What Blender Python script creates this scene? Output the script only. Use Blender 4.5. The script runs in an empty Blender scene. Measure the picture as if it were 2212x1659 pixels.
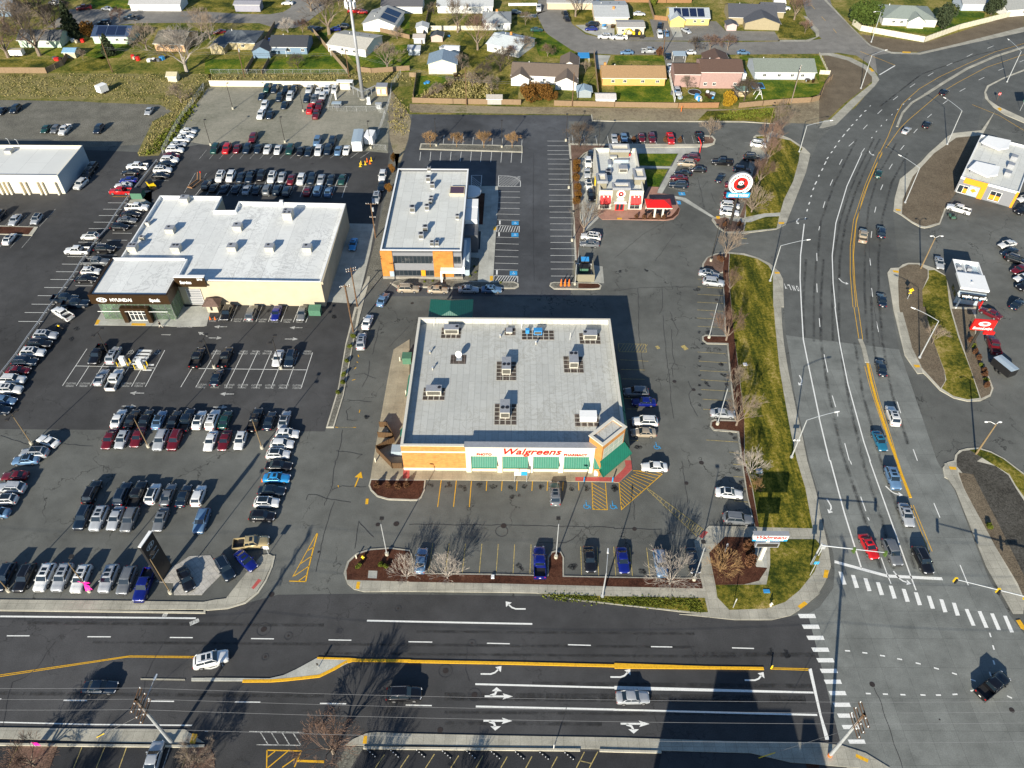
import bpy,math,random
from mathutils import Vector,Matrix
from math import sin,cos,pi,radians,atan2,hypot,sqrt
random.seed(7)
SC=bpy.context.scene
COL=SC.collection
F_,H_,CX_,CY_=1640.,110.,1106.,829.5
PIT,ROL=radians(45),radians(.4)
_s,_c,_cr,_sr=sin(PIT),cos(PIT),cos(ROL),sin(ROL)
_R,_D,_FW=Vector((1,0,0)),Vector((0,-_s,-_c)),Vector((0,_c,-_s))
_r=_R*_cr-_D*_sr
_d=_R*_sr+_D*_cr
def G(x,y,z=0.0):
 q=_FW+_r*((x-CX_)/F_)+_d*((y-CY_)/F_)
 t=(z-H_)/q.z
 return Vector((q.x*t,q.y*t,z))
def hgt(b,t):
 g=G(*b);q=_FW+_r*((t[0]-CX_)/F_)+_d*((t[1]-CY_)/F_)
 return H_+q.z*g.y/q.y
EX={'q':(1194.5,265.4,.14),'h':(176.96,530.9,.14),'w':(1990.8,530.9,.17472),'o':(796.3,336.2,.20917),'k':(1238.7,867.1,.13945),'t':(690.1,141.6,.15336),'b':(2035.,230.,.27874),'d':(778.6,849.4,.22308)}
def TT(cr,x,y):
 if cr in EX:a=EX[cr];return(a[0]+a[2]*x,a[1]+a[2]*y)
 return(442.4*int(cr[0])+.2*x,331.8*int(cr[1])+.2*y)
def PX(s):
 out=[];cr=None
 for tok in s.split():
  if tok.endswith(':'):
   cr=tok[:-1];continue
  a,b=tok.split(',')
  out.append((float(a),float(b))if cr in(None,'F')else TT(cr,float(a),float(b)))
 return out
def P(s,z=0.0):
 return[G(x,y,z)for x,y in PX(s)]
def V(s,Y):
 out=[]
 for x,y in PX(s):
  q=_FW+_r*((x-CX_)/F_)+_d*((y-CY_)/F_);t=Y/q.y;out.append(Vector((q.x*t,Y,H_+q.z*t)))
 return out
def P1(s,z=0.0):return P(s,z)[0]
def tag(o,label=None,cat=None,group=None,kind=None):
 if label:o['label']=label
 if cat:o['category']=cat
 if group:o['group']=group
 if kind:o['kind']=kind
 return o
def thing(name,label,cat,loc=(0,0,0),rz=0,group=None,sc=1):
 o=bpy.data.objects.new(name,None);COL.objects.link(o)
 o.location=loc;o.rotation_euler=(0,0,rz);o.empty_display_size=.3
 if sc!=1:o.scale=(sc,sc,sc)
 return tag(o,label,cat,group)
def put(name,me,parent=None,loc=(0,0,0),rz=0,color=None,sc=None):
 o=bpy.data.objects.new(name,me);COL.objects.link(o)
 o.location=loc
 if rz:o.rotation_euler=(0,0,rz)
 if parent:o.parent=parent
 if color:o.color=color
 if sc:o.scale=sc if hasattr(sc,'__len__')else(sc,sc,sc)
 return o
class MB:
 def __init__(s):s.v=[];s.f=[];s.m=[]
 def add(s,vs,fs,m=0):
  n=len(s.v);s.v+=[tuple(p)for p in vs]
  for f in fs:s.f.append([n+i for i in f]);s.m.append(m)
  return s
 def box(s,x0,y0,z0,x1,y1,z1,m=0,rz=0,c=None):
  vs=[(x,y,z)for z in(z0,z1)for x,y in((x0,y0),(x1,y0),(x1,y1),(x0,y1))]
  if rz:
   cx,cy=c or((x0+x1)/2,(y0+y1)/2);ca,sa=cos(rz),sin(rz)
   vs=[(cx+(x-cx)*ca-(y-cy)*sa,cy+(x-cx)*sa+(y-cy)*ca,z)for x,y,z in vs]
  return s.add(vs,[(0,3,2,1),(4,5,6,7),(0,1,5,4),(1,2,6,5),(2,3,7,6),(3,0,4,7)],m)
 def cbox(s,c,d,m=0,rz=0):
  return s.box(c[0]-d[0]/2,c[1]-d[1]/2,c[2]-d[2]/2,c[0]+d[0]/2,c[1]+d[1]/2,c[2]+d[2]/2,m,rz)
 def prism(s,pts,z0,z1,m=0,mtop=None,bottom=False):
  a=sum(pts[i][0]*pts[(i+1)%len(pts)][1]-pts[(i+1)%len(pts)][0]*pts[i][1]for i in range(len(pts)))
  if a<0:pts=pts[::-1]
  n=len(pts);vs=[(p[0],p[1],z0)for p in pts]+[(p[0],p[1],z1)for p in pts]
  s.add(vs,[(i,(i+1)%n,n+(i+1)%n,n+i)for i in range(n)],m)
  s.add([(p[0],p[1],z1)for p in pts],[list(range(n))],m if mtop is None else mtop)
  if bottom:s.add([(p[0],p[1],z0)for p in pts],[list(range(n))[::-1]],m)
  return s
 def tube(s,a,b,r0,r1=None,n=6,m=0,caps=True):
  a,b=Vector(a),Vector(b);r1=r0 if r1 is None else r1
  d=(b-a)
  if d.length<1e-6:return s
  d.normalize();u=d.orthogonal().normalized();w=d.cross(u)
  vs=[a+(u*cos(2*pi*i/n)+w*sin(2*pi*i/n))*r0 for i in range(n)]+[b+(u*cos(2*pi*i/n)+w*sin(2*pi*i/n))*r1 for i in range(n)]
  fs=[(i,(i+1)%n,n+(i+1)%n,n+i)for i in range(n)]
  if caps:fs+=[list(range(n))[::-1],list(range(n,2*n))]
  return s.add(vs,fs,m)
 def path(s,pts,r,n=6,m=0):
  for a,b in zip(pts,pts[1:]):s.tube(a,b,r,r,n,m)
  return s
 def disc(s,c,r,n=16,m=0,ry=None,axis='z'):
  ry=ry or r
  if axis=='z':vs=[(c[0]+r*cos(2*pi*i/n),c[1]+ry*sin(2*pi*i/n),c[2])for i in range(n)]
  else:vs=[(c[0]+r*cos(2*pi*i/n),c[1],c[2]+ry*sin(2*pi*i/n))for i in range(n)]
  return s.add(vs,[list(range(n))],m)
 def ball(s,c,r,seg=10,rings=6,m=0,sc=(1,1,1),jit=0):
  vs=[];fs=[]
  for j in range(rings+1):
   th=pi*j/rings
   for i in range(seg):
    k=r*(1+random.uniform(-jit,jit));ph=2*pi*i/seg
    vs.append((c[0]+k*sin(th)*cos(ph)*sc[0],c[1]+k*sin(th)*sin(ph)*sc[1],c[2]+k*cos(th)*sc[2]))
  for j in range(rings):
   for i in range(seg):
    fs.append((j*seg+i,(j+1)*seg+i,(j+1)*seg+(i+1)%seg,j*seg+(i+1)%seg))
  return s.add(vs,fs,m)
 def strip(s,pts,w,z,m=0,closed=False):
  pts=[Vector((p[0],p[1]))for p in pts]
  n=len(pts);L=[]
  for i in range(n):
   a=pts[i-1]if(i or closed)else None;b=pts[(i+1)%n]if(i<n-1 or closed)else None
   d1=(pts[i]-a).normalized()if a is not None else None
   d2=(b-pts[i]).normalized()if b is not None else None
   d=(d1+d2).normalized()if d1 is not None and d2 is not None and(d1+d2).length>.1 else(d1 or d2)
   k=1/max(.5,d.dot(d1))if d1 is not None else 1
   nrm=Vector((-d.y,d.x))*w/2*k
   L+=[(pts[i].x+nrm.x,pts[i].y+nrm.y,z),(pts[i].x-nrm.x,pts[i].y-nrm.y,z)]
  fs=[(2*i,2*i+1,2*i+3,2*i+2)for i in range(n-1)]
  if closed:fs.append((2*n-2,2*n-1,1,0))
  return s.add(L,fs,m)
 def mesh(s,name,mats,smooth=False,org=None):
  me=bpy.data.meshes.new(name)
  vs=s.v if org is None else[(a-org[0],b-org[1],c-org[2])for a,b,c in s.v]
  me.from_pydata(vs,[],s.f)
  mats=mats if isinstance(mats,(list,tuple))else[mats]
  for m in mats:me.materials.append(m)
  if len(mats)>1:me.polygons.foreach_set('material_index',s.m)
  if smooth:me.polygons.foreach_set('use_smooth',[True]*len(me.polygons))
  me.update();return me
 def build(s,name,mats,parent=None,smooth=False):
  org=None
  if parent is not None and parent.rotation_euler.z==0 and getattr(s,'world',False):org=parent.location
  return put(name,s.mesh(name,mats,smooth,org),parent)
def WMB():
 m=MB();m.world=True;return m
class NT:
 def __init__(s,name):
  s.mat=bpy.data.materials.new(name);s.mat.use_nodes=True
  s.t=s.mat.node_tree;s.t.nodes.clear()
  s.out=s.n('ShaderNodeOutputMaterial');s.b=s.n('ShaderNodeBsdfPrincipled')
  s.l(s.b.outputs[0],s.out.inputs[0]);s.tc=None
 def n(s,t,**k):
  x=s.t.nodes.new(t)
  for a,b in k.items():setattr(x,a,b)
  return x
 def l(s,a,b):s.t.links.new(a,b)
 def co(s):
  if not s.tc:s.tc=s.n('ShaderNodeTexCoord')
  return s.tc.outputs['Object']
 def mapped(s,sc=(1,1,1),rot=0):
  m=s.n('ShaderNodeMapping');s.l(s.co(),m.inputs[0]);m.inputs['Scale'].default_value=sc;m.inputs['Rotation'].default_value=(0,0,rot)
  return m.outputs[0]
 def noise(s,scale,detail=3,rough=.55,vec=None,dist=0):
  x=s.n('ShaderNodeTexNoise');x.inputs['Scale'].default_value=scale;x.inputs['Detail'].default_value=detail
  x.inputs['Roughness'].default_value=rough;x.inputs['Distortion'].default_value=dist
  s.l(vec or s.co(),x.inputs['Vector']);return x.outputs[0]
 def ramp(s,f,stops):
  x=s.n('ShaderNodeValToRGB');e=x.color_ramp.elements
  while len(e)<len(stops):e.new(.5)
  for q,(p,c)in zip(e,stops):
   q.position=p;q.color=(c,c,c,1)if not hasattr(c,'__len__')else(*c[:3],1)
  s.l(f,x.inputs[0]);return x.outputs[0]
 def mix(s,f,a,b,mode='MIX'):
  x=s.n('ShaderNodeMix',data_type='RGBA',blend_type=mode)
  for v,i in((f,0),(a,6),(b,7)):
   if isinstance(v,(int,float)):x.inputs[i].default_value=v
   elif hasattr(v,'__len__'):x.inputs[i].default_value=(*v[:3],1)
   else:s.l(v,x.inputs[i])
  return x.outputs[2]
 def math(s,op,a,b=0.):
  x=s.n('ShaderNodeMath',operation=op)
  for v,i in((a,0),(b,1)):
   if isinstance(v,(int,float)):x.inputs[i].default_value=v
   else:s.l(v,x.inputs[i])
  return x.outputs[0]
 def fin(s,col,rough=.85,metal=0,bump=None,bs=.3,bd=.05,spec=.5,coat=0):
  if hasattr(col,'__len__'):s.b.inputs['Base Color'].default_value=(*col[:3],1)
  else:s.l(col,s.b.inputs['Base Color'])
  if isinstance(rough,(int,float)):s.b.inputs['Roughness'].default_value=rough
  else:s.l(rough,s.b.inputs['Roughness'])
  s.b.inputs['Metallic'].default_value=metal;s.b.inputs['Specular IOR Level'].default_value=spec
  s.b.inputs['Coat Weight'].default_value=coat
  if bump is not None:
   x=s.n('ShaderNodeBump');x.inputs['Strength'].default_value=bs;x.inputs['Distance'].default_value=bd
   s.l(bump,x.inputs['Height']);s.l(x.outputs[0],s.b.inputs['Normal'])
  return s.mat
def plain(name,c,rough=.7,metal=0,var=.12,sc=2.5,spec=.4,coat=0):
 t=NT(name);n=t.noise(sc,3)
 a=tuple(x*(1-var)for x in c);b=tuple(min(1,x*(1+var))for x in c)
 return t.fin(t.ramp(n,[(.3,a),(.7,b)]),rough,metal,spec=spec,coat=coat)
def asphalt(name,c,warm=0,crack=.6,width=.05,wear=.25):
 t=NT(name)
 big=t.noise(.035,4,.6);mid=t.noise(.35,3,.6);fine=t.noise(9,2,.7)
 lo=tuple(x*(1-wear)for x in c);hi=tuple(x*(1+wear*1.1)for x in c)
 col=t.ramp(big,[(.32,lo),(.68,hi)])
 col=t.mix(.75,col,t.ramp(mid,[(.3,.8),(.7,1.15)]),'MULTIPLY')
 col=t.mix(.8,col,t.ramp(fine,[(.3,.55),(.72,1.45)]),'MULTIPLY')
 st=t.noise(.9,2,.5);col=t.mix(t.ramp(st,[(.70,0),(.78,.55)]),col,tuple(x*.45 for x in c))
 if crack:
  dn=t.n('ShaderNodeTexNoise');dn.inputs['Scale'].default_value=.5;dn.inputs['Detail'].default_value=4;t.l(t.co(),dn.inputs['Vector'])
  vm=t.n('ShaderNodeVectorMath',operation='SCALE');t.l(dn.outputs['Color'],vm.inputs[0]);vm.inputs['Scale'].default_value=4.5
  va=t.n('ShaderNodeVectorMath',operation='ADD');t.l(vm.outputs[0],va.inputs[0]);t.l(t.co(),va.inputs[1])
  vo=t.n('ShaderNodeTexVoronoi',feature='DISTANCE_TO_EDGE');vo.inputs['Scale'].default_value=.09;t.l(va.outputs[0],vo.inputs['Vector'])
  k=t.ramp(vo.outputs['Distance'],[(0,1),(.0025,1),(.0062,0)])
  msk=t.ramp(t.noise(.06,2),[(.47,0),(.55,crack)])
  col=t.mix(t.math('MULTIPLY',k,msk),col,tuple(x*.22 for x in c))
 return t.fin(col,.88,bump=fine,bs=.25,bd=.02,spec=.3)
def concrete(name,c,jx=1.5,jy=1.5,rot=0,dirt=.3,line=.5):
 t=NT(name)
 a=t.noise(.25,5,.65);f=t.noise(6,2,.6)
 col=t.ramp(a,[(.3,tuple(x*(1-dirt)for x in c)),(.7,tuple(x*(1+dirt*.5)for x in c))])
 col=t.mix(.6,col,t.ramp(f,[(.3,.75),(.7,1.2)]),'MULTIPLY')
 if jx:
  br=t.n('ShaderNodeTexBrick');br.offset=0;br.inputs['Scale'].default_value=1
  br.inputs['Brick Width'].default_value=jx;br.inputs['Row Height'].default_value=jy;br.inputs['Mortar Size'].default_value=.022
  br.inputs['Mortar Smooth'].default_value=.2;br.inputs['Color1'].default_value=(1,1,1,1);br.inputs['Color2'].default_value=(.86,.86,.86,1)
  br.inputs['Mortar'].default_value=(line,)*3+(1,);t.l(t.mapped(rot=rot),br.inputs['Vector'])
  col=t.mix(1,col,br.outputs[0],'MULTIPLY')
 return t.fin(col,.85,bump=f,bs=.15,bd=.02,spec=.3)
def ground(name,cols,s1=.12,s2=1.6,fine=7,bs=.6,streak=None,grain=.5):
 t=NT(name);v=t.mapped(streak)if streak else None
 a=t.noise(s1,5,.65,v);b=t.noise(s2,3,.65);f=t.noise(fine,2,.7)
 m=t.math('ADD',t.math('MULTIPLY',a,.65),t.math('MULTIPLY',b,.35))
 n=len(cols);col=t.ramp(m,[(.36+.28*i/(n-1),c)for i,c in enumerate(cols)])
 col=t.mix(.9,col,t.ramp(f,[(.3,1-grain),(.7,1+grain)]),'MULTIPLY')
 return t.fin(col,.95,bump=f,bs=bs,bd=.08,spec=.15)
def brick(name,c,mortar,w=.4,h=.12,band=None):
 t=NT(name)
 sx=t.n('ShaderNodeSeparateXYZ');t.l(t.co(),sx.inputs[0]);cb=t.n('ShaderNodeCombineXYZ')
 t.l(t.math('ADD',sx.outputs[0],sx.outputs[1]),cb.inputs[0]);t.l(sx.outputs[2],cb.inputs[1])
 br=t.n('ShaderNodeTexBrick');t.l(cb.outputs[0],br.inputs['Vector']);br.inputs['Scale'].default_value=1
 br.inputs['Brick Width'].default_value=w;br.inputs['Row Height'].default_value=h;br.inputs['Mortar Size'].default_value=.012
 br.inputs['Color1'].default_value=(*c,1);br.inputs['Color2'].default_value=(*(x*.78 for x in c),1);br.inputs['Mortar'].default_value=(*mortar,1)
 col=t.mix(.6,br.outputs[0],t.ramp(t.noise(1.2,3),[(.3,.8),(.7,1.15)]),'MULTIPLY')
 return t.fin(col,.85,spec=.25)
def ribbed(name,c,step=.4,axis=0,rough=.5,depth=.35,metal=0):
 t=NT(name);sx=t.n('ShaderNodeSeparateXYZ');t.l(t.co(),sx.inputs[0])
 k=t.math('ABSOLUTE',t.math('SUBTRACT',t.math('FRACT',t.math('DIVIDE',sx.outputs[axis],step)),.5))
 col=t.mix(t.ramp(k,[(.38,0),(.47,depth)]),c,tuple(x*.3 for x in c))
 col=t.mix(.5,col,t.ramp(t.noise(1.5,3),[(.3,.8),(.7,1.15)]),'MULTIPLY')
 return t.fin(col,rough,metal,bump=k,bs=.5,bd=.05)
def membrane(name,c,stain,seam=True,sx=1.6,sy=8,stainy=.4):
 t=NT(name)
 col=t.ramp(t.noise(.09,4,.6),[(.3,tuple(x*.9 for x in c)),(.7,c)])
 if seam:
  br=t.n('ShaderNodeTexBrick');br.inputs['Scale'].default_value=1;br.offset=.37
  br.inputs['Brick Width'].default_value=sy;br.inputs['Row Height'].default_value=sx;br.inputs['Mortar Size'].default_value=.03
  br.inputs['Color1'].default_value=(1,1,1,1);br.inputs['Color2'].default_value=(.9,.9,.9,1);br.inputs['Mortar'].default_value=(.6,.6,.6,1)
  t.l(t.mapped(rot=pi/2),br.inputs['Vector']);col=t.mix(1,col,br.outputs[0],'MULTIPLY')
 dn=t.noise(.28,5,.7,dist=1.6)
 k=t.ramp(dn,[(.44,0),(.48,stainy),(.52,0)])
 col=t.mix(t.math('MULTIPLY',k,t.ramp(t.noise(.1,2),[(.4,.25),(.65,1)])),col,stain)
 sp=t.ramp(t.noise(1.3,4,.7),[(.62,0),(.75,.35)])
 col=t.mix(sp,col,stain)
 return t.fin(col,.7,bump=t.noise(3,2),bs=.1,bd=.02,spec=.3)
def paintcol(name,rough=.3,coat=.6,metal=.15):
 t=NT(name);oi=t.n('ShaderNodeObjectInfo');return t.fin(t.mix(.5,oi.outputs['Color'],t.ramp(t.noise(1.2,3),[(.3,.82),(.7,1.1)]),'MULTIPLY'),rough,metal,coat=coat)
m={}
m['asph']=asphalt('old_grey_asphalt',(.115,.118,.108),crack=1,wear=.3)
m['asph_new']=asphalt('dark_asphalt',(.058,.058,.058),crack=.5,wear=.35)
m['asph_off']=asphalt('office_asphalt',(.068,.072,.078),crack=.5,wear=.4)
m['asph_road']=asphalt('road_asphalt',(.058,.058,.059),crack=.55,wear=.3)
m['asph_ave']=asphalt('avenue_asphalt',(.10,.104,.098),crack=.15,wear=.25)
m['asph_res']=asphalt('side_street_asphalt',(.21,.2,.18),crack=.3,wear=.18)
m['asph_blk']=asphalt('sealed_asphalt',(.03,.031,.034),crack=.2,wear=.2)
m['conc_road']=concrete('road_concrete',(.205,.215,.2),3.7,4.6,dirt=.3,line=.55,rot=radians(0))
m['conc']=concrete('pavement_concrete',(.42,.40,.33),1.5,1.5)
m['conc_lt']=concrete('light_concrete',(.47,.47,.42),3,3,line=.7)
m['conc_tan']=concrete('worn_tan_concrete',(.40,.35,.25),1.8,1.8,line=.7)
m['kerb']=concrete('kerb_concrete',(.5,.47,.38),0)
m['paver']=concrete('paver_stone',(.48,.46,.42),.9,.9,rot=radians(45),line=.45)
m['pinkconc']=concrete('pink_concrete',(.42,.235,.175),1.6,1.6,line=.75)
m['redpaint']=plain('red_tactile',(.42,.08,.07),.8)
m['grass_dry']=ground('dry_lawn',[(.016,.03,.004),(.06,.072,.008),(.19,.165,.022),(.37,.28,.10)],.16,1.6,bs=1,grain=.75)
m['grass_stripe']=ground('mown_lawn',[(.018,.032,.003),(.07,.078,.007),(.21,.175,.02),(.40,.30,.10)],.3,1.8,streak=(1.3,.22,1),bs=1,grain=.75)
m['grass']=ground('green_lawn',[(.015,.045,.003),(.05,.10,.006),(.13,.16,.01),(.28,.24,.04)],.16,1.5)
m['yard']=ground('yard_grass',[(.03,.05,.008),(.11,.125,.018),(.24,.2,.05),(.36,.28,.12)],.1,1.1,grain=.65)
m['scrub']=ground('scrub_ground',[(.06,.075,.015),(.16,.15,.04),(.26,.22,.09),(.13,.12,.04)],.2,1.5,bs=1)
m['dirt']=ground('bare_dirt',[(.15,.12,.08),(.23,.19,.125),(.31,.26,.17),(.15,.14,.06)],.08,1)
m['gravel']=ground('gravel',[(.16,.16,.12),(.25,.24,.19),(.32,.30,.24)],.06,.9,fine=5,grain=.35)
m['gravel_br']=ground('brown_gravel',[(.115,.09,.062),(.15,.12,.083),(.18,.145,.1)],.2,2,fine=5,grain=.5)
m['gravel_gr']=ground('grey_gravel',[(.11,.105,.09),(.15,.145,.12),(.2,.19,.16)],.2,2,fine=4,grain=.5)
m['mulch']=ground('bark_mulch',[(.04,.016,.01),(.075,.03,.018),(.10,.045,.027)],.3,2,fine=6,grain=.6)
m['mulch_lt']=ground('faded_bark_mulch',[(.10,.062,.045),(.15,.095,.07),(.2,.13,.1)],.3,2,fine=6,grain=.5)
m['white_line']=NT('white_road_paint');t=m['white_line']
m['white_line']=t.fin(t.ramp(t.noise(5,3,.7),[(.25,(.5,.5,.46)),(.5,(.8,.8,.76))]),.6)
t=NT('worn_white_paint');m['worn']=t.fin(t.ramp(t.noise(3,4,.7),[(.4,(.22,.22,.2)),(.62,(.6,.6,.57))]),.7)
t=NT('yellow_road_paint');m['yellow_line']=t.fin(t.ramp(t.noise(4,3,.7),[(.3,(.5,.27,.015)),(.55,(.78,.43,.015))]),.6)
t=NT('faded_yellow_paint');m['yfade']=t.fin(t.ramp(t.noise(3,4,.7),[(.35,(.2,.17,.09)),(.6,(.52,.40,.13))]),.7)
m['blue_paint']=plain('blue_parking_paint',(.04,.3,.6),.6,var=.25)
t=NT('tyre_wear');k=t.ramp(t.noise(.35,5,.7,dist=1),[(.4,.03),(.75,.5)]);t.l(k,t.b.inputs['Alpha']);m['wear']=t.fin((.03,.03,.03),.8)
t=NT('oil_stain');k=t.ramp(t.noise(2.2,5,.8),[(.38,0),(.6,.8)]);t.l(k,t.b.inputs['Alpha']);m['wear2']=t.fin((.018,.018,.018),.5)
m['gravel_dk']=ground('dark_gravel',[(.045,.042,.036),(.07,.066,.056),(.085,.08,.07)],.2,2,fine=4,grain=.5)
m['tar']=plain('tar_patch',(.035,.035,.037),.7,var=.3)
m['manhole']=plain('manhole_iron',(.05,.04,.035),.5,.3)
m['paint']=paintcol('car_paint',.28,.8,.2)
t=NT('car_glass');m['cglass']=t.fin((.012,.02,.028),.06,spec=.8)
m['tyre']=plain('tyre_rubber',(.02,.02,.02),.8)
m['rim']=plain('alloy_rim',(.45,.45,.46),.3,.7)
m['blackpl']=plain('black_plastic',(.02,.02,.022),.5)
m['hlamp']=plain('headlamp_lens',(.7,.72,.75),.15,var=.05)
m['tlamp']=plain('tail_lamp',(.4,.01,.01),.2,var=.05)
m['chrome']=plain('bright_trim',(.6,.6,.62),.2,.8)
m['col']=paintcol('painted_surface',.75,0,0)
m['roofcol']=None
t=NT('shingle_roof');oi=t.n('ShaderNodeObjectInfo');sx=t.n('ShaderNodeSeparateXYZ');t.l(t.co(),sx.inputs[0])
k=t.math('ABSOLUTE',t.math('SUBTRACT',t.math('FRACT',t.math('DIVIDE',sx.outputs[2],.16)),.5))
cc=t.mix(1,oi.outputs['Color'],t.ramp(t.noise(5,3,.7),[(.3,.65),(.7,1.25)]),'MULTIPLY');cc=t.mix(t.ramp(k,[(.38,0),(.48,.35)]),cc,(.02,.02,.02))
m['shingle']=t.fin(cc,.9)
t=NT('siding');oi=t.n('ShaderNodeObjectInfo');sx=t.n('ShaderNodeSeparateXYZ');t.l(t.co(),sx.inputs[0])
k=t.math('ABSOLUTE',t.math('SUBTRACT',t.math('FRACT',t.math('DIVIDE',sx.outputs[2],.25)),.5))
cc=t.mix(.7,oi.outputs['Color'],t.ramp(t.noise(1.5,3,.7),[(.3,.85),(.7,1.1)]),'MULTIPLY');cc=t.mix(t.ramp(k,[(.4,0),(.48,.22)]),cc,(.03,.03,.03))
m['siding']=t.fin(cc,.8)
m['steel']=plain('galvanised_steel',(.5,.52,.53),.45,.4)
m['dsteel']=plain('dark_bronze_metal',(.045,.04,.035),.5,.3)
m['tanpole']=plain('tan_painted_pole',(.21,.15,.08),.6)
m['wood_pole']=plain('creosoted_wood',(.13,.075,.04),.85,var=.3)
m['wire']=plain('wire',(.25,.25,.25),.5,.3)
m['white']=plain('white_paint',(.78,.77,.73),.6,var=.06)
m['cream']=plain('cream_stucco',(.72,.66,.52),.8,var=.06)
m['tanwall']=plain('tan_stucco',(.46,.40,.29),.8,var=.07,sc=.4)
m['hvac']=plain('hvac_casing',(.46,.44,.38),.6,var=.2)
m['hvac_gr']=plain('hvac_grey_casing',(.33,.34,.36),.5,.2,var=.1)
m['grille']=ribbed('louvre_grille',(.10,.095,.08),.12,2)
m['fan']=plain('fan_dark',(.02,.02,.025),.5)
m['orange']=plain('orange_plastic',(.85,.18,.02),.5,var=.05)
m['yellow']=plain('yellow_enamel',(.85,.58,.02),.4,var=.05)
m['red']=plain('red_enamel',(.62,.02,.015),.45,var=.06)
m['pink']=plain('pink_ribbon',(.85,.02,.35),.5,var=.1)
m['green']=plain('green_enamel',(.07,.17,.11),.5,var=.1)
m['gsignal']=plain('green_signal_back',(.08,.14,.03),.5,var=.1)
m['blue']=plain('blue_enamel',(.04,.25,.55),.45,var=.05)
m['black']=plain('black_paint',(.015,.015,.016),.45)
m['brownpanel']=plain('bronze_panel',(.05,.028,.012),.38,.35,var=.08)
t=NT('clear_green_glass');t.b.inputs['Transmission Weight'].default_value=.9;t.b.inputs['IOR'].default_value=1.05;m['gglass']=t.fin((.6,.78,.6),.03,spec=.6)
t=NT('window_glass');m['wglass']=t.fin((.02,.028,.035),.08,spec=.8)
m['solar']=plain('solar_cell',(.012,.02,.05),.15,spec=.8)
m['bark']=plain('pale_bark',(.21,.165,.125),.9,var=.25)
m['bark_w']=plain('white_twig_bark',(.34,.30,.26),.9,var=.2)
m['bark_r']=plain('reddish_twig_bark',(.15,.095,.07),.9,var=.25)
m['bark_o']=plain('golden_twig_bark',(.28,.17,.075),.9,var=.25)
m['bark_d']=plain('dark_bark',(.085,.065,.05),.9,var=.25)
def leafm(name,a,b):
 t=NT(name);return t.fin(t.ramp(t.noise(1.1,4,.7),[(.3,a),(.7,b)]),.85,spec=.2)
m['leaf']=leafm('evergreen_leaf',(.02,.04,.008),(.085,.12,.02))
m['leaf_d']=leafm('dark_conifer_leaf',(.018,.03,.015),(.06,.075,.035))
m['leaf_o']=leafm('rust_leaf',(.09,.04,.008),(.2,.10,.02))
m['leaf_y']=leafm('golden_leaf',(.2,.11,.01),(.42,.26,.02))
m['leaf_b']=leafm('brown_leaf',(.07,.03,.015),(.16,.08,.04))
m['leaf_s']=leafm('dry_scrub_leaf',(.13,.13,.035),(.36,.29,.13))
m['leaf_g']=leafm('grassy_leaf',(.06,.08,.01),(.15,.17,.02))
m['wood_f']=ribbed('weathered_wood_fence',(.25,.17,.10),.3,0,.9,.75)
m['wood_sl']=ribbed('dark_slatted_wood',(.10,.055,.022),.3,0,.9,.85)
m['wood_fo']=ribbed('orange_wood_fence',(.28,.15,.07),.16,0,.9,.5)
m['wood_fy']=ribbed('weathered_fence_side',(.26,.19,.12),.16,1,.9,.5)
m['whitef']=ribbed('white_vinyl_fence',(.60,.56,.44),1.8,0,.6,.25)
m['skin']=plain('skin',(.45,.28,.2),.6)
def sheet(name,mk,z,s,kind='structure'):
 pts=P(s)if isinstance(s,str)else s
 b=MB();b.add([(p[0],p[1],z)for p in pts],[list(range(len(pts)))])
 me=b.mesh(name,m[mk])
 if me.polygons[0].normal.z<0:me.flip_normals()
 return tag(put(name,me),kind=kind)
def slab(name,mk,s,z=.13):
 pts=P(s)if isinstance(s,str)else s
 b=MB();b.prism([(p[0],p[1])for p in pts],-.02,z)
 return tag(b.build(name,m[mk]),kind='structure')
b=MB();b.add([(-1500,-300,-.05),(1500,-300,-.05),(1500,2600,-.05),(-1500,2600,-.05)],[(0,1,2,3)])
tag(b.build('ground',m['yard']),kind='structure')
sheet('parking_lot','asph',0,'-420,1900 -420,225 200,222 430,200 842,190 884,247 1400,250 1790,262 1846,234 1900,170 1960,118 2212,60 2600,-10 3000,1900')
E1=.004
sheet('parking_lot','asph_new',E1,'-420,924 702,932 740,800 762,711 790,610 812,516 842,330 700,325 430,312 330,330 -420,296')
sheet('gravel_yard','gravel',E1*2,'432,215 450,188 842,190 838,331 760,322 560,318 440,312 375,300 395,262')
sheet('gravel_yard','gravel_gr',E1*2,'-420,214 -100,214 345,222 372,240 318,312 180,318 100,300 -420,300')
sheet('scrub','scrub',E1*3,'-420,156 456,160 455,178 440,205 432,215 395,262 352,322 343,336 300,338 297,330 330,262 372,240 345,226 220,222 100,214 -420,216')
sheet('grass_strip','grass_dry',E1*4,'445,190 430,216 392,262 350,320 342,320 384,258 420,206 436,188')
sheet('scrub','scrub',E1*3,'450,160 884,156 890,186 800,190 450,180')
sheet('parking_lot','asph_off',E1*2,'890,247 1400,250 1395,262 1228,262 1236,606 1232,640 815,640 870,600 846,590 860,370 882,305')
sheet('planting_strip','gravel_gr',E1*3,'11: 2010,0 2105,0 1985,700 1895,1060 1925,1340 1660,1640 1700,1500 1860,850 1960,420')
sheet('dirt','dirt',E1*3,'842,190 884,247 888,262 882,300 858,372 850,330 842,300 838,240')
sheet('verge','dirt',E1*3,'20: 0,1120 1000,1150 2212,1165 30: 0,1165 1350,1180 1900,1130 2050,1060 2212,1020 40: 0,1010 90,1040 130,1050 60,1290 0,1310 30: 2212,1340 1400,1310 0,1305 20: 1965,1300 1970,1240 0,1215')
sheet('verge','grass_dry',E1*4,'30: 1000,1200 1400,1185 1880,1150 1860,1240 1700,1330 1400,1305 900,1300')
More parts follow.
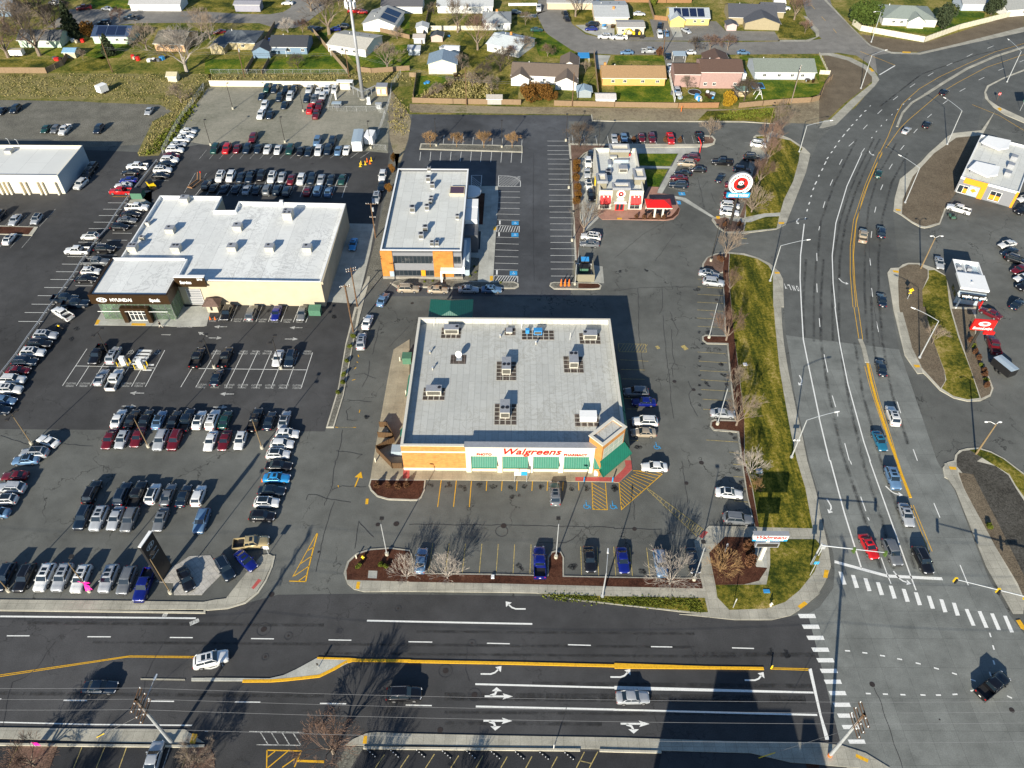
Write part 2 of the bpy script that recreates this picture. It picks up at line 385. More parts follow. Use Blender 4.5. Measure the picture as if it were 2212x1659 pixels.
sheet('road','asph_road',E1*3,'-420,1323 430,1320 500,1312 600,1285 760,1283 1170,1288 1290,1293 1400,1312 1520,1328 1640,1341 1745,1326 1776,1447 1829,1659 1860,1900 -420,1900')
sheet('avenue','asph_ave',E1*3,'1698,724 1693,664 1691,602 1679,582 1680,520 1700,470 1711,448 1749,350 1770,300 1800,274 1846,234 1898,180 1890,120 1926,114 1985,116 2049,100 2212,60 2500,-10 2500,100 2212,148 2140,184 2126,200 2110,284 2049,296 1999,332 1943,388 1931,432 1929,460 1941,578 1924,582 1918,592 1926,664 1942,755')
sheet('avenue','conc_road',E1*4,'1698,724 1770,734 1942,755 2024,995 2062,1059 2136,1251 2180,1327 2215,1373 2500,1800 2500,1900 1860,1900 1829,1659 1776,1447 1745,1326 1770,1312 1800,1270 1803,1236 1800,1195 1770,1099 1766,1061 1747,995 1715,844 1705,764')
wb=MB()
for s,w in(('1900,300 1870,360 1845,420 1826,480 1813,560 1810,640 1812,736 1832,860 1866,1010 1905,1130 1930,1230',.5),('1887,300 1857,360 1832,420 1813,480 1799,560 1796,640 1798,736',.4),('1960,330 1925,395 1905,470 1896,560 1897,640 1905,740 1925,850 1960,960',.5),('1935,310 1895,380 1875,450 1868,530 1866,620 1872,740',.4),('1778,560 1772,640 1772,738 1787,840 1815,970 1862,1110 1902,1230',.5),('1762,560 1757,640 1757,738',.35),('1740,560 1733,660 1736,730',.5),('1900,230 1990,160 2110,118 2212,95',.5),('1850,300 1800,400 1772,480 1765,560',.45),('1880,640 1885,740 1900,820',.4),('1845,740 1862,850 1900,990 1940,1110 1975,1230',.4)):
 for o in(0,.25):wb.strip([p+Vector((o,0,0))for p in P(s)],w,E1*(5.4+o))
for y0,x0,x1,w in((1497,-20,700,.5),(1494,960,1740,.9),(1501,960,1740,.5),(1467,1150,1760,.6),(1553,960,1300,.5),(1344,60,700,.5),(1400,1500,1760,.7),(1356,900,1500,.4),(1385,200,1500,.4),(1405,700,1600,.4),(1530,960,1700,.4)):
 for o in(0,1):wb.strip([G(x0+(x1-x0)*i/6,y0+o*2+(x0+(x1-x0)*i/6)*.008,0)for i in range(7)],w,E1*(5.4+o*.25))
tag(wb.build('tyre_wear',m['wear']),kind='structure')
sheet('side_street','asph_res',E1,'100,60 150,20 240,20 330,22 442,25 520,30 582,31 612,26 628,16 634,-30 720,-30 700,20 660,50 640,60 600,62 560,50 442,49 300,50 200,58')
sheet('side_street','asph_res',E1,'1165,-40 1224,-40 1225,27 1236,52 1265,74 1327,88 1590,91 1745,88 1775,84 1752,62 1738,20 1725,-40 1780,-40 1800,20 1882,98 1926,114 1900,165 1876,138 1850,120 1810,114 1770,116 1590,118 1430,118 1330,118 1250,114 1205,96 1176,66 1160,32')
sheet('driveway','conc_lt',E1,'20: 1500,110 1370,160 1370,200 1150,190')
sheet('driveway','asph_res',E1*2,'30: 380,210 1100,230 1200,330 1730,340 1790,440 0,440 0,400 430,400')
sheet('driveway','conc_lt',E1*3,'30: 590,270 700,270 740,400 640,400')
sheet('driveway','conc_lt',E1*2,'20: 1790,270 2212,260 2212,440 1900,350')
sheet('driveway','conc_lt',E1*2,'20: 1990,590 2170,600 2100,760 2010,740')
sheet('driveway','asph_res',E1*2,'30: 530,590 790,590 720,790 575,800')
sheet('pavement','conc',E1*2,'30: 1760,430 2070,430 2180,400 2170,340 2040,170 2080,180 2212,330 2212,390 2100,450 1790,450')
for k_,s in(('grass','30: 0,870 590,860 640,1100 0,1105'),('grass','30: 0,600 520,600 545,660 0,655'),('grass','30: 1500,870 1850,870 2100,905 2212,900 2212,1010 2150,1060 1900,1065 1620,1090 1500,1070'),('grass','30: 2140,600 2212,600 2212,890 2150,780'),('grass','40: 0,590 80,790 0,790'),('grass','40: 0,880 80,880 90,930 20,1000 0,1000'),('grass_dry','30: 1740,180 2000,170 2160,370 2080,410 1780,410'),('grass','30: 1350,610 1460,600 1450,660 1360,660'),('grass_dry','20: 1080,60 1365,60 1370,150 1150,160'),('grass_dry','20: 1140,180 1390,190 1400,270 1080,260'),('grass','20: 1340,340 1460,350 1780,560 1700,640 1400,600 1330,420'),('grass_dry','20: 600,350 830,560 1040,600 700,760 520,520'),('grass','20: 100,820 560,820 200,960 70,1050'),('grass_dry','20: 650,900 1180,850 1170,1080 700,1060'),('grass_dry','20: 0,150 200,160 190,300 0,500'),('grass_dry','20: 1760,60 2030,20 2050,230 1780,240'),('grass','10: 700,690 1250,470 1540,780 640,790'),('grass_dry','10: 520,660 690,670 620,790 450,790'),('grass','10: 0,640 430,640 420,780 0,800'),('grass','10: 1540,590 1800,500 2212,480 2212,780 1700,770'),('grass_dry','10: 0,0 340,0 900,0 930,50 700,140 0,120'),('grass','00: 1000,0 1480,10 1420,90 950,90'),('grass','00: 1600,10 1900,0 1830,90 1560,90'),('grass_dry','00: 1900,0 2212,0 2212,120 1830,95'),('grass_dry','00: 0,640 620,640 510,730 0,730'),('grass','00: 900,600 1100,440 1400,470 1300,620 1100,640'),('grass_dry','00: 860,680 1130,600 1200,760 700,770'),('grass','00: 450,560 700,490 690,640 600,640'),('grass','40: 670,290 1290,290 1500,90 1790,140 1780,200 1160,375 640,300'),('grass','40: 1500,0 1800,0 1750,110 1520,70'),('grass','40: 2040,90 2212,70 2212,100 2060,130'),('grass','10: 2130,60 2212,60 2212,370 2100,330'),('grass','10: 1180,350 1330,350 1300,430 1180,420')):
 sheet('lawn',k_,E1*3,s)
sheet('gravel_verge','gravel_br',E1*4,'40: 450,370 1130,460 1400,380 2212,120 2212,290 1400,500 1080,560 780,560 560,490')
sheet('gravel_verge','gravel_br',E1*4,'40: 40,600 250,610 480,700 560,780 590,860 480,960 280,1110 90,1290 0,1310 0,1010 110,800')
sheet('footpath','conc',E1*6,'40: 0,575 150,575 350,625 500,700 600,775 650,860 600,930 380,1150 180,1350 40,1385 0,1385 50,1300 120,1290 330,1090 570,900 570,830 480,740 300,650 100,600 0,600')
sheet('footpath','conc',E1*6,'40: 50,0 80,0 450,400 560,490 780,560 1080,570 1400,495 2212,290 2212,345 1400,520 1090,590 780,580 540,495')
sheet('tactile_pad','yellow_line',E1*7,'40: 900,555 990,560 985,575 895,572')
sheet('tactile_pad','yellow_line',E1*7,'40: 535,735 560,735 595,770 565,775')
def kstrip(name,mk,s,w,z=.14,closed=False):
 pts=P(s)if isinstance(s,str)else s;b=MB();b.strip(pts,w,z,closed=closed)
 n=len(b.v);lo=[(x,y,-.01)for x,y,_ in b.v];k=len(pts);vs=b.v+lo;fs=list(b.f)
 for i in range(k-1+closed):
  j=(i+1)%k
  fs+=[(2*i,2*j,n+2*j,n+2*i),(2*j+1,2*i+1,n+2*i+1,n+2*j+1)]
 if not closed:fs+=[(0,n,n+1,1),(2*k-2,2*k-1,n+2*k-1,n+2*k-2)]
 c=MB();c.add(vs,fs);return tag(c.build(name,m[mk]),kind='structure')
kstrip('median','conc','40: 2300,480 2212,510 1900,610 1600,740 1350,890 1150,1020',1.0)
kstrip('median','conc','40: 1150,1020 1000,1110 900,1220 870,1290 840,1370',.7)
kstrip('median','conc','42: 440,345 475,430 515,600',.9)
kstrip('median','yellow_line','42: 520,610 560,800 610,980 680,1200 760,1450 840,1659 43: 880,130 985,400',.45)
kstrip('kerb','kerb','20: 1965,1240 1975,1305 2212,1312 30: 0,1310 1400,1318 1750,1340',.3)
def island(s,inner,mk,kerb='kerb',z=.13):
 slab('island',kerb,s,z)
 sheet('planting_bed',mk,z+E1,inner)
slab('kerb','conc','31: 1500,-160 2040,0 2115,10 2070,200 1930,560 1880,690 1850,770 1750,820 1400,865 1200,860 1110,800 1050,720 1060,690 1200,680 1340,690 1400,560 1440,200')
sheet('lawn','grass_stripe',.13+E1,'31: 1640,60 1770,0 2000,0 1990,80 1930,300 1830,500 1790,640 1560,660 1420,690 1420,560 1500,300')
sheet('lawn','grass_dry',.13+E1,'31: 1420,745 1480,730 1580,690 1780,680 1750,810 1400,845')
sheet('planting_bed','mulch_lt',.13+E1,'31: 1075,710 1200,690 1290,735 1400,750 1390,845 1200,845 1120,790')
sheet('planting_bed','mulch_lt',.13+E1,'31: 1350,690 1400,560 1500,190 1560,60 1640,60 1500,300 1430,540 1400,700')
sheet('footpath','conc_lt',.13+2*E1,'31: 1230,690 1330,705 1450,710 1530,670 1620,650 1790,645 1790,680 1640,685 1560,710 1470,745 1400,745 1240,725')
sheet('tactile_pad','yellow_line',.13+3*E1,'31: 1770,745 1835,745 1830,765 1775,765')
sheet('tactile_pad','yellow_line',.13+3*E1,'31: 1095,680 1135,680 1140,710 1105,710')
sheet('kerb_ramp','conc_lt',E1*5,'31: 1050,690 1090,690 770,480 640,455 450,440 400,430 370,460 600,480 720,500')
slab('kerb','kerb','30: 1500,1480 1530,1460 1620,1460 1700,1420 1900,1500 2050,1600 2110,1659 31: 2110,10 1980,-10 1500,-150')
sheet('lawn','grass_stripe',.13+2*E1,'30: 1700,1480 1900,1520 2030,1610 2000,1659 31: 1985,10 1700,40 30: 1640,1659')
sheet('planting_bed','grass_dry',.13+2*E1,'30: 1520,1480 1630,1470 1640,1500 1540,1500')
slab('kerb','conc','31: 945,1240 950,1190 1000,1120 1100,1080 1230,1068 1400,1080 1560,1130 1680,1190 1780,1280 1820,1360 1830,1659 32: 1800,0 1810,200 1830,400 1870,650 1910,850 1960,1100 2030,1400 2080,1659 33: 2080,0 2180,350 2212,480 43: 0,520 100,960 125,1150 60,1320 0,1420 33: 2212,1440 2000,1610 34: 1900,15 1700,62 1300,62 700,0 33: 900,1659 500,1610 23: 2212,1555 1800,1510 1370,1432 1000,1425 0,1415 13: 1720,1418 1610,1390 1540,1330 1500,1220 1540,1090 1640,1000 1780,955 2000,940 2212,965 23: 40,1050 40,1212 1000,1225 1487,1240 1492,1040 1530,985 1585,968 1635,985 1668,1050 1668,1245 33: 0,1255 925,1270 860,870 1020,705 1510,715 1430,380 1370,0 32: 1325,1355 1200,1345 1070,1335 1030,1285 1040,1230 1080,1215 1300,1222 1240,700 1215,405 1000,400 950,360 945,320 980,300 1190,308 1185,0 31: 1180,1659 1175,1290 1140,1290 1000,1250')
zz=.13+E1
sheet('planting_bed','mulch',zz,'13: 1535,1290 1530,1190 1560,1100 1650,1015 1790,970 2000,955 2212,980 23: 20,1060 25,1225 1000,1240 1500,1252 1508,1050 1540,1000 1585,985 1630,1000 1652,1050 1652,1258 33: 0,1268 930,1280 955,1383 0,1363 23: 2212,1362 1000,1330 0,1312 13: 2212,1310')
sheet('lawn','grass_dry',zz,'23: 1380,1440 2212,1468 33: 0,1466 975,1485 1010,1640 900,1640 500,1598 0,1548 23: 2212,1545 1800,1497')
sheet('lawn','grass_dry',zz,'33: 1090,1345 1640,1340 1680,1130 1680,850 2170,850 43: 0,900 20,1000 33: 2160,1200 2000,1400 1840,1530 1640,1600 1240,1615 1110,1480')
sheet('planting_bed','mulch',zz*1.02,'33: 1020,1000 1190,825 1510,830 1490,960 1530,1150 1650,1160 1560,1300 1400,1340 1090,1345')
sheet('footpath','conc_lt',zz*1.06,'33: 1480,960 1630,955 1650,1158 1530,1150')
sheet('planting_bed','mulch',zz,'31: 1170,1270 1190,1080 1240,1085 1230,1290 1260,1659 32: 1260,0 1290,300 1340,700 1400,1200 33: 1400,0 1480,280 1560,720 1520,715 1440,380 1385,0 32: 1345,1345 1200,1328 1080,1320 1048,1285 1055,1245 1085,1232 1318,1238 1255,700 1230,392 1000,385 965,360 962,328 985,316 1208,322 1195,0 31: 1195,1659')
sheet('planting_bed','mulch_lt',zz,'31: 960,1240 970,1190 1010,1130 1100,1095 1185,1085 1170,1270 1150,1290 1010,1240')
sheet('lawn','grass_stripe',zz,'31: 1245,1085 1390,1100 1540,1140 1660,1210 1710,1290 1715,1659 32: 1720,0 1735,200 1780,650 1830,950 1900,1340 1970,1659 33: 1970,0 2060,300 2140,735 1560,722 1490,280 1410,0 32: 1400,1200 1345,700 1290,300 1262,0 31: 1262,1659 1235,1290')
sheet('tactile_pad','yellow_line',zz*1.02,'31: 1725,1280 1780,1285 1785,1302 1735,1302')
sheet('tactile_pad','yellow_line',zz*1.02,'33: 1975,1575 2050,1520 2085,1550 2010,1605')
sheet('tactile_pad','yellow_line',zz*1.02,'43: 55,1180 103,1188 85,1272 40,1265')
sheet('tactile_pad','yellow_line',zz*1.02,'13: 1645,1310 1680,1310 1670,1388 1630,1385')
sheet('tactile_pad','redpaint',zz*1.02,'33: 970,758 1012,775 950,843 912,825')
sheet('utility_pad','conc_lt',zz*1.05,'13: 1770,1190 1865,1193 1858,1275 1762,1270')
slab('kerb','conc','-420,1292 240,1298 440,1301 13: 100,1505 230,1490 380,1300 520,1130 620,1020 700,1012 745,1035 710,1150 640,1300 560,1420 430,1520 250,1580 0,1608 F: -420,1319')
kstrip('kerb','kerb','-420,1319 0,1318 442,1324 13: 0,1612 250,1592 440,1535 580,1420 660,1300 725,1150 752,1030',.3)
sheet('tactile_pad','redpaint',zz,'13: 580,1278 615,1295 530,1392 505,1378')
slab('display_pad','paver','03: 1680,1310 1860,1145 1930,1110 2050,1030 13: 60,1022 150,1160 175,1235 10,1400 03: 2180,1450 1880,1450 1870,1320',.06)
slab('kerb','kerb','12: 1310,1305 1440,880 1520,400 1620,0 1640,0 1700,-200 1760,-330 1790,-330 1680,80 1600,420 1500,960 1395,1305')
sheet('planting_bed','gravel_gr',zz,'12: 1330,1290 1450,890 1530,410 1640,20 1660,20 1590,410 1490,950 1385,1290')
slab('footpath','conc_tan','12: 2212,350 2040,460 1990,700 1900,1200 1820,1659 13: 1790,195 2212,205 23: 0,205 1780,225 2212,232 33: 0,238 50,238 190,100 180,0 32: 160,1560 130,1400 22: 2212,1400 2212,1500 1000,1500 12: 2212,1500 2212,900')
sheet('kerb_paint','redpaint',zz,'23: 1790,180 2170,182 2212,185 33: 0,185 90,100 120,60 110,0 180,0 190,98 50,236 0,236 23: 2212,230 1790,222')
sheet('kerb_paint','redpaint',zz,'13: 2145,95 2212,95 2212,195 2140,195')
slab('island','kerb','13: 1790,198 2212,205 23: 175,208 165,320 130,400 90,432 0,435 13: 2212,432 1980,425 1860,390 1790,320 1770,270')
sheet('planting_bed','mulch',zz*1.05,'13: 1800,212 2212,218 23: 160,218 150,315 120,390 85,418 0,420 13: 2212,418 1985,410 1870,378 1805,315 1785,265')
slab('footpath','conc_lt','21: 720,355 955,355 960,480 930,900 905,1320 905,1385 735,1385 755,1130 620,1120 620,1040 760,1040 770,840 735,840 735,770 790,770 815,430 715,430')
sheet('tactile_pad','yellow_line',zz,'21: 905,793 935,793 933,832 903,832');sheet('tactile_pad','yellow_line',zz,'21: 868,1325 902,1325 900,1378 866,1378')
slab('island','kerb','21: 0,1340 740,1385 1130,1385 1180,1410 1180,1440 1140,1462 400,1460 0,1445 11: 2100,1470 2000,1400')
sheet('planting_bed','gravel_gr',zz,'21: 0,1345 740,1392 1120,1397 1160,1415 1160,1435 1120,1448 400,1446 0,1430 11: 2120,1450 2020,1400')
sheet('planting_bed','mulch',E1*4,'21: 740,430 810,430 790,770 730,770 720,700')
sheet('planting_bed','gravel_gr',E1*4,'21: 560,1120 755,1130 735,1385 500,1370')
slab('island','kerb','21: 1510,1430 1520,1400 1560,1390 2040,1400 2075,1430 2060,1465 1980,1472 1560,1468')
sheet('planting_bed','gravel_gr',zz,'21: 1525,1430 1535,1405 1570,1400 1815,1404 1815,1458 1560,1455');sheet('planting_bed','mulch',zz,'21: 1820,1404 2035,1410 2060,1432 2045,1455 1980,1460 1820,1458')
slab('footpath','conc_lt','21: 1955,1200 2085,1220 2100,1400 1960,1390',.02)
slab('island','kerb','20: 105,1615 120,1552 1218,1575 1220,1648')
sheet('planting_bed','gravel_gr',zz,'20: 118,1606 131,1562 1208,1583 1208,1638')
slab('island','kerb','20: 1715,1550 2212,1560 30: 0,1555 960,1560 960,1460 1060,1470 1095,1510 1080,1560 1000,1590 31: 900,-68 20: 2212,1600 2000,1605 21: 1890,0 1830,60 1850,700 1900,820 1900,900 1850,900 1830,1000 1830,1150 1810,1390 1795,1180 1760,580 1730,0')
sheet('planting_bed','mulch_lt',zz,'20: 1740,1570 2212,1578 2212,1590 2000,1600 21: 1880,0 1820,60 1840,700 1895,830 1840,900 1815,1150 1805,1150 1775,580 1745,0')
sheet('planting_bed','mulch_lt',zz,'30: 965,1480 1050,1485 1078,1515 1060,1550 965,1560')
slab('lane','conc_lt','20: 2212,1610 1950,1615 21: 1850,60 1835,100 1850,600 1870,760 1890,840 2040,700 2040,300 2000,50',.03)
sheet('lane','conc_lt',E1*6,'30: 150,1580 905,1590 905,1659 160,1659')
sheet('lawn','grass',E1*6,'30: 280,1659 690,1659 31: 680,10 600,135 270,130 265,0');sheet('lawn','grass',E1*6,'31: 330,170 580,170 480,360 360,360 330,200')
sheet('footpath','conc_lt',E1*7,'31: 690,0 760,0 620,250 510,440 455,425 600,160 270,160 270,132 620,140')
slab('footpath','pinkconc','21: 2040,600 2212,600 31: 130,600 270,600 330,430 370,360 480,365 460,430 640,450 690,570 710,600 690,660 640,710 560,725 0,715 21: 2080,715 2030,670')
sheet('planting_bed','mulch',zz,'31: 690,585 705,600 685,655 630,700 555,715 170,712 140,700 540,695 610,680 650,640')
sheet('tactile_pad','yellow_line',zz*1.03,'31: 30,698 80,698 80,716 28,716')
slab('island','kerb','41: 1250,-60 1180,0 1100,90 870,280 815,480 800,620 880,665 1000,750 1090,800 1140,808 1210,795 1305,762 1365,610 1470,350 40: 1900,1200 1750,1410 1450,1440 1380,1480')
sheet('gravel_bed','gravel_br',zz,'41: 1240,0 1010,250 900,500 890,655 1000,735 1100,785 1150,790 1295,750 1350,600 1480,420 1500,300 40: 1800,1460 1480,1490')
slab('island','kerb','41: 735,1290 770,1240 860,1235 900,1200 960,1183 1080,1185 1240,1240 1380,1330 1440,1659 42: 1690,0 1690,400 1760,600 1830,750 1880,880 1850,960 1740,1015 1600,1020 1450,985 1300,900 1150,740 1120,715 1060,722 920,520 800,30 41: 770,1500')
sheet('gravel_bed','gravel_br',zz,'41: 860,1250 960,1200 1060,1200 1170,1260 1170,1340 1110,1480 1120,1659 42: 1150,0 1180,200 1260,450 1350,700 1360,800 1310,880 1200,760 1050,600 990,440 900,200 860,0 41: 850,1400')
sheet('lawn','grass_dry',zz,'41: 1180,1265 1240,1260 1370,1330 1400,1600 42: 1410,10 1500,330 1640,700 1730,985 1600,1000 1450,965 1320,880 1370,790 1350,690 1250,420 1180,180 1140,0 41: 1120,1659 1110,1480 1180,1350')
sheet('gravel_bed','gravel_br',zz*1.01,'42: 1425,20 1640,30 1690,130 1680,300 1720,500 1800,720 1860,880 1840,945 1745,990 1640,690 1515,320')
sheet('footpath','conc',zz*1.02,'42: 840,60 900,60 960,280 1000,440 1100,640 1110,715 1060,715 930,520 880,300');sheet('tactile_pad','yellow_line',zz*1.05,'42: 1015,625 1080,628 1088,655 1035,655')
sheet('tactile_pad','yellow_line',zz*1.05,'41: 790,1265 855,1270 855,1295 800,1285');sheet('tactile_pad','yellow_line',zz*1.05,'41: 820,600 875,608 878,625 830,622')
slab('island','kerb','42: 1455,1659 1465,1600 1510,1550 1600,1525 1720,1520 1850,1560 2000,1640 2212,1800 44: 2300,0 2200,-100 43: 2130,1440 1830,900 1500,260 1350,180 1330,80 1380,20')
sheet('gravel_bed','gravel_dk',zz,'42: 1480,1659 1490,1600 1540,1560 1650,1545 1800,1600 43: 1700,10 1900,60 2040,160 2120,300 2212,440 2300,900 2300,1500 2212,1350 1950,820 1650,260 1480,60')
sheet('gravel_bed','gravel_br',zz*1.01,'43: 1500,130 1660,150 1750,330 1900,620 2212,1250 2300,1500 2212,1500 2140,1330 1820,800 1560,300')
sheet('lawn','grass_dry',zz*1.02,'42: 1620,1545 1720,1535 1850,1575 1980,1640 43: 2212,160 2212,400 2120,270 2050,150 1850,30')
sheet('footpath','conc',zz*1.02,'43: 1350,30 1480,20 1500,180 1560,310 1830,800 2150,1400 2212,1520 2200,1659 2090,1659 1800,1150 1470,320 1350,150')
sheet('tactile_pad','yellow_line',zz*1.05,'43: 1395,65 1475,72 1480,102 1410,98');sheet('tactile_pad','yellow_line',zz*1.05,'44: 2120,68 2165,60 2212,130 2212,175 2175,160')
slab('island','kerb','40: 2350,700 2212,752 1990,840 1810,930 1780,1000 1790,1060 1880,1160 2000,1240 2212,1330 2350,1380')
sheet('gravel_bed','asph_ave',zz,'40: 2350,720 2212,770 2000,850 1830,940 1800,1000 1830,1080 1930,1150 2212,1280 2350,1330')
sheet('tactile_pad','yellow_line',zz*1.03,'40: 1920,1172 1950,1165 1975,1185 1950,1205')
slab('footpath','conc','-420,1568 0,1572 04: 1000,1238 2000,1245 14: 0,1390 -100,1380 04: 1950,1405 0,1345 -420,1592')
sheet('tactile_pad','yellow_line',zz,'04: 2080,1290 2135,1295 2110,1400 2050,1395')
slab('footpath','conc','14: 1520,1415 1600,1350 1750,1285 1840,1275 24: 0,1290 1000,1312 34: 0,1332 1200,1370 2212,1385 44: 0,1385 250,1420 500,1500 760,1659 700,1700 400,1659 34: 1900,1600 1470,1500 0,1460 24: 0,1415 14: 1840,1425')
sheet('tactile_pad','yellow_line',zz,'14: 1720,1312 1755,1315 1750,1400 1705,1400');sheet('tactile_pad','yellow_line',zz,'44: 395,1508 530,1570 520,1605 390,1545')
sheet('dirt','mulch',zz*.5,'34: 2030,1510 2212,1515 2212,1659 2080,1659')
sheet('parking_lot','asph_blk',E1*5,'-420,1612 04: 2000,1420 14: 0,1440 60,1659 500,1900 -420,1900');
sheet('parking_lot','asph_blk',E1*5,'14: 1600,1659 1720,1445 24: 0,1455 34: 0,1485 510,1500 480,1659 470,1800 14: 1500,1850')
kstrip('kerb','kerb','-420,1606 04: 0,1408 1000,1420 2000,1430 2212,1425',.3,.3);kstrip('kerb','kerb','14: 1715,1445 2212,1452 24: 600,1458 1840,1470',.3,.3);kstrip('kerb','kerb','24: 2050,1474 34: 0,1480 505,1492',.3,.3)
sheet('planting_bed','mulch_lt',zz*.6,'04: 200,1425 630,1410 540,1659 90,1659');sheet('planting_bed','mulch_lt',zz*.6,'04: 2040,1445 2212,1425 14: 50,1420 100,1520 110,1659 04: 1980,1659')
sheet('planting_bed','gravel_gr',zz*.6,'14: 1530,1430 1720,1430 1580,1659 1400,1659')
slab('island','kerb','01: -300,775 0,780 415,795 350,888 0,875 -300,870');sheet('planting_bed','mulch',zz,'01: -300,785 370,800 310,878 0,868 -300,860')
slab('median','conc','04: 1520,692 2000,700 2000,712 1520,706',.1)
slab('median','conc_lt','04: 2070,690 2212,690 14: 0,688 700,695 850,660 1000,590 1210,475 1560,488 1600,500 1420,590 1240,668 1000,700 820,722 500,722 04: 2070,722',.14)
kstrip('median_kerb','yellow_line','14: 410,722 720,720 880,708 1050,690 1240,668 1400,590 1520,520 1600,498 2212,505 24: 0,510 1000,528 2212,558 34: 0,558 1000,578 1610,587',.4,.16)
kstrip('median_kerb','yellow_line','14: 1215,476 1560,486 1640,492',.3,.17)
slab('tar_patch','tar','14: 1430,145 1500,155 1470,212 1408,205',.025);slab('tar_patch','tar','14: 425,1590 490,1595 480,1635 415,1630',.025)
slab('footpath','conc_lt','02: 1020,195 1100,50 01: 1150,1500 1850,1500 2000,1659 2212,1640 12: 60,50 20,200 02: 2200,208 1870,210 1800,205',.06)
sheet('tactile_pad','yellow_line',.07,'02: 1025,192 1050,135 1085,140 1060,190');sheet('tactile_pad','yellow_line',.07,'02: 1425,175 1575,178 1575,203 1418,200')
slab('driveway','conc_lt','11: 1500,700 1560,755 1840,760 1790,1050 1650,1620 1300,1600 1450,1050',.02)
slab('kerb','conc','01: 1400,400 1640,400 1640,470 1400,500 1390,530 1640,540',.03)
ZM=.004*8
mk={k:MB()for k in('white','worn','yellow','yfade','blue')}
def ln(k,s,w=.12,z=ZM):mk[k].strip(P(s)if isinstance(s,str)else s,w,z)
def fillp(k,s,z=ZM):
 pts=P(s)if isinstance(s,str)else s
 if sum(pts[i][0]*pts[(i+1)%len(pts)][1]-pts[(i+1)%len(pts)][0]*pts[i][1]for i in range(len(pts)))<0:pts=pts[::-1]
 mk[k].add([(p[0],p[1],z)for p in pts],[list(range(len(pts)))])
def lerp(a,b,t):return(a[0]+(b[0]-a[0])*t,a[1]+(b[1]-a[1])*t)
def stalls(k,a0,b0,a1,b1,n,w=.11,skip=()):
 A0,B0,A1,B1=P1(a0),P1(b0),P1(a1),P1(b1)
 for i in range(n+1):
  if i in skip:continue
  t=i/n;mk[k].strip([A0.lerp(A1,t),B0.lerp(B1,t)],w,ZM)
stalls('white','12: -15,455','12: -260,865','12: 1165,490','12: 1040,878',8)
ln('white','02: 2040,665 12: 0,664 1105,678')
ln('white','02: 820,635 1680,655');stalls('white','02: 940,450','02: 675,850','02: 1780,465','02: 1570,860',6,skip=(3,))
stalls('white','12: 235,-60','12: 150,150','12: 1180,-60','12: 1090,165',7)
for i in range(5):
 a=i/4.;fillp('white',[G(*TT('02',x,y))for x,y in((1495-a*70,458+a*145),(1645-a*75,462+a*145),(1640-a*75,484+a*145),(1485-a*72,480+a*145))])
fillp('white','02: 1605,615 1665,615 1660,632 1600,632');fillp('white','02: 1585,650 1680,652 1678,660 1583,660');fillp('white','02: 1545,672 1640,674 1636,688 1540,686')
for x0,y0,x1 in((1165,532,1395),(1115,601,1335),(1068,669,1280),(1013,741,1225),(958,810,1170),(905,882,1000),(848,957,1090),(728,1112,990),(668,1194,890),(605,1276,850),(545,1360,800),(478,1447,735),(408,1535,640),(342,1627,590),(268,1717,510),(198,1813,470)):
 ln('white',[G(*TT('01',x0,y0)),G(*TT('01',x1,y0+2))],.12)
for x0,y0,x1 in((1215,860,1425),(1155,935,1375),(1100,1010,1320),(1040,1095,1260),(815,1427,1010),(900,1345,1070),(1540,600,1700),(1400,780,1480)):
 ln('white',[G(*TT('01',x0,y0)),G(*TT('01',x1,y0+2))],.1)
ln('yellow','01: 1218,465 1400,467',.12);ln('worn','01: 1610,288 1820,292')
for s in('01: 55,780 150,680','01: 190,785 290,665','01: 310,785 345,740','01: 425,790 600,600','01: -120,785 -40,690','01: 0,1010 60,920','01: 110,1020 235,880','01: 235,1020 350,885'):ln('worn',s,.1)
ln('worn','01: 2110,210 1990,425',.12);ln('worn','11: 20,212 -10,260',.12)
stalls('white','11: -20,350','11: -100,450','11: 1555,250','11: 1480,478',14,.1);ln('white','11: 0,345 1540,358',.1)
stalls('worn','10: 20,1620','11: -60,60','10: 1780,1640','11: 1680,50',16,.1)
def arrow(k,at,head,L=2.6,W=.9,turn=0):
 c=G(*at)if not isinstance(at,Vector)else at;ca,sa=cos(head),sin(head)
 def q(x,y):return(c.x+x*ca-y*sa,c.y+x*sa+y*ca)
 if not turn:
  fillp(k,[q(-L/2,-.12),(q(L*.1,-.12)),q(L*.1,-W/2),q(L/2,0),q(L*.1,W/2),q(L*.1,.12),q(-L/2,.12)])
 else:
  s_=turn;u=L*.2
  mk[k].strip([q(-L*.5,0),q(-L*.1,0),q(L*.06,s_*.06*L),q(L*.2,s_*.2*L)],.24,ZM)
  e=(L*.18,s_*L*.18);dx,dy=cos(.85),sin(.85)*s_
  fillp(k,[q(e[0]+dx*u,e[1]+dy*u),q(e[0]-dy*u*.75,e[1]+dx*u*.75),q(e[0]+dy*u*.75,e[1]-dx*u*.75)])
for s,h in(('12: 170,212',180),('12: 985,222',180),('12: 115,333',0),('12: 935,345',0),('02: 1480,928',180),('12: 237,938',180),('02: 1395,1070',0),('12: 170,1080',0)):
 arrow('worn',PX(s)[0],radians(h),2.9,1.1)
arrow('worn',TT('02',1808,298),0,2.6,1,-.01 or 0);arrow('worn',TT('02',2190,292),radians(150),2.8,1.1)
for s,h,L,tn in(('23: 1120,1600',180,5.6,-1),('24: 905,645',0,5.4,1),('34: 95,678',0,5.4,1),('34: 1545,712',0,5.4,1),('14: 100,585',0,6,1)):
 arrow('white',PX(s)[0],radians(h),L*.7,1.6,tn)
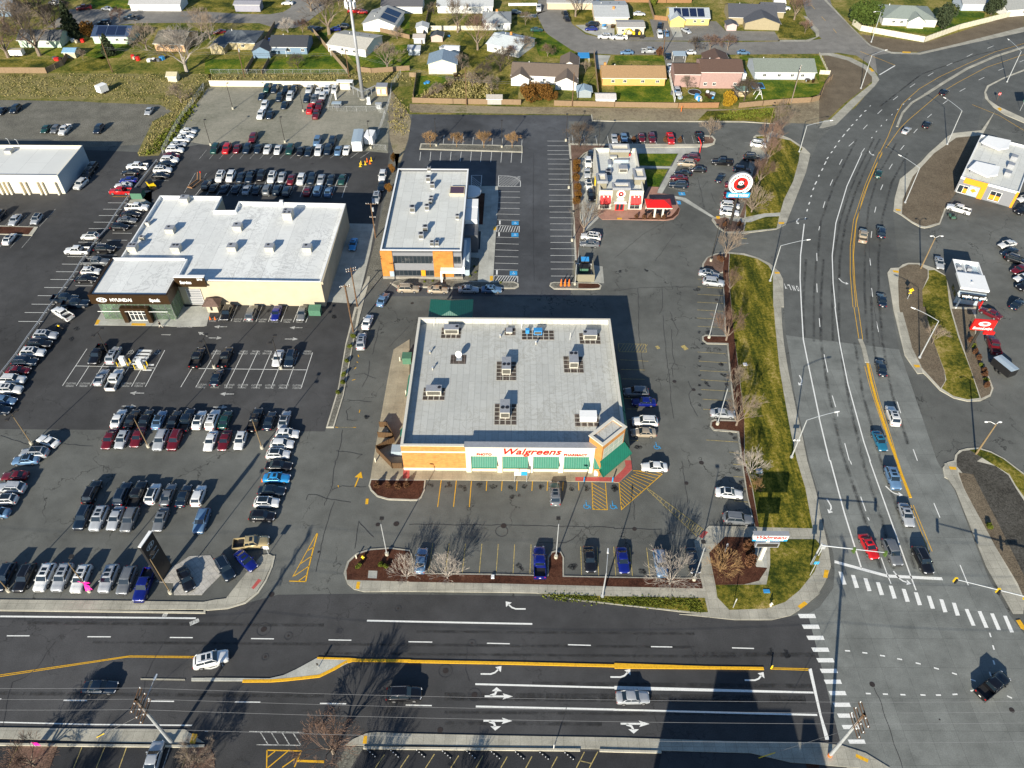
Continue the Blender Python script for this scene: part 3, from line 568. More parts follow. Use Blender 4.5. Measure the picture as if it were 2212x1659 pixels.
for s,tn in(('24: 960,886',1),('24: 950,1150',-1),('34: 220,1182',-1)):
 c=P1(s);fillp('white',[(c.x+x,c.y+y)for x,y in((-2.0,-.13),(.8,-.13),(.6,-.45),(2.1,0),(.6,.45),(.8,.13),(-2.0,.13))])
 mk['white'].strip([(c.x-1.2,c.y+.1*tn),(c.x-.5,c.y+.35*tn),(c.x-.3,c.y+.8*tn)],.3,ZM);fillp('white',[(c.x-1.0,c.y+.75*tn),(c.x-.3,c.y+1.35*tn),(c.x+.5,c.y+.75*tn)])
for s,a,b_ in(('41: 250,1390','41: 235,1330',-75),('40: 550,1659','0',-100),('31: 1965,730','0',230),('33: 0,0','0',0)):
 if b_:arrow('white',PX(s)[0],radians(b_),3.2,1.4,1)
for s,h,tn in(('32: 2030,800',-85,-1),('43: 135,500',-78,-1),('43: 800,350',-62,1),('43: 880,1290',-70,1)):arrow('white',PX(s)[0],radians(h),3.6,1.4,tn)
ln('white','04: 0,22 2115,42',.28);ln('white','14: 1752,68 24: 0,78 1325,104',.28)
for s in('04: 75,232 320,232','04: 945,242 1197,243','04: 1835,250 2082,252','14: 500,262 747,265','14: 1337,276 1583,280','24: -12,296 245,300','24: 835,312 1082,318','24: 1710,328 1957,335','34: 395,349 625,353','34: 1270,362 1507,369','04: -60,915 15,915','04: 688,929 942,931','04: 1590,937 1880,940','14: 325,946 600,950','14: 1245,962 1528,966','14: 2170,980 24: 240,986'):ln('white',s,.17)
ln('white','04: 0,1165 1000,1190 2075,1199',.17)
ln('white','24: 710,754 2212,793 34: 0,793 2150,845',.27);ln('white','24: 715,995 2212,1028 34: 0,1030 2190,1087',.27)
ln('yellow','04: -100,692 0,672 1380,462 1500,462 2100,470',.11);ln('yellow','04: -100,676 0,655 1400,449 2105,455',.11)
ln('yellow','34: 1690,578 2110,588',.13);ln('yellow','34: 1690,592 2095,604',.13)
fillp('white','34: 2093,585 2130,585 44: 25,1085 110,1355 65,1355')
ln('white','43: 165,1090 420,1160 735,1245 1330,1275',.55)
for x,y in((245,1265),(380,1300),(515,1335),(650,1378),(788,1415),(928,1450),(1060,1487),(1200,1525),(1335,1563),(1470,1600)):
 fillp('white',[G(*TT('43',x+a,y+b_))for a,b_ in((-38,-68),(4,-64),(50,72),(5,74))])
for x,y in((1630,32),(1770,55),(1905,80),(2045,105)):fillp('white',[G(*TT('44',x+a,y+b_))for a,b_ in((-60,-90),(-20,-90),(58,90),(16,90))])
for k_,x,y in((34,2080,17),(34,2122,133),(34,2172,253),(34,2225,381),(34,2280,495),(44,105,610),(44,148,727),(44,198,850),(44,245,976),(44,290,1093),(44,340,1216),(44,405,1374)):
 fillp('white',[G(*TT(str(k_),x+a,y+b_))for a,b_ in((-100,-22),(80,-22),(98,24),(-76,24))])
for x,y,r_ in((305,394,3),(492,416,6),(683,447,8),(868,484,10),(1068,530,13),(1265,584,15),(1460,641,18),(1663,712,20),(530,856,2),(714,862,2),(903,868,2),(1120,871,2),(1287,872,0),(1466,864,-4),(1660,822,-10),(2055,893,25)):
 ln('white',[G(*TT('44',x-27,y-r_*.5)),G(*TT('44',x+27,y+r_*.5))],.22)
for x,y in((1845,222),(1880,358),(1885,520),(1845,645)):ln('white',[G(*TT('44',x-6,y-24)),G(*TT('44',x+8,y+24))],.22)
ln('white','31: 2050,760 2010,1100 2005,1350 2020,1659 32: 2040,350 2090,600 2212,1185 42: 0,1200 110,1659 43: 120,0 270,560 455,1160',.24)
ln('white','41: 460,0 300,350 180,750 140,1100 150,1400 175,1659 42: 170,0 220,380 310,830 480,1450 550,1659 43: 545,0 850,860 1000,1280 1045,1400',.22)
ln('yellow','43: 1015,480 1220,980',.12);ln('yellow','43: 990,480 1190,1000',.1)
ln('yellow','42: 375,0 430,350',.12);ln('yellow','42: 420,0 470,350',.12);ln('yellow','42: 545,610 640,980 790,1450 850,1659',.11);ln('yellow','42: 490,640 560,900 700,1320',.11)
for o in(0,30):
 ln('yellow',[G(*TT(a_,x+o,y))for a_,x,y in(('40',650,1640),('41',500,330),('41',370,720),('41',335,1000),('41',335,1300),('41',365,1659))],.12)
ln('yellow','40: 680,1659 41: 610,130 480,440 400,750 370,1100 385,1400 415,1659',.12)
ln('yellow','40: 650,1659 740,1480 830,1250 900,1120 1080,960 1300,830 1600,690 1900,560 2212,470 2400,425',.13)
ln('yellow','40: 720,1600 870,1390 960,1300 1300,1010 1500,890 1800,730 2212,590',.13)
for s in('40: 320,1580 375,1530','40: 475,1395 520,1348','40: 630,1230 678,1185','40: 797,1080 850,1040','40: 978,943 1035,905','40: 1173,822 1232,786','40: 1377,710 1438,680','40: 1593,612 1657,582','40: 1817,523 1883,496','40: 450,1659 490,1603','40: 877,1620 918,1570','40: 1020,1438 1060,1392','40: 1168,1272 1215,1232','40: 1337,1122 1385,1086','40: 1517,988 1577,955','40: 1722,865 1782,836','40: 1935,762 1995,736','40: 2165,670 2212,650','41: 217,120 248,62','41: 118,345 146,280','41: 42,587 62,518','41: -5,830 5,785','41: 755,170 790,112','41: 663,392 687,335','41: 598,637 613,575','41: 560,910 568,840','41: 545,1130 555,1210','41: 565,1455 577,1548','42: 617,155 640,268','42: 0,120 8,215','42: 52,510 92,705','42: 140,955 178,1080','42: 195,1120 200,1180','42: 275,1470 325,1659','42: 840,1020 880,1145','42: 1015,1535 1060,1659','43: 335,0 348,40','43: 447,388 503,545','43: 523,612 540,645','43: 668,1045 735,1230 775,1330','43: 1238,457 1303,614','43: 1520,1125 1610,1345','31: 2185,1075 2188,1160','31: 2185,1405 2190,1500'):ln('white',s,.16)
for s in('40: 487,1205 508,1192','40: 435,1265 458,1240','40: 398,1303 412,1290','40: 345,1362 366,1343','40: 298,1418 328,1386','40: 250,1480 275,1448','40: 205,1535 222,1515','40: 162,1600 183,1575','40: 125,1655 143,1635','31: 2205,250 2212,230','31: 2165,335 2185,300','31: 2142,395 2155,370','31: 2120,470 2130,450','31: 2098,550 2110,525','31: 2078,625 2085,600','31: 2058,712 2066,688','41: 82,60 100,38','41: 55,120 75,85','41: 25,185 40,160'):
 ln('white',s,.28)
for s in('40: 965,1080 985,1065','40: 903,1133 918,1120','40: 843,1188 855,1177','40: 780,1245 792,1233','40: 722,1303 733,1290','40: 665,1365 676,1352','40: 612,1428 624,1415','40: 562,1493 575,1480','40: 545,1150 555,1140'):ln('white',s,.2)
fillp('white','40: 645,808 815,706 822,712 655,812');ln('yellow','40: 440,555 820,705',.16);ln('yellow','40: 1650,1130 1950,1250 2212,1410',.14)
ln('yellow','40: 25,180 68,225',.12);ln('yellow','40: 150,312 188,357',.12);ln('yellow','30: 2125,55 2165,100',.12)
stalls('white','21: 965,412','21: 1193,414','21: 948,716','21: 1186,722',5,.1)
for a,b_,y0,y1 in((940,1180,903,909),(930,1180,972,979),(926,1176,1040,1047),(922,1174,1110,1117),(918,1172,1183,1190),(914,1170,1253,1260),(945,1186,776,784),(940,1184,845,850)):ln('white',[G(*TT('21',a,y0)),G(*TT('21',b_,y1))],.1)
for y0,x0,x1 in((-32,1487,1730),(8,1488,1730),(60,1491,1733),(113,1494,1737),(167,1497,1740),(221,1499,1743),(277,1501,1745),(334,1502,1748),(391,1504,1715),(450,1505,1752),(510,1506,1757),(570,1508,1760),(632,1511,1763),(694,1513,1765),(759,1515,1768),(825,1517,1770),(892,1519,1775),(960,1520,1745),(1028,1520,1780),(1101,1521,1783),(1172,1522,1788),(1247,1525,1795),(1323,1527,1800),(-84,1487,1720),(-135,1487,1690)):
 ln('white',[G(*TT('21',x0,y0)),G(*TT('21',x1,y0+1))],.11)
stalls('white','20: 375,1460','20: 362,1560','20: 1215,1510','20: 1210,1580',8,.1)
stalls('white','20: 120,1640','21: 110,75','20: 1215,1640','21: 1205,102',10,.11);
ln('worn','20: 1720,1480 1728,1659 21: 1745,100 1780,900 1790,1150 1812,1390',.3)
for s in('21: 668,236 780,236 770,355 665,350 668,236','21: 962,240 1080,243 1150,262 1197,300 1197,356 958,354 962,240','21: 945,778 1185,784 1182,850 940,845 945,778','21: 912,1320 1168,1326 1168,1392','21: 905,1388 912,1320'):ln('white',s,.14)
for i in range(7):ln('white',[G(*TT('21',672,250+i*22)),G(*TT('21',672+(min(100,160-i*22)),250+i*22+min(80,(160-i*22)*.8)))],.1)
for i in range(9):ln('white',[G(*TT('21',965+max(0,i-3)*33,275+min(i,3)*26)),G(*TT('21',min(1000+i*36,1195),max(245,245+(i-6)*20)))],.1)
for i in range(8):ln('white',[G(*TT('21',955+i*28,845)),G(*TT('21',985+i*27,782))],.13)
for i in range(8):ln('white',[G(*TT('21',920+i*29,1386)),G(*TT('21',965+i*28,1325))],.13)
for s in('21: 1140,752','21: 1137,878','21: 1122,1293','31: 728,434','31: 680,530'):
 c=P1(s);fillp('blue',[(c.x-.9,c.y-.85),(c.x+.9,c.y-.85),(c.x+.9,c.y+.85),(c.x-.9,c.y+.85)],ZM-.002)
def wheelchair(k,c,sc=1.):
 mk[k].strip([(c.x+.28*sc*cos(a_),c.y-.15+.28*sc*sin(a_))for a_ in[radians(20-25*i)for i in range(11)]],.09*sc,ZM+.002)
 mk[k].strip([(c.x,c.y+.45*sc),(c.x,c.y+.05),(c.x+.3*sc,c.y+.05),(c.x+.42*sc,c.y-.35*sc)],.1*sc,ZM+.002);fillp(k,[(c.x+.1*cos(i),c.y+.6*sc+.1*sin(i))for i in(0,1,2,3,4,5)],ZM+.002)
for s in('21: 1140,752','21: 1137,878','21: 1122,1293','31: 728,434','31: 680,530'):wheelchair('white',P1(s),.8)
for s in('23: 1910,485','23: 2195,488','32: 455,1505'):wheelchair('blue',P1(s),1.7)
for s in('21: 975,745','21: 966,872','21: 943,1283'):c=P1(s);ln('white',[(c.x,c.y-.9),(c.x,c.y+.9)],.35)
stalls('white','20: 1755,1465','20: 1765,1552','30: 430,1465','30: 455,1555',7,.1);ln('white','20: 1760,1553 2212,1560 30: 0,1556 950,1562',.1)
for s in('30: 735,1460 765,1555','30: 835,1465 860,1550','30: 235,1460 250,1555','31: 575,365 790,410','31: 610,330 820,352','31: 1310,120 1510,160','31: 1185,375 1250,385','31: 1155,435 1230,445','31: 1130,490 1200,500','31: 1108,605 1180,615','31: 1125,548 1180,555','30: 1410,1540 1500,1552','31: 1290,180 1400,200'):ln('worn',s,.1)
ln('worn','31: 1350,968 1450,970',.12);ln('yfade','31: 1370,915 1430,920',.3)
for a_,x0,y0,x1,y1 in((31,900,1357,960,1360),(31,900,1440,1175,1455),(31,898,1520,1178,1535),(31,895,1605,1180,1620),(32,893,30,1180,45),(32,896,118,1185,132),(32,898,207,1165,220),(32,900,485,1205,502),(32,915,583,1220,602),(32,925,684,1230,702),(32,932,785,1242,804),(32,938,890,1255,908),(32,950,993,1275,1015),(32,960,1103,1040,1106),(32,990,1435,1332,1457),(32,1240,1567,1350,1580),(33,1280,38,1375,45),(33,1285,170,1395,178),(33,1400,303,1420,308),(33,1290,433,1440,447),(33,1150,568,1475,585),(32,60,568,365,585),(32,70,672,330,680),(32,85,775,330,780),(32,110,985,250,990),(32,130,1100,260,1100),(32,150,1215,220,1215),(32,165,1435,255,1443)):
 ln('yfade',[G(*TT(str(a_),x0,y0)),G(*TT(str(a_),x1,y1))],.11)
ln('yfade','32: 40,395 335,400 345,486 52,482 40,395',.12)
for i in range(9):ln('yfade',[G(*TT('32',50+i*32,482)),G(*TT('32',50+i*32+50,400))],.09)
stalls('yellow','23: 342,210','23: 303,500','23: 668,218','23: 645,500',2,.13)
for x in(835,1000,1162,1328,1492,1660):ln('yellow',[G(*TT('23',x,220)),G(*TT('23',x-8,325))],.13)
ln('yellow','23: 1825,232 1828,320',.13)
for s in('23: 1970,235 1980,525 2135,530 2115,238',):ln('yellow',s,.13)
for i in range(8):ln('yellow',[G(*TT('23',1972+.0*i,245+i*37)),G(*TT('23',2117+i*1 if i<6 else 2060-(i-6)*50,325+i*42 if i<5 else 527))],.1)
stalls('yfade','23: 250,890','23: 205,1205','23: 1312,905','23: 1300,1225',6,.12);stalls('yfade','23: 1848,925','23: 1858,1235','33: -8,930','33: 15,1245',2,.12)
ln('yfade','33: 165,935 195,1245',.12);ln('yfade','33: 348,940 383,1250',.12)
ln('yellow','33: 50,240 75,530 350,290 515,145 440,118 200,108',.13)
for i in range(7):ln('yellow',[G(*TT('33',55+i*2.6,250+i*38)),G(*TT('33',240-i*26,395+i*20))],.1)
for i in range(8):ln('yellow',[G(*TT('33',75+i*26,225-i*16)),G(*TT('33',270+i*32,372-i*30))],.1)
ln('yfade','33: 350,290 965,745',.12);ln('yfade','33: 345,300 890,815',.12)
for i in range(14):ln('yfade',[G(*TT('33',385+i*42,318+i*31)),G(*TT('33',375+i*38,345+i*35))],.08)
for i in range(4):ln('yfade',[G(*TT('33',820+i*42,635+i*32)),G(*TT('33',790+i*40,715+i*28))],.12)
ln('yellow','13: 1210,785 950,1255',.12);ln('yellow','13: 1218,785 1170,960 1110,1200 1090,1305',.2);ln('yellow','13: 912,1300 1090,1305',.18)
for s in('13: 1115,970 1180,930','13: 1030,1115 1155,1030','13: 965,1245 1130,1135','13: 1010,1300 1100,1235'):ln('yellow',s,.15)
c=P1('13: 1655,200');arrow('yellow',c,radians(80),3.6,1.5);ln('yellow','13: 1755,410 1748,470',.5);ln('yfade','32: 735,415 780,460',1.0);ln('yfade','32: 455,420 480,450',.7)
for s in('12: 1655,515 1665,540','12: 1640,590 1655,600','12: 1615,670 1635,650','12: 1590,790 1625,780','12: 1675,1110 1668,1140','12: 1410,1295 1440,1300','12: 1605,1300 1635,1298','13: 1440,265 1445,290'):ln('yellow',s,.15)
ln('yfade','12: 1440,1297 1610,1299',.06)
for s in('04: 195,1420 90,1659','04: 885,1437 795,1659','04: 1130,1440 1040,1659','04: 1368,1435 1288,1659','04: 2025,1485 1965,1659','14: 1940,1515 1840,1659','14: 2205,1520 2112,1659','24: 268,1510 172,1659','24: 530,1525 445,1659','24: 792,1527 715,1659','24: 1055,1537 985,1659','24: 1322,1533 1255,1659','24: 1595,1537 1530,1659','24: 1888,1485 1800,1659','24: 2032,1485 1940,1659','24: 1840,1582 1960,1610'):ln('yfade',s,.12)
ln('worn','04: 1835,1437 1760,1659',.12)
ln('yellow','14: 672,1468 1043,1476',.16);ln('yellow','14: 672,1468 668,1659',.16);ln('yellow','14: 1043,1476 968,1650',.16)
for s in('14: 675,1545 760,1478','14: 680,1659 895,1480','14: 835,1655 1015,1530'):ln('yellow',s,.14)
fillp('yellow','14: 1005,1570 1290,1580 1288,1607 1000,1595')
for s in('14: 480,1265 1080,1275','14: 560,1408 1040,1415','14: 597,1268 685,1408','14: 715,1270 802,1412','14: 832,1270 920,1415','14: 950,1275 1040,1418','14: 0,1262 40,1265'):ln('worn',s,.12)
ln('yellow','04: 1150,1298 1020,1340 1090,1290',.15)
ln('worn','04: 1760,0 1810,0',.8);ln('worn','04: 2050,105 2150,60',.7)
for k_,mm in(('white','white_line'),('worn','worn'),('yellow','yellow_line'),('yfade','yfade'),('blue','blue_paint')):
 tag(mk[k_].build({'white':'white_markings','worn':'worn_white_markings','yellow':'yellow_markings','yfade':'faded_yellow_markings','blue':'blue_markings'}[k_],m[mm]),kind='structure')
st=MB();rs=random.Random(9)
def stain(px,r):
 c=P1(px)
 for q in range(3):
  ox,oy,rr=rs.gauss(0,r*.35),rs.gauss(0,r*.35),r*rs.uniform(.35,.8);st.add([(c.x+ox+rr*rs.uniform(.6,1.2)*cos(i*pi/6),c.y+oy+rr*rs.uniform(.6,1.3)*sin(i*pi/6),ZM+.001+q*.0015)for i in range(12)],[list(range(12))])
for i in range(8):stain('23: %d,%d'%(250+i*166,262+(i%3)*12),.75)
for s in('23: 1745,300','23: 1915,300','23: 2190,295','33: 10,305','23: 1140,375','33: 290,1190','23: 1770,1160','33: 1320,100','33: 1370,230','32: 260,1500','32: 1010,255','32: 960,400','32: 1150,630','32: 1170,730','32: 1000,840','12: 1390,100','02: 760,355','04: 1945,1565','23: 1200,1160','32: 1290,1400','31: 350,1270','31: 60,1270','31: 900,1480','34: 1700,420','34: 1850,425','02: 830,230','12: 1740,1185'):stain(s,.8)
for s in('32: 920,%d'%y for y in(270,360,540,640,740,850,950,1060)):stain(s,.45)
tag(st.build('oil_stains',m['wear2']),kind='structure')
def text_mesh(s,size,ext=.02,shear=0,width=None,bold=0):
 cu=bpy.data.curves.new('lettering','FONT');cu.body=s;cu.size=size;cu.extrude=ext;cu.shear=shear;cu.align_x='CENTER';cu.align_y='CENTER';cu.offset=bold;cu.resolution_u=3
 ob=bpy.data.objects.new('lettering',cu);me=bpy.data.meshes.new_from_object(ob)
 bpy.data.objects.remove(ob);bpy.data.curves.remove(cu)
 if width:
  xs=[v.co.x for v in me.vertices];k=width/(max(xs)-min(xs))
  for v in me.vertices:v.co.x*=k
 return me
def lettering(name,s,size,mat,org,right,up,ext=.02,shear=0,width=None,parent=None,bold=0,group_mesh=None):
 me=text_mesh(s,size,ext,shear,width,bold);r=Vector(right).normalized();u=Vector(up).normalized();n=r.cross(u)
 M=Matrix(((r.x,u.x,n.x,org[0]),(r.y,u.y,n.y,org[1]),(r.z,u.z,n.z,org[2]),(0,0,0,1)))
 if parent:M=Matrix.Translation(-Vector(parent.location))@M
 me.transform(M);me.materials.clear();me.materials.append(mat)
 o=put(name,me,parent)
 return o
tx=[]
def gtext(s,px,size,head,width=None,k='worn',bold=.01):
 c=P1(px);h=radians(head);o=lettering('ground_lettering',s,size,m[k],(c.x,c.y,ZM+.002),(cos(h),sin(h),0),(-sin(h),cos(h),0),ext=.0005,width=width,bold=bold);tag(o,kind='structure')
for ch,x,y in(('O',1978,1454),('N',1936,1450),('L',1890,1442),('Y',1843,1430)):
 c=P1('31: %d,%d'%(x,y));h=radians(180);o=lettering('ground_lettering',ch,2.9,m['white_line'],(c.x,c.y,ZM+.002),(cos(h),sin(h),0),(-sin(h),cos(h),0),ext=.0005,width=.5,bold=.04);tag(o,kind='structure')
for i in range(8):gtext('CUSTOMER\nPARKING','12: %d,%d'%(-35+i*147.5,853+i*1.2),.72,0,2.1)
for x in(760,910,1360,1505):gtext('CUSTOMER\nPARKING','02: %d,840'%x,.72,0,2.1)
for x in(125,415,550,680,1105):gtext('CUSTOMER\nPARKING','12: %d,488'%x,.72,180,2.1)
for i in range(8):gtext('CUSTOMER\nPARKING','12: %d,%d'%(87+i*134,140+i*1.6),.72,0,1.9)
gtext('SERVICE','02: 1998,211',1.0,0,3.4)
for s,w in(('02: 1415,488',1),('02: 1700,490',1)):c=P1(s);wheel=MB();wheel.strip([(c.x+.55*cos(i*pi/5),c.y+.55*sin(i*pi/5))for i in range(10)],.12,ZM,closed=True);wheel.strip([(c.x-.7,c.y-.6),(c.x,c.y-.2),(c.x,c.y+.9)],.12,ZM);tag(wheel.build('ground_symbol',m['worn']),kind='structure')
mh=MB()
for s,r_ in(('13: 1868,690',.38),('13: 2068,682',.5),('13: 720,1445',.45),('23: 1015,703',.5),('33: 777,243',.38),('33: 217,738',.38),('32: 648,803',.42),('32: 855,892',.4),('33: 940,22',.45),('14: 637,162',.45),('14: 902,232',.16),('24: 388,610',.42),('24: 700,870',.42),('24: 672,312',.16),('44: 572,757',.4),('44: 2080,1035',.38),('44: 1300,1137',.12),('21: 28,1617',.35),('24: 330,1250',.4),('11: 1160,110',.35),('13: 1230,985',.2),('14: 652,460',.2),('13: 2088,1596',.15)):
 c=P1(s);mh.disc((c.x,c.y,ZM+.004),r_,16)
tag(mh.build('manhole_covers',m['manhole']),kind='structure')
mh=MB()
for s,r_ in(('14: 637,162',1.05),('24: 388,610',1.0),('24: 700,870',.95),('23: 995,762',1.05),('24: 672,312',.6),('14: 902,232',.6),('13: 2088,1596',.5),('14: 652,460',.5)):
 c=P1(s);mh.strip([(c.x+r_*cos(i*pi/12),c.y+r_*sin(i*pi/12))for i in range(24)],.1,ZM+.002,closed=True)
for s in('32: 525,90 540,300 570,600 595,770 620,1100 640,1200','32: 615,240 630,500 655,600 620,650 635,760','32: 600,50 650,180 690,250 670,310','32: 520,0 480,80','32: 265,0 265,300 290,500 320,700','23: 0,688 950,695 1400,705 2212,720 33: 0,735 500,740','12: 1615,735 1720,715 1780,750 1850,770','12: 1780,580 1760,750 1700,860','12: 1535,1005 1660,1010 1800,1025','12: 1585,1075 1530,1120 1540,1220 1650,1220','13: 1090,430 1120,365 1220,370 1310,405 1580,450','13: 1410,0 1370,300 1310,430 1290,485','13: 1370,320 1490,275 1740,283','13: 1400,440 1330,640 1270,860 1200,1200','24: 1720,910 1580,1440','24: 620,350 610,600 645,720','34: 780,290 850,400 905,540','04: 1825,220 1660,500 1560,700 1550,900','04: 600,280 500,430 390,590 270,685 130,740 100,850 60,1060 10,1300','13: 1820,830 1660,650 1620,950','33: 730,0 760,250 790,450','33: 210,440 215,640','32: 800,800 835,890 800,940 830,1050 900,1180','12: 1490,1330 1460,1500 1420,1659','12: 1420,1550 1700,1590 1640,1640','02: 0,1390 300,1480 700,1480 1000,1500','23: 1400,880 1580,890 1700,880 1820,800 1860,740','31: 0,1130 300,880 620,690','31: 660,860 440,1160','31: 900,260 950,480 970,600','31: 1040,420 1100,560','31: 0,1480 300,1448 700,1440 1000,1445','31: 255,1450 260,1659','31: 515,1450 518,1659','21: 1340,0 1335,800 1345,1380','12: 2212,200 1990,430','12: 1885,205 1810,510','33: 100,0 0,-300','44: 590,790 650,900 760,1250 900,1659','42: 590,0 660,420','41: 540,900 545,1300 580,1659'):
 pts=P(s);pp=[]
 for a,b_ in zip(pts,pts[1:]):
  n_=max(2,int((b_-a).length/.9))
  for i in range(n_):q=a.lerp(b_,i/n_);pp.append((q.x+random.uniform(-.1,.1),q.y+random.uniform(-.1,.1)))
 pp.append(pts[-1]);mh.strip(pp,.09,ZM+.001)
tag(mh.build('tar_sealed_cracks',m['tar']),kind='structure')
def loft(stations,mat,name,smooth=True):
 b=MB();n=len(stations[0][1])
 for x,pr in stations:b.v+=[(x,y,z)for y,z in pr]
 for i in range(len(stations)-1):
  for j in range(n-1):b.f.append([i*n+j,(i+1)*n+j,(i+1)*n+j+1,i*n+j+1]);b.m.append(0)
 b.f.append(list(range(n)));b.m.append(0);k=(len(stations)-1)*n;b.f.append([k+j for j in range(n)][::-1]);b.m.append(0)
 return b
def prof(w,zt,zb=.22,tw=.9,crown=.03):
 zm=zb+(zt-zb)*.55
 return[(w*.93,zb),(w,zb+.08),(w,zm),(w*.97,zt-.1),(w*tw,zt),(w*.4,zt+crown),(-w*.4,zt+crown),(-w*tw,zt),(-w*.97,zt-.1),(-w,zm),(-w,zb+.08),(-w*.93,zb)]
KIND={'S':dict(L=4.85,w=.92,hood=.80,belt=.95,roof=1.46,ws=.95,rf=.25,rr=-.95,rb=-1.65,tz=1.0,wr=.33,wx=(1.45,-1.40)),'C':dict(L=4.7,w=.93,hood=.78,belt=.90,roof=1.34,ws=.75,rf=.0,rr=-.85,rb=-1.75,tz=.98,wr=.34,wx=(1.42,-1.35)),'H':dict(L=4.45,w=.92,hood=.92,belt=1.03,roof=1.62,ws=1.0,rf=.35,rr=-1.45,rb=-1.95,tz=1.05,wr=.34,wx=(1.35,-1.33)),'U':dict(L=5.1,w=.985,hood=1.02,belt=1.13,roof=1.78,ws=1.05,rf=.42,rr=-1.75,rb=-2.2,tz=1.12,wr=.37,wx=(1.47,-1.43)),'V':dict(L=5.1,w=1.0,hood=.98,belt=1.08,roof=1.80,ws=1.55,rf=.7,rr=-2.05,rb=-2.42,tz=1.1,wr=.35,wx=(1.6,-1.5)),'P':dict(L=5.95,w=1.0,hood=1.12,belt=1.22,roof=1.90,ws=1.25,rf=.65,rr=-.75,rb=-.95,tz=1.22,wr=.41,wx=(1.9,-1.75)),}
CM={}
def make_kind(k):
 d=KIND[k];L=d['L']/2;w=d['w'];out={}
 hz,bz,tz=d['hood'],d['belt'],d['tz']
 st=[(L,prof(w*.62,hz-.36,.3)),(L-.05,prof(w*.78,hz-.26,.26)),(L-.16,prof(w*.88,hz-.15)),(L-.4,prof(w*.955,hz-.06)),(L-.9,prof(w,hz)),(d['ws']+.12,prof(w,bz-.03)),(d['ws'],prof(w,bz)),(d['rf'],prof(w,bz+.02))]
 if k=='P':
  st+=[(-.95,prof(w,bz)),(-1.0,prof(w,.62)),(-L+.2,prof(w,.62)),(-L+.02,prof(w*.98,.6,.3))]
 else:
  st+=[(d['rr'],prof(w,bz+.02)),(d['rb'],prof(w*.99,tz)),(-L+.3,prof(w*.96,tz-.02)),(-L+.1,prof(w*.9,tz-.1,.26)),(-L+.02,prof(w*.82,tz-.24,.28)),(-L,prof(w*.74,tz-.42,.3))]
 out['body']=loft(st,None,'body')
 if k=='P':
  bed=MB();h=1.2
  for s in(-1,1):bed.box(-L+.02,s*w-(.1 if s>0 else 0),.6,-.97,s*w+(0 if s>0 else.1),h)
  bed.box(-L,-w+.02,.55,-L+.09,w-.02,h);bed.box(-1.05,-w,.6,-.95,w,h)
  out['cargo_bed']=bed
  lin=MB();lin.box(-L+.1,-w+.11,.66,-1.06,w-.11,.70)
  for s in(-1,1):lin.box(-2.15,s*(w-.12)-.11,.7,-1.35,s*(w-.12)+.11,.9)
  out['bed_liner']=lin
 gw,tw=w*.93,w*.73;z0,z1=bz-.01,d['roof']-.05
 ws,rf,rr,rb=d['ws'],d['rf'],d['rr'],d['rb']
 tzb=max(z0,tz-.02)if k!='P' else z0
 g=MB();g.add([(ws,-gw*.92,z0),(ws,gw*.92,z0),(rf,tw,z1),(rf,-tw,z1)],[(0,1,2,3)]);out['windshield']=g
 g=MB();g.add([(rb,gw*.9,tzb),(rb,-gw*.9,tzb),(rr,-tw,z1),(rr,tw,z1)],[(0,1,2,3)]);out['rear_window']=g
 for s,nm in((-1,'r'),(1,'l')):
  g=MB();q=[(ws-.02,s*gw*.93,z0),(rb+.02,s*gw*.91,tzb),(rr,s*tw*1.01,z1),(rf,s*tw*1.01,z1)]
  g.add(q,[(0,1,2,3)]if s<0 else[(3,2,1,0)]);out['side_window_'+nm]=g
 r=MB();zt=d['roof'];rw=tw*1.06
 ring=lambda e,z:[(rf+.07-e,-rw+e,z),(rf+.07-e,rw-e,z),(rr-.08+e,rw-e,z),(rr-.08+e,-rw+e,z)]
 r.add(ring(0,z1-.03)+ring(.02,z1+.01)+ring(.22,zt),[(0,1,5,4),(1,2,6,5),(2,3,7,6),(3,0,4,7),(4,5,9,8),(5,6,10,9),(6,7,11,10),(7,4,8,11),(8,9,10,11)])
 out['roof']=r
 p=MB()
 for s in(-1,1):
  p.tube((ws+.03,s*gw*.94,z0-.01),(rf+.03,s*tw*1.04,z1),.05,.045,4);p.tube((rb-.02,s*gw*.92,tzb-.01),(rr-.03,s*tw*1.04,z1),.085,.07,4)
  xm=(rf+rr)/2-.05;p.tube((xm-.02,s*gw*.955,z0),(xm,s*tw*1.05,z1),.04,.04,4)
 out['roof'].add(p.v,p.f)
 wl=MB();wl.tube((0,-.11,0),(0,.11,0),d['wr'],d['wr'],14);out['tyre']=wl
 wl=MB();wl.tube((0,-.125,0),(0,.125,0),d['wr']*.62,d['wr']*.62,10);out['rim']=wl
 h=MB();h.cbox((0,0,0),(.16,.34,.13));out['headlight']=h
 h=MB();h.cbox((0,0,0),(.1,.2,.22 if k in 'UHVP' else.13));out['taillight']=h
 h=MB();h.box(-.08,-.1,-.07,.08,.1,.07);out['mirror']=h
 h=MB();h.cbox((0,0,0),(.05,w*.95,.2));out['grille']=h
 h=MB();h.cbox((0,0,0),(.07,w*1.5,.14));out['bumper']=h
 h=MB();h.cbox((0,0,0),(.03,.34,.14));out['plate']=h
 h=MB();x0=rf-.2;h.add([(x0,-tw*.6,zt+.006),(x0,tw*.6,zt+.006),(x0-.55,tw*.6,zt+.006),(x0-.55,-tw*.6,zt+.006)],[(0,1,2,3)])
 if k in 'U':h.add([(x0-.75,-tw*.6,zt+.006),(x0-.75,tw*.6,zt+.006),(x0-1.35,tw*.6,zt+.006),(x0-1.35,-tw*.6,zt+.006)],[(0,1,2,3)])
 out['sunroof']=h
 h=MB()
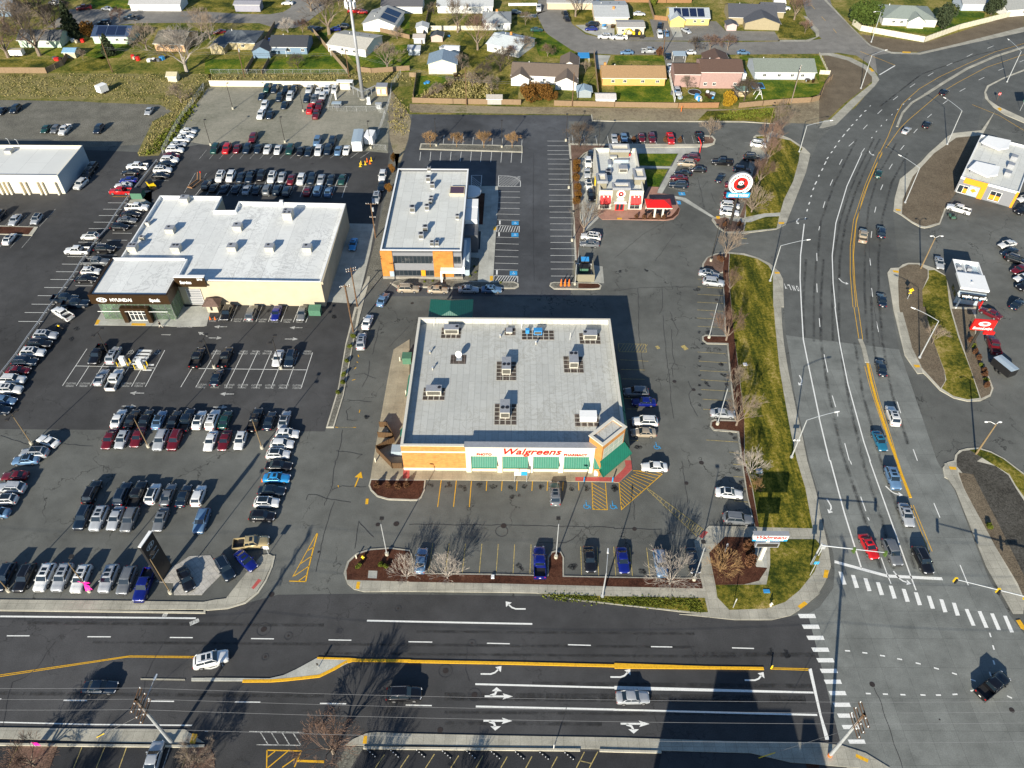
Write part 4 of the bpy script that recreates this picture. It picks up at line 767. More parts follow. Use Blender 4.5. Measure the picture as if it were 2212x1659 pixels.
 h.add([(rf-.05,-tw*.8,zt+.007),(rf-.05,tw*.8,zt+.007),(rr+.12,tw*.8,zt+.007),(rr+.12,-tw*.8,zt+.007)],[(0,1,2,3)]);out['glass_roof']=h
 h=MB();h.tube((rf-.1,0,zt+.05),(rr+.1,0,zt+.05),.025,.025,4)
 out['roof_rail']=h
 mm=dict(body='paint',roof='paint',cargo_bed='paint',bed_liner='blackpl',windshield='cglass',rear_window='cglass',side_window_r='cglass',side_window_l='cglass',tyre='tyre',rim='rim',headlight='hlamp',taillight='tlamp',mirror='paint',grille='blackpl',bumper='blackpl',plate='white',sunroof='cglass',glass_roof='cglass',roof_rail='chrome')
 res={}
 for nm,b in out.items():res[nm]=b.mesh(nm,m[mm[nm]],smooth=nm in('body','tyre','roof'))
 bm_=res['body']
 return res
for k in KIND:CM[k]=make_kind(k)
NAMES=dict(S=('sedan','sedan'),C=('coupe','coupe'),H=('hatchback','crossover'),U=('suv','SUV'),V=('minivan','van'),P=('pickup_truck','pickup truck'))
COLS=dict(w=('white',(.78,.78,.76)),s=('silver',(.42,.44,.46)),g=('grey',(.15,.16,.17)),k=('black',(.008,.008,.010)),n=('dark navy',(.008,.018,.035)),b=('slate blue',(.12,.22,.36)),B=('royal blue',(.006,.014,.18)),c=('bright blue',(.03,.28,.62)),r=('red',(.55,.012,.015)),m=('dark red',(.13,.008,.014)),t=('champagne',(.38,.32,.24)),G=('dark green',(.012,.06,.05)),T=('teal blue',(.02,.16,.27)),y=('tan',(.48,.38,.2)))
ALL=[]
def car(kind,colr,pos,head,opts='',far=False,open_door=False):
 d=KIND[kind];M_=CM[kind];nm,cat=NAMES[kind];cn,rgb=COLS[colr]
 j=random.uniform(.88,1.1);rgb=tuple(min(1,x*j)for x in rgb)+(1,)
 root=thing(nm,None,cat,(pos[0],pos[1],.035),head)
 def pt(n,me,loc=(0,0,0),rz=0,par=root,c=None):return put(n,me,par,loc,rz,c)
 L=d['L']/2;w=d['w']
 body=pt('body',M_['body'],c=rgb)
 pt('roof',M_['roof'],c=rgb)
 for n in('windshield','rear_window'):pt(n,M_[n])
 for s in 'rl':pt('side_window',M_['side_window_'+s])
 if kind=='P':pt('cargo_bed',M_['cargo_bed'],c=rgb);pt('bed_liner',M_['bed_liner'])
 for x in d['wx']:
  for s in(-1,1):
   wh=pt('wheel',M_['tyre'],(x,s*(w-.07),d['wr']))
   if not far:pt('rim',M_['rim'],par=wh)
 if not far:
  for s in(-1,1):
   pt('headlight',M_['headlight'],(L-.14,s*w*.70,d['hood']-.24),s*radians(28));pt('taillight',M_['taillight'],(-L+.045,s*w*.78,d['tz']-.26))
   pt('mirror',M_['mirror'],(d['ws']-.22,s*(w+.07),d['belt']+.05),c=rgb)
  pt('grille',M_['grille'],(L-.015,0,d['hood']-.36));pt('license_plate',M_['plate'],(-L-.005 if kind=='P' else-L+.0,0,d['tz']-.5));pt('bumper',M_['bumper'],(L-.005,0,.36))
 if 'g' in opts:pt('glass_roof',M_['glass_roof'])
 elif 'o' in opts:pt('sunroof',M_['sunroof'])
 if kind in 'UV' and not far:[pt('roof_rail',M_['roof_rail'],(0,s*w*.64,0))for s in(-1,1)]
 return root
ORD=['first','second','third','fourth','fifth','sixth','seventh','eighth','ninth','tenth','eleventh','twelfth','thirteenth','fourteenth','fifteenth','sixteenth','seventeenth','eighteenth']
def row(where,group,order,spec,head=None,far=False):
 cars=[];cr=None
 for it in spec.split(';'):
  tk=it.split()
  if not tk:continue
  if tk[0].endswith(':'):cr=tk.pop(0)[:-1]
  kc=tk[0];c=tuple(float(v)for v in tk[1].split(','))
  px=TT(cr,*c)if cr!='F' else c
  zc=.75 if kc[0]in 'SCH' else.9
  pos=G(px[0],px[1],zc);hd=radians(head or 0)
  if len(tk)>2:
   if ',' in tk[2]:
    q=tuple(float(v)for v in tk[2].split(','));q=TT(cr,*q)if cr!='F' else q
    nq=G(q[0],q[1],.6);hd=atan2(nq.y-pos.y,nq.x-pos.x)
   else:hd=radians(float(tk[2]))
  cars.append((kc[0],kc[1],kc[2:],car(kc[0],kc[1],pos,hd,kc[2:],far)))
 from collections import Counter
 tot=Counter((a,b)for a,b,_,_ in cars);cnt=Counter()
 for a,b,o,rt in cars:
  cnt[a,b]+=1;d='%s %s'%(COLS[b][0],NAMES[a][1])
  if o=='g':d+=' with black glass roof'
  elif o=='o':d+=' with sunroof'
  if tot[a,b]>1:
   n_=sum(1 for q in cars if(q[0],q[1])==(a,b));d='%s %s from the %s %s'%(ORD[cnt[a,b]-1],'%s %s'%(COLS[b][0],NAMES[a][1]),order,where)
  else:d='%s %s'%(d,where)
  rt['label']=d;rt['group']=group
 return cars
D_='cars parked on the dealership lot'
row('in the front row beside the main street','dealership cars lined up along the main street','left','03: Un 45,1245; Uk 260,1255; Uwo 478,1250; Uso 668,1250; Uwo 872,1265; Uso 1170,1262; Ug 1365,1282; PB 1555,1335',270)
row('on the paved display corner by the tall dark sign',D_,'left','03: Sk 2005,1270 2060,1400; 13: Un 215,1150 290,1285; SBo 440,1070 525,1155; Pyo 500,882 655,875')
row('in the near short row behind the front row',D_,'left','03: Un 895,600; Uso 1065,612; Ss 1245,615; Ug 1400,625; Sgo 1735,628; Ub 2175,640',270)
row('in the far half of the near double row',D_,'left','03: Uk 990,330; Un 1320,350; Pk 1480,362; Hwg 1650,352; Sg 1815,360; Sn 1985,372; Hw 2145,372',90)
row('in the nose-out half of the middle double row',D_,'left','02: Sm 1180,1420; Hso 1320,1425; Sm 1487,1400; Us 1735,1425; Um 1890,1425; 12: Sw 62,1440; Sm 215,1435; Hwo 385,1435',270)
row('in the tail-out half of the middle double row',D_,'left','02: Sw 1280,1195; Sk 1425,1200; Sk 1575,1200; Sbg 1720,1210; Sk 1880,1210; Pn 2015,1215; 12: Swg -62,1210; Uwo 85,1205; SG 220,1210; Pk 545,1210; Sn 700,1220; Ssg 860,1213',90)
row('in the angled column by the driveway','dealership cars in the column beside the driveway','back','12: Hwo 893,1365; Hw 835,1475; Hwg 792,1587; 13: Sk 800,48; Sco 775,180; Sn 722,318; Hwg 668,448; Hk 620,595',0)
row('near the left edge light mast',D_,'back','02: Cw 515,1440 405,1400; Usg 365,1567 205,1580; Sbg 275,1645 120,1660; 03: Cm 155,158 5,165; Us 115,285 -30,290; Hwg 45,420 -110,430; Sb -50,560 -200,565; 02: Hn -10,1110 140,1115; Sb 45,1000 200,1020')
row('in the row along the guard rail fence','dealership cars along the guard rail','back','02: Uso 490,297; Uk 425,390; Uwo 352,482; Un 268,580; Cm 198,675; Uw 135,775; Uwo 100,880',0)
row('in the customer stalls by the charging stations',D_,'left','02: Pk 1050,505 270; Uso 1225,510 90; Cs 1095,750 90; Pw 1240,775 90')
row('in the long marked customer block',D_,'left','02: Pk 2130,540 90; 12: Pk 225,535 90; Sn 130,752 90; Sw 790,545 270; Un 925,545 270')
row('parked against the dealership wall','customer cars by the dealership wall','left','12: Uk 238,55 270; Ug 505,55 90; SB 772,60 270; Sg 1050,60 270')
row('parked against the service building left wall','dealership cars beside the left wall','back','01: Pw 1480,573 0; Sk 1412,652 0; Sg 1372,715 0; Hk 1293,790 0; Uk 1132,1022 0; Pg 1042,1162 0; Hwo 980,1268 0; Sk 930,1352 0; Pn 700,1560 0; Pn 815,1615 5')
row('across the guard rail on the neighbouring lot','vehicles along the guard rail on the left lot','back','01: Pw 1480,132 180; Sk 1405,200 180; SB 1385,282 180; Cw 1330,337 180; Pr 1300,400 180; Hwg 972,892 180; Pw 830,1042 180')
row('angled beside the guard rail end',D_,'back','02: Pw 672,62 560,5')
row('beside the garage building corner','vehicles by the garage building','front','01: Uw 870,322 800,400; Uk 950,205 270; Uk 992,148 270')
row('in the left lot near the planted island','cars around the island on the left lot','left','01: Ss 160,712 270; Hsg 395,705 270; Swg 100,915 90; Un -20,670 270')
row('on the gravel lot behind the garage','vehicles on the rear gravel lot','left','00: Sn 15,1195; Un 165,1172; SG 495,1388; Hg 600,1395; Pw 698,1397; Un 1065,1388; Ss 1610,1195',270)
row('in the slanting back fence row','cars in the slanting row by the back fence','back','00: Sw 2035,1412; Sw 2010,1460; Sw 1962,1503; Cs 1925,1550; Uw 1887,1612; 01: Sm 1850,17; Uw 1830,60; Sn 1803,108; Uwo 1755,168; Sk 1735,235',0,True)
row('in the front rank behind the dealership building','cars ranked behind the dealership building','left','11: Uk 20,330; Sk 98,362; Sn 215,372; Sn 340,375; Ss 455,382; Sn 562,385; Ug 675,378; Un 785,385; Un 888,400; Sm 1110,400; Ub 1222,388; Sb 1335,407',90,True)
row('in the second rank behind the dealership building','cars ranked behind the dealership building','left','11: Uwo 165,240; Uw 280,238; Sn 388,250; Pn 492,245; Uk 607,235; Uwo 725,248; Ss 833,248; Sm 932,275; Uw 1040,272; Un 1155,265; Ss 1255,275; Sn 1360,280; SG 1482,275',270,True)
row('on the narrow drive by the office planting strip','cars by the planting strip','back','11: Uw 1920,232; Sn 1908,345; Uso 1852,472; Sco 1602,975',270)
row('in the long gravel yard rank','cars in the long yard rank','left','10: UG 110,1600; Ur 237,1600; Sm 350,1600; Un 457,1600; Sn 575,1602; Sw 677,1607; Sw 790,1612; UG 920,1608; Sk 1030,1630; Sn 1120,1632; Uw 1230,1618; Un 1330,1612; Sb 1440,1622; Sw 1530,1618',270,True)
row('standing alone in front of the long yard rank','cars in the gravel yard','left','10: Um 520,1485; Ub 1215,1517; Un 1375,1522',270,True)
row('in the left cluster of the gravel yard','cars in the gravel yard','left','10: UG 672,947; Un 755,957; Sn 616,1037; Uw 647,1132; Uw 605,1232; Sn 705,1237; Sn 877,955; Pn 965,962; Pn 812,1042; Uw 922,1032; Sn 860,1132',270,True)
row('in the right cluster of the gravel yard','cars in the gravel yard','left','10: Pw 1130,962; Cw 1225,977; Pw 1322,962; Hw 1400,965; Un 1105,1057; Ug 1182,1067; Uw 1270,1042; Pm 1240,1127; Pr 1140,1172; Pm 1205,1227',270,True)
row('climbing the driveway beside the utility poles','cars on the shared driveway','far end','11: Sb 1925,1570 1970,1500; 12: Sw 1757,152 1790,70; Uso 1690,360 1705,275')
row('by the kerb in front of the office building','cars parked by the office kerb','left','F: Ut 882,622; St 946,625; Ss 1012,624; Sbo 1062,624',0)
row('in the restaurant drive-through lane','cars in the drive-through lane','far end','21: Sn 1960,10 268; Uw 1930,88 268; Ss 1920,205 268; Hwg 1937,338 272; Uk 1965,445 272')
row('in the row behind the restaurant','cars parked behind the restaurant','left','20: Ss 2212,1492; 30: Sb 105,1480; Sm 295,1482; Um 405,1487; Pr 605,1492; Pk 918,1482',270)
row('in the stalls beside the restaurant lawn','cars beside the restaurant lawn','far end','31: Um 825,42; Ut 778,98; Sk 900,168; Sk 742,208; Sm 695,257; Un 695,330',172)
row('under the tall round restaurant sign','cars under the round sign','far end','30: Uw 1562,1555 345; 31: Uk 1490,42 350; Un 1380,170 352; Sm 1290,340 352; Pm 1300,455 352; Uw 1250,553 352; Uw 1243,628 352')
row('moving through the restaurant lot','cars moving in the restaurant lot','left','31: Pk 1165,88 175; Sn 1145,258 1178,215')
row('by the grass verge atop the pharmacy lot','cars by the avenue verge','far end','31: Ssg 1022,1295 1135,1318; Us 1072,1380 1175,1402')
row('next to the concrete bin enclosure','cars near the bin enclosure','far end','21: Uwo 1960,890 170; Sg 1945,970 175')
row('on the avenue side of the pharmacy lot','cars on the avenue side of the pharmacy lot','far end','32: Ss 1170,1143 1295,1155; 33: Swg 1240,345 1385,365; Ug 1335,620 1455,640')
row('along the pharmacy right wall','cars along the pharmacy right wall','far end','32: Ug 235,910 178; SB 318,1020 178; Uw 330,1228 178; St 315,1350 178; 33: Sw 432,62 178')
row('in the pharmacy front lot','cars in the pharmacy front lot','left','23: Sb 125,1070 88; PB 1405,1090 90; Ugo 1572,345 90; Sk 1945,1058 272; 33: SB 92,1070 272; Ub 500,1100 272; Sn 850,1070 272')
A_='vehicles on the avenue'
row('waiting in line at the avenue stop line',A_,'left','43: Sro 540,920 600,1040; Ug 795,980 850,1125; Uk 1125,1065 1175,1190; Sso 945,580 985,705; Ubo 800,180 830,290; 42: STo 655,1440 700,1550')
row('driving away up the avenue',A_,'near end','42: Uwo 798,1165 755,1070; Sn 670,650 645,560; 41: Sn 677,1575 660,1490; Un 670,840 660,755; Pt 475,880 478,790; SG 642,210 660,150; 40: Ss 945,1402 985,1362; Sk 1170,1342 1215,1295; Sk 1355,992 1410,950')
row('turning through the intersection',A_,'left','44: Pk 1880,765 2020,655')
row('heading right on the main street','vehicles on the main street','left','04: Sn 1080,782 1250,785; F: Uwo 455,1423 492,1416; Uk 873,1498 912,1499; 34: Ss 200,892 370,892')
row('in the near stall below the leaning utility pole','cars in the near lot','left','04: Ss 1655,1555 1700,1410')
row('on the east lot','cars on the east lot','far end','41: Pw 1510,592 1370,565; Sso 1300,1175 1312,1245; Sw 2035,975 1950,1000; Sn 2060,1060 1975,1100; Uk 2130,1140 2212,1180; Sm 2165,1245 2070,1290; Sw 2205,1335 2130,1360; Uk 2240,1420 2160,1450; Sw 2230,480 200; Uk 2212,610 200; Sn 2140,1620 40; Sm 42: 1850,55 130'.replace('Sm 42: 1850,55 130','42: Sm 1850,60 130; Pm 1885,400 1825,270'))
R_='cars parked around the houses'
row('among the houses at the top left',R_,'left','00: Pw 600,28 170; Pm 905,78 200; Ss 1152,90 160; Pn 1415,188 175; Uw 1510,25 250; Sr 20,150 180; Un 1120,240 180',None,True)
row('on the lots of the middle left houses',R_,'left','10: SB 712,430 100; Un 1160,305 130; Un 1215,312 60; SB 1400,312 190; Uk 1490,280 170; Pr 1620,112 180; Sr 1695,125 180; Sm 160,340 200; Sw 890,30 180',None,True)
row('on the residential street at the top',R_,'left','20: Pw 1395,78 270; Sk 1680,142 285; Sk 1698,198 285; Hn 1150,132 0; SG 1372,318 0; Vk 1970,258 180; SB 1962,307 180; Uwo 2105,387 180; Ss 390,512 10; Sb 1990,8 0',None,True)
row('around the orange and pink houses',R_,'left','30: Pw 55,397 180; Vw 492,367 270; Sb 560,357 270; Uk 490,282 260; Ss 778,327 300; Sb 135,562 180; Ps 378,542 0; Sn 575,602 270; Cw 605,717 270; Cw 610,792 270; Sw 812,562 180; Sb 1395,562 0; Pw 1822,82 0; Sw 270,145 0; Us 680,980 270',None,True)
def root(name,label,cat,c,group=None):return thing(name,label,cat,c,0,group)
def bpart(name,fn,mat,par,**k):
 b=WMB();fn(b);return b.build(name,mat,par,**k)
def parapet(b,pts,z0,z1,t):
 n=len(pts);V2=[Vector((p[0],p[1]))for p in pts]
 if sum(V2[i].x*V2[(i+1)%n].y-V2[(i+1)%n].x*V2[i].y for i in range(n))<0:V2=V2[::-1]
 inn=[]
 for i in range(n):
  d1=(V2[i]-V2[i-1]).normalized();d2=(V2[(i+1)%n]-V2[i]).normalized()
  n1=Vector((-d1.y,d1.x));n2=Vector((-d2.y,d2.x));bi=(n1+n2);bi=bi/max(.3,bi.dot(n1));inn.append(V2[i]+bi*t)
 vs=[(p.x,p.y,z)for z in(z0,z1)for p in V2]+[(p.x,p.y,z)for z in(z1,z0)for p in inn]
 for i in range(n):
  j=(i+1)%n
  b.add([vs[i],vs[j],vs[n+j],vs[n+i]],[(0,1,2,3)]);b.add([vs[n+i],vs[n+j],vs[2*n+j],vs[2*n+i]],[(0,1,2,3)]);b.add([vs[2*n+i],vs[2*n+j],vs[3*n+j],vs[3*n+i]],[(0,1,2,3)])
def window(par,x0,x1,z0,z1,y,nx=2,nz=1,frame='white',name='window',glass='wglass',out=-.04,t=.06):
 f=WMB();d=out
 ys,ye=sorted((y,y+d))
 f.box(x0,ys,z0,x1,ye,z0+t);f.box(x0,ys,z1-t,x1,ye,z1)
 for i in range(nx+1):
  xx=x0+(x1-x0-t)*i/nx;f.box(xx,ys-.002,z0+t,xx+t,ye,z1-t)
 for i in range(1,nz):zz_=z0+(z1-z0)*i/nz;f.box(x0+t,ys+.005,zz_,x1-t,ye,zz_+t*.8)
 w_=f.build(name,m[frame],par)
 g=MB();yy=y+d*.4-par.location.y;ox=par.location.x;oz=par.location.z
 g.add([(x0-ox,yy,z0-oz),(x1-ox,yy,z0-oz),(x1-ox,yy,z1-oz),(x0-ox,yy,z1-oz)],[(0,1,2,3)]);put('pane',g.mesh('pane',m[glass]),w_)
 return w_
m['brick_or']=brick('orange_brick',(.58,.26,.07),(.36,.2,.09),.6,.2)
m['brick_or2']=brick('orange_block',(.50,.21,.045),(.42,.2,.06),1.2,.6)
m['stone']=brick('grey_stone',(.3,.28,.24),(.2,.19,.17),.5,.25)
m['green_awn']=ribbed('green_standing_seam',(.012,.16,.10),.42,0,.5,.45)
m['green_awn_y']=ribbed('green_standing_seam_side',(.012,.16,.10),.42,1,.5,.45)
m['red_awn']=ribbed('red_standing_seam',(.66,.012,.01),.4,0,.5,.15)
m['roof_w']=membrane('grey_roof_membrane',(.52,.525,.49),(.22,.2,.15),sx=1.2,sy=5,stainy=.45)
m['roof_h']=membrane('white_roof_membrane',(.77,.78,.75),(.26,.26,.26),sx=3.2,sy=30,stainy=.55)
m['roof_o']=membrane('office_roof_membrane',(.68,.69,.65),(.28,.26,.2),sx=2.4,sy=4.5,stainy=.25)
m['roof_l']=membrane('white_garage_roof',(.70,.71,.68),(.5,.5,.47),sx=6,sy=30,stainy=.1)
m['dgrey']=plain('dark_grey_panel',(.10,.105,.115),.55,var=.06);m['mgrey']=plain('grey_panel',(.2,.205,.22),.6,var=.05)
m['taupe']=plain('taupe_stucco',(.23,.21,.15),.8,var=.06);m['ivory']=plain('ivory_stucco',(.60,.57,.49),.8,var=.06);m['orange_p']=plain('orange_panel',(.85,.30,.015),.5,var=.05)
m['red_l']=plain('red_sign_face',(.75,.015,.012),.4,var=.04);m['bone']=plain('white_sign_face',(.82,.82,.8),.4,var=.03);m['bluesign']=plain('blue_sign_face',(.03,.30,.58),.4,var=.04);m['lblue']=plain('pale_steel_panel',(.36,.44,.5),.5,.1,var=.05)
m['tile_pad']=concrete('roof_walk_tile',(.075,.06,.05),1.1,.95,line=5.5,dirt=.5)
m['green_shaded']=ribbed('shaded_green_seam',(.006,.09,.065),.42,0,.5,.45)  # awning green with the building's shade on the canopy put into the colour
R_ph=root('pharmacy_building','single-storey pharmacy with orange brick walls, cream sign front and flat grey roof','building',(0,105,0))
X0,X1,Y0,Y1=-19.7,20.5,87.4,122.6
ph=[(X0,Y0),(16.3,Y0),(X1,91.4),(X1,Y1),(X0,Y1)]
def f(b):b.prism(ph,0,5.6)
bpart('wall',f,m['brick_or'],R_ph)
def f(b):b.add([(p[0]+(.35 if p[0]<0 else-.35),p[1]+(.35 if p[1]<100 else-.35),5.62)for p in ph],[(0,1,2,3,4)])
bpart('roof',f,m['roof_w'],R_ph)
def f(b):parapet(b,ph,5.6,6.85,.06)
bpart('parapet',f,m['brick_or'],R_ph)
bpart('parapet_flashing',lambda b:parapet(b,[(p[0]+(.07 if p[0]<0 else-.07),p[1]+(.07 if p[1]<100 else-.07))for p in ph],5.65,6.84,.27),m['roof_w'],R_ph)
def f(b):parapet(b,[(p[0]+(-.06 if p[0]<0 else.06),p[1]+(-.06 if p[1]<100 else.06))for p in ph],6.855,7.0,.5)
bpart('coping',f,m['ivory'],R_ph)
bpart('stone_band',lambda b:(b.box(X0-.03,Y0-.06,5.1,-8.2,Y0,5.45),b.box(X0-.03,Y0-.08,0,-8.2,Y0,.75)),m['cream'],R_ph)
def f(b):
 b.box(-8.2,Y0-.5,4.75,14.8,Y0-.003,7.25);b.box(-8.2,Y0+.33,5.7,14.8,Y0+.6,7.25);b.box(-8.2,Y0-.003,7.0,14.8,Y0+.6,7.252)
bpart('sign_wall',f,m['cream'],R_ph)
bpart('sign_wall_coping',lambda b:b.box(-8.4,Y0-.6,7.26,15.0,Y0+.7,7.4),m['hvac_gr'],R_ph)
for xa in(-8.2,-2.55,3.0,8.55,13.95):bpart('pillar',lambda b:b.box(xa,Y0-.5,0,xa+(.9 if xa<13 else.85),Y0-.003,4.745),m['cream'],R_ph)
bpart('plinth',lambda b:[b.box(xa+.95,Y0-.2,0,xa+5.5,Y0-.003,.75)for xa in(-8.2,-2.55,3.0,8.5)],m['cream'],R_ph)
def awn(b,xa,xb,y,zt=4.72,zb=2.55,dep=1.25,vz=.28):
 b.add([(xa,y,zt),(xb,y,zt),(xb,y-dep,zb),(xa,y-dep,zb),(xa,y-dep,zb-vz),(xb,y-dep,zb-vz),(xa,y,zb-vz),(xb,y,zb-vz)],[(0,3,2,1),(3,4,5,2),(0,6,4,3),(1,2,5,7),(6,7,5,4)])
for xa in(-7.2,-1.6,3.95,9.45):bpart('awning',lambda b:awn(b,xa,xa+4.6,Y0-.02),m['green_awn'],R_ph)
bpart('awning',lambda b:awn(b,14.85,17.1,Y0-.02),m['green_awn'],R_ph)
def sq(cx,cy,a,bb,ang):
 c_,s_=cos(ang),sin(ang);return[(cx+x*c_-y*s_,cy+x*s_+y*c_)for x,y in((-a,-bb),(a,-bb),(a,bb),(-a,bb))]
TW=[(15.95,86.1),(20.05,90.3),(18.1,92.9),(13.7,88.5)];TW=[(15.95,86.1),(20.35,90.4),(18.2,92.6),(13.8,88.3)]
bpart('corner_tower',lambda b:b.prism(TW,0,8.2),m['brick_or'],R_ph)
bpart('tower_roof',lambda b:b.add([(p[0],p[1],8.6)for p in TW],[(0,1,2,3)]),m['roof_w'],R_ph)
bpart('tower_parapet',lambda b:parapet(b,TW,8.2,8.85,.3),m['brick_or'],R_ph)
TWo=[(15.9,85.85),(20.6,90.42),(18.2,92.85),(13.55,88.3)]
bpart('tower_coping',lambda b:parapet(b,TWo,8.86,9.05,.55),m['ivory'],R_ph)
dv=Vector((TW[1][0]-TW[0][0],TW[1][1]-TW[0][1]));dl=dv.length;dv.normalize();nv=Vector((dv.y,-dv.x))
def onface(t,o):return(TW[0][0]+dv.x*t+nv.x*o,TW[0][1]+dv.y*t+nv.y*o)
def f(b):
 for i in range(4):
  for j in range(2):
   a=onface(.5+i*1.35,.05);c=onface(.5+i*1.35+1.2,.05);z0=4.95+j*1.35
   b.add([(a[0],a[1],z0),(c[0],c[1],z0),(c[0],c[1],z0+1.15),(a[0],a[1],z0+1.15)],[(0,1,2,3)])
bpart('tower_window',f,plain('lit_glass',(.42,.48,.40),.25),R_ph)
def f(b):
 a=onface(.35,.02);c=onface(dl-.25,.02)
 a2=onface(.35,.04);c2=onface(dl-.25,.04);b.add([(a[0],a[1],4.8),(c[0],c[1],4.8),(c[0],c[1],7.6),(a[0],a[1],7.6)],[(0,1,2,3)])
bpart('tower_window_frame',f,m['ivory'],R_ph)
def f(b):
 a,c=onface(-.3,0),onface(dl+.3,0);a2,c2=onface(-1.0,1.7),onface(dl+.8,1.7)
 b.add([(a[0],a[1],4.75),(c[0],c[1],4.75),(c2[0],c2[1],2.6),(a2[0],a2[1],2.6),(a2[0],a2[1],2.3),(c2[0],c2[1],2.3)],[(0,3,2,1),(3,4,5,2)]);b.add([(a2[0],a2[1],2.29),(c2[0],c2[1],2.29),(c[0],c[1],2.29),(a[0],a[1],2.29)],[(0,1,2,3)])
bpart('corner_awning',f,m['green_awn'],R_ph)
def f(b):
 for ya,yb in((91.2,99.5),(102,110.5)):
  b.add([(X1,ya,4.6),(X1,yb,4.6),(X1+1.4,yb,2.6),(X1+1.4,ya,2.6),(X1+1.4,ya,2.3),(X1+1.4,yb,2.3),(X1,ya,2.3),(X1,yb,2.3)],[(0,1,2,3)[::-1],(3,2,5,4),(0,3,4,6),(1,7,5,2),(6,4,5,7)])
b=WMB();
for ya,yb in((91.2,95.3),(95.6,99.6),(99.9,104.9),(105.2,110.3)):
 b=WMB();b.add([(X1,ya,4.6),(X1,yb,4.6),(X1+1.4,yb,2.6),(X1+1.4,ya,2.6),(X1+1.4,ya,2.3),(X1+1.4,yb,2.3),(X1,ya,2.3),(X1,yb,2.3)],[(3,2,1,0),(3,4,5,2),(0,6,4,3),(1,2,5,7)]);b.build('side_awning',m['green_awn_y'],R_ph)
for ya,yb in((103.5,109.5),(93,95)):
 b=WMB();b.add([(X0,ya,4.6),(X0,yb,4.6),(X0-1.2,yb,2.6),(X0-1.2,ya,2.6),(X0-1.2,ya,2.3),(X0-1.2,yb,2.3)],[(0,1,2,3),(3,2,5,4)]);b.build('side_awning',m['green_awn_y'],R_ph)
def f(b):
 a=[(-18,122.8),(-8.6,122.8),(-8.6,131),(-18,131)];t_=(-13.3,128,7.3)
 b.add([(x,y,5.2)for x,y in a]+[(-13.3,124.5,7.3),t_],[(0,1,4),(1,2,5,4),(2,3,5),(3,0,4,5)]);
bpart('canopy_roof',f,m['green_shaded'],R_ph)
bpart('canopy_fascia',lambda b:parapet(b,[(-18,122.8),(-8.6,122.8),(-8.6,131),(-18,131)],4.6,5.2,.2),m['green_shaded'],R_ph)
for xy in((-17.5,130.4),(-9.1,130.4)):bpart('canopy_column',lambda b:b.cbox((xy[0],xy[1],2.2),(.4,.4,4.55)),m['cream'],R_ph)
YS=Y0-.56
lettering('sign_lettering','Walgreens',2.25,m['red_l'],(3.4,YS,6.1),(1,0,0),(0,0,1),.05,.32,10.3,R_ph,bold=.035)
lettering('sign_lettering','PHOTO',.8,m['red_l'],(-4.9,YS,5.3),(1,0,0),(0,0,1),.04,0,2.7,R_ph,bold=.025)
lettering('sign_lettering','PHARMACY',.8,m['red_l'],(11.4,YS,5.3),(1,0,0),(0,0,1),.04,0,4.2,R_ph,bold=.025)
def unit(px,zr,sx,sy,h,label,group,fans=((0,0),),fr=.38,mat='hvac',pad=None,grille=True,name='rooftop_unit',leg=0,top=None,rz=0):
 c=P1(px,zr);r=thing(name,label,'rooftop unit',(c.x,c.y,zr),rz,group)
 b=MB();b.cbox((0,0,leg+h/2),(sx,sy,h));
 put('casing',b.mesh('casing',m[mat]),r)
 b=MB();b.cbox((0,0,leg+h+.03),(sx+.08,sy+.08,.06));put('lid',b.mesh('lid',m[top or 'hvac_gr']),r)
 for fx,fy in fans:
  b=MB();b.tube((fx*sx,fy*sy,leg+h+.06),(fx*sx,fy*sy,leg+h+.14),fr,fr,12);put('fan',b.mesh('fan',m['fan']),r)
 if grille:
  b=MB();b.box(-sx*.42,-sy/2-.02,leg+h*.2,sx*.42,-sy/2-.002,leg+h*.85);put('grille',b.mesh('grille',m['grille']),r)
 b=MB();b.cbox((0,0,(leg or.12)/2),(sx*.8,sy*.8,leg or.12));put('curb',b.mesh('curb',m['white']),r)
 if pad:
  px_,py_,ox,oy=pad;b=MB();nx,ny=round(px_/1.15),round(py_/1.1)
  for i in range(nx):
   for j in range(ny):b.box(ox-px_/2+i*px_/nx+.09,oy-py_/2+j*py_/ny+.09,.01,ox-px_/2+(i+1)*px_/nx-.09,oy-py_/2+(j+1)*py_/ny-.09,.035)
  o_=put('walk_tiles',b.mesh('walk_tiles',m['tile_pad']),r);o_['kind']='stuff'
  b=MB();b.box(ox-px_/2,oy-py_/2,.006,ox+px_/2,oy+py_/2,.016);put('tile_bed',b.mesh('tile_bed',m['hvac']),r)
 return r
g='rooftop plant on the pharmacy'
unit('22: 455,265',5.65,3.0,1.6,1.3,'tan unit with one fan near the back left roof corner of the pharmacy',g,((.38,.1),),.33,pad=(4.2,3.4,-.1,-.4))
unit('22: 1945,325',5.65,2.8,1.6,1.3,'tan unit with one fan near the back right roof corner of the pharmacy',g,((-.36,.1),),.33,pad=(4.4,3.4,0,-.4))
unit('22: 265,925',5.65,2.9,1.6,1.3,'tan unit with one fan on the left side of the pharmacy roof',g,((.36,.1),),.33,pad=(4.3,3.4,0,-.3))
unit('22: 1045,665',5.65,1.75,3.4,1.6,'tall twin-fan unit in the middle of the pharmacy roof',g,((-.24,-.12),(.24,-.12)),.36,pad=(4.0,5.4,0,-.6))
unit('22: 1030,1130',5.65,1.75,3.4,1.6,'tall twin-fan unit toward the front of the pharmacy roof',g,((-.24,-.12),(.24,-.12)),.36,pad=(4.2,5.4,.1,-.6))
unit('22: 1768,600',5.65,1.75,3.2,1.6,'tall twin-fan unit on the right side of the pharmacy roof',g,((-.24,.32),(.24,.32)),.36,pad=(4.0,4.8,0,-.5))
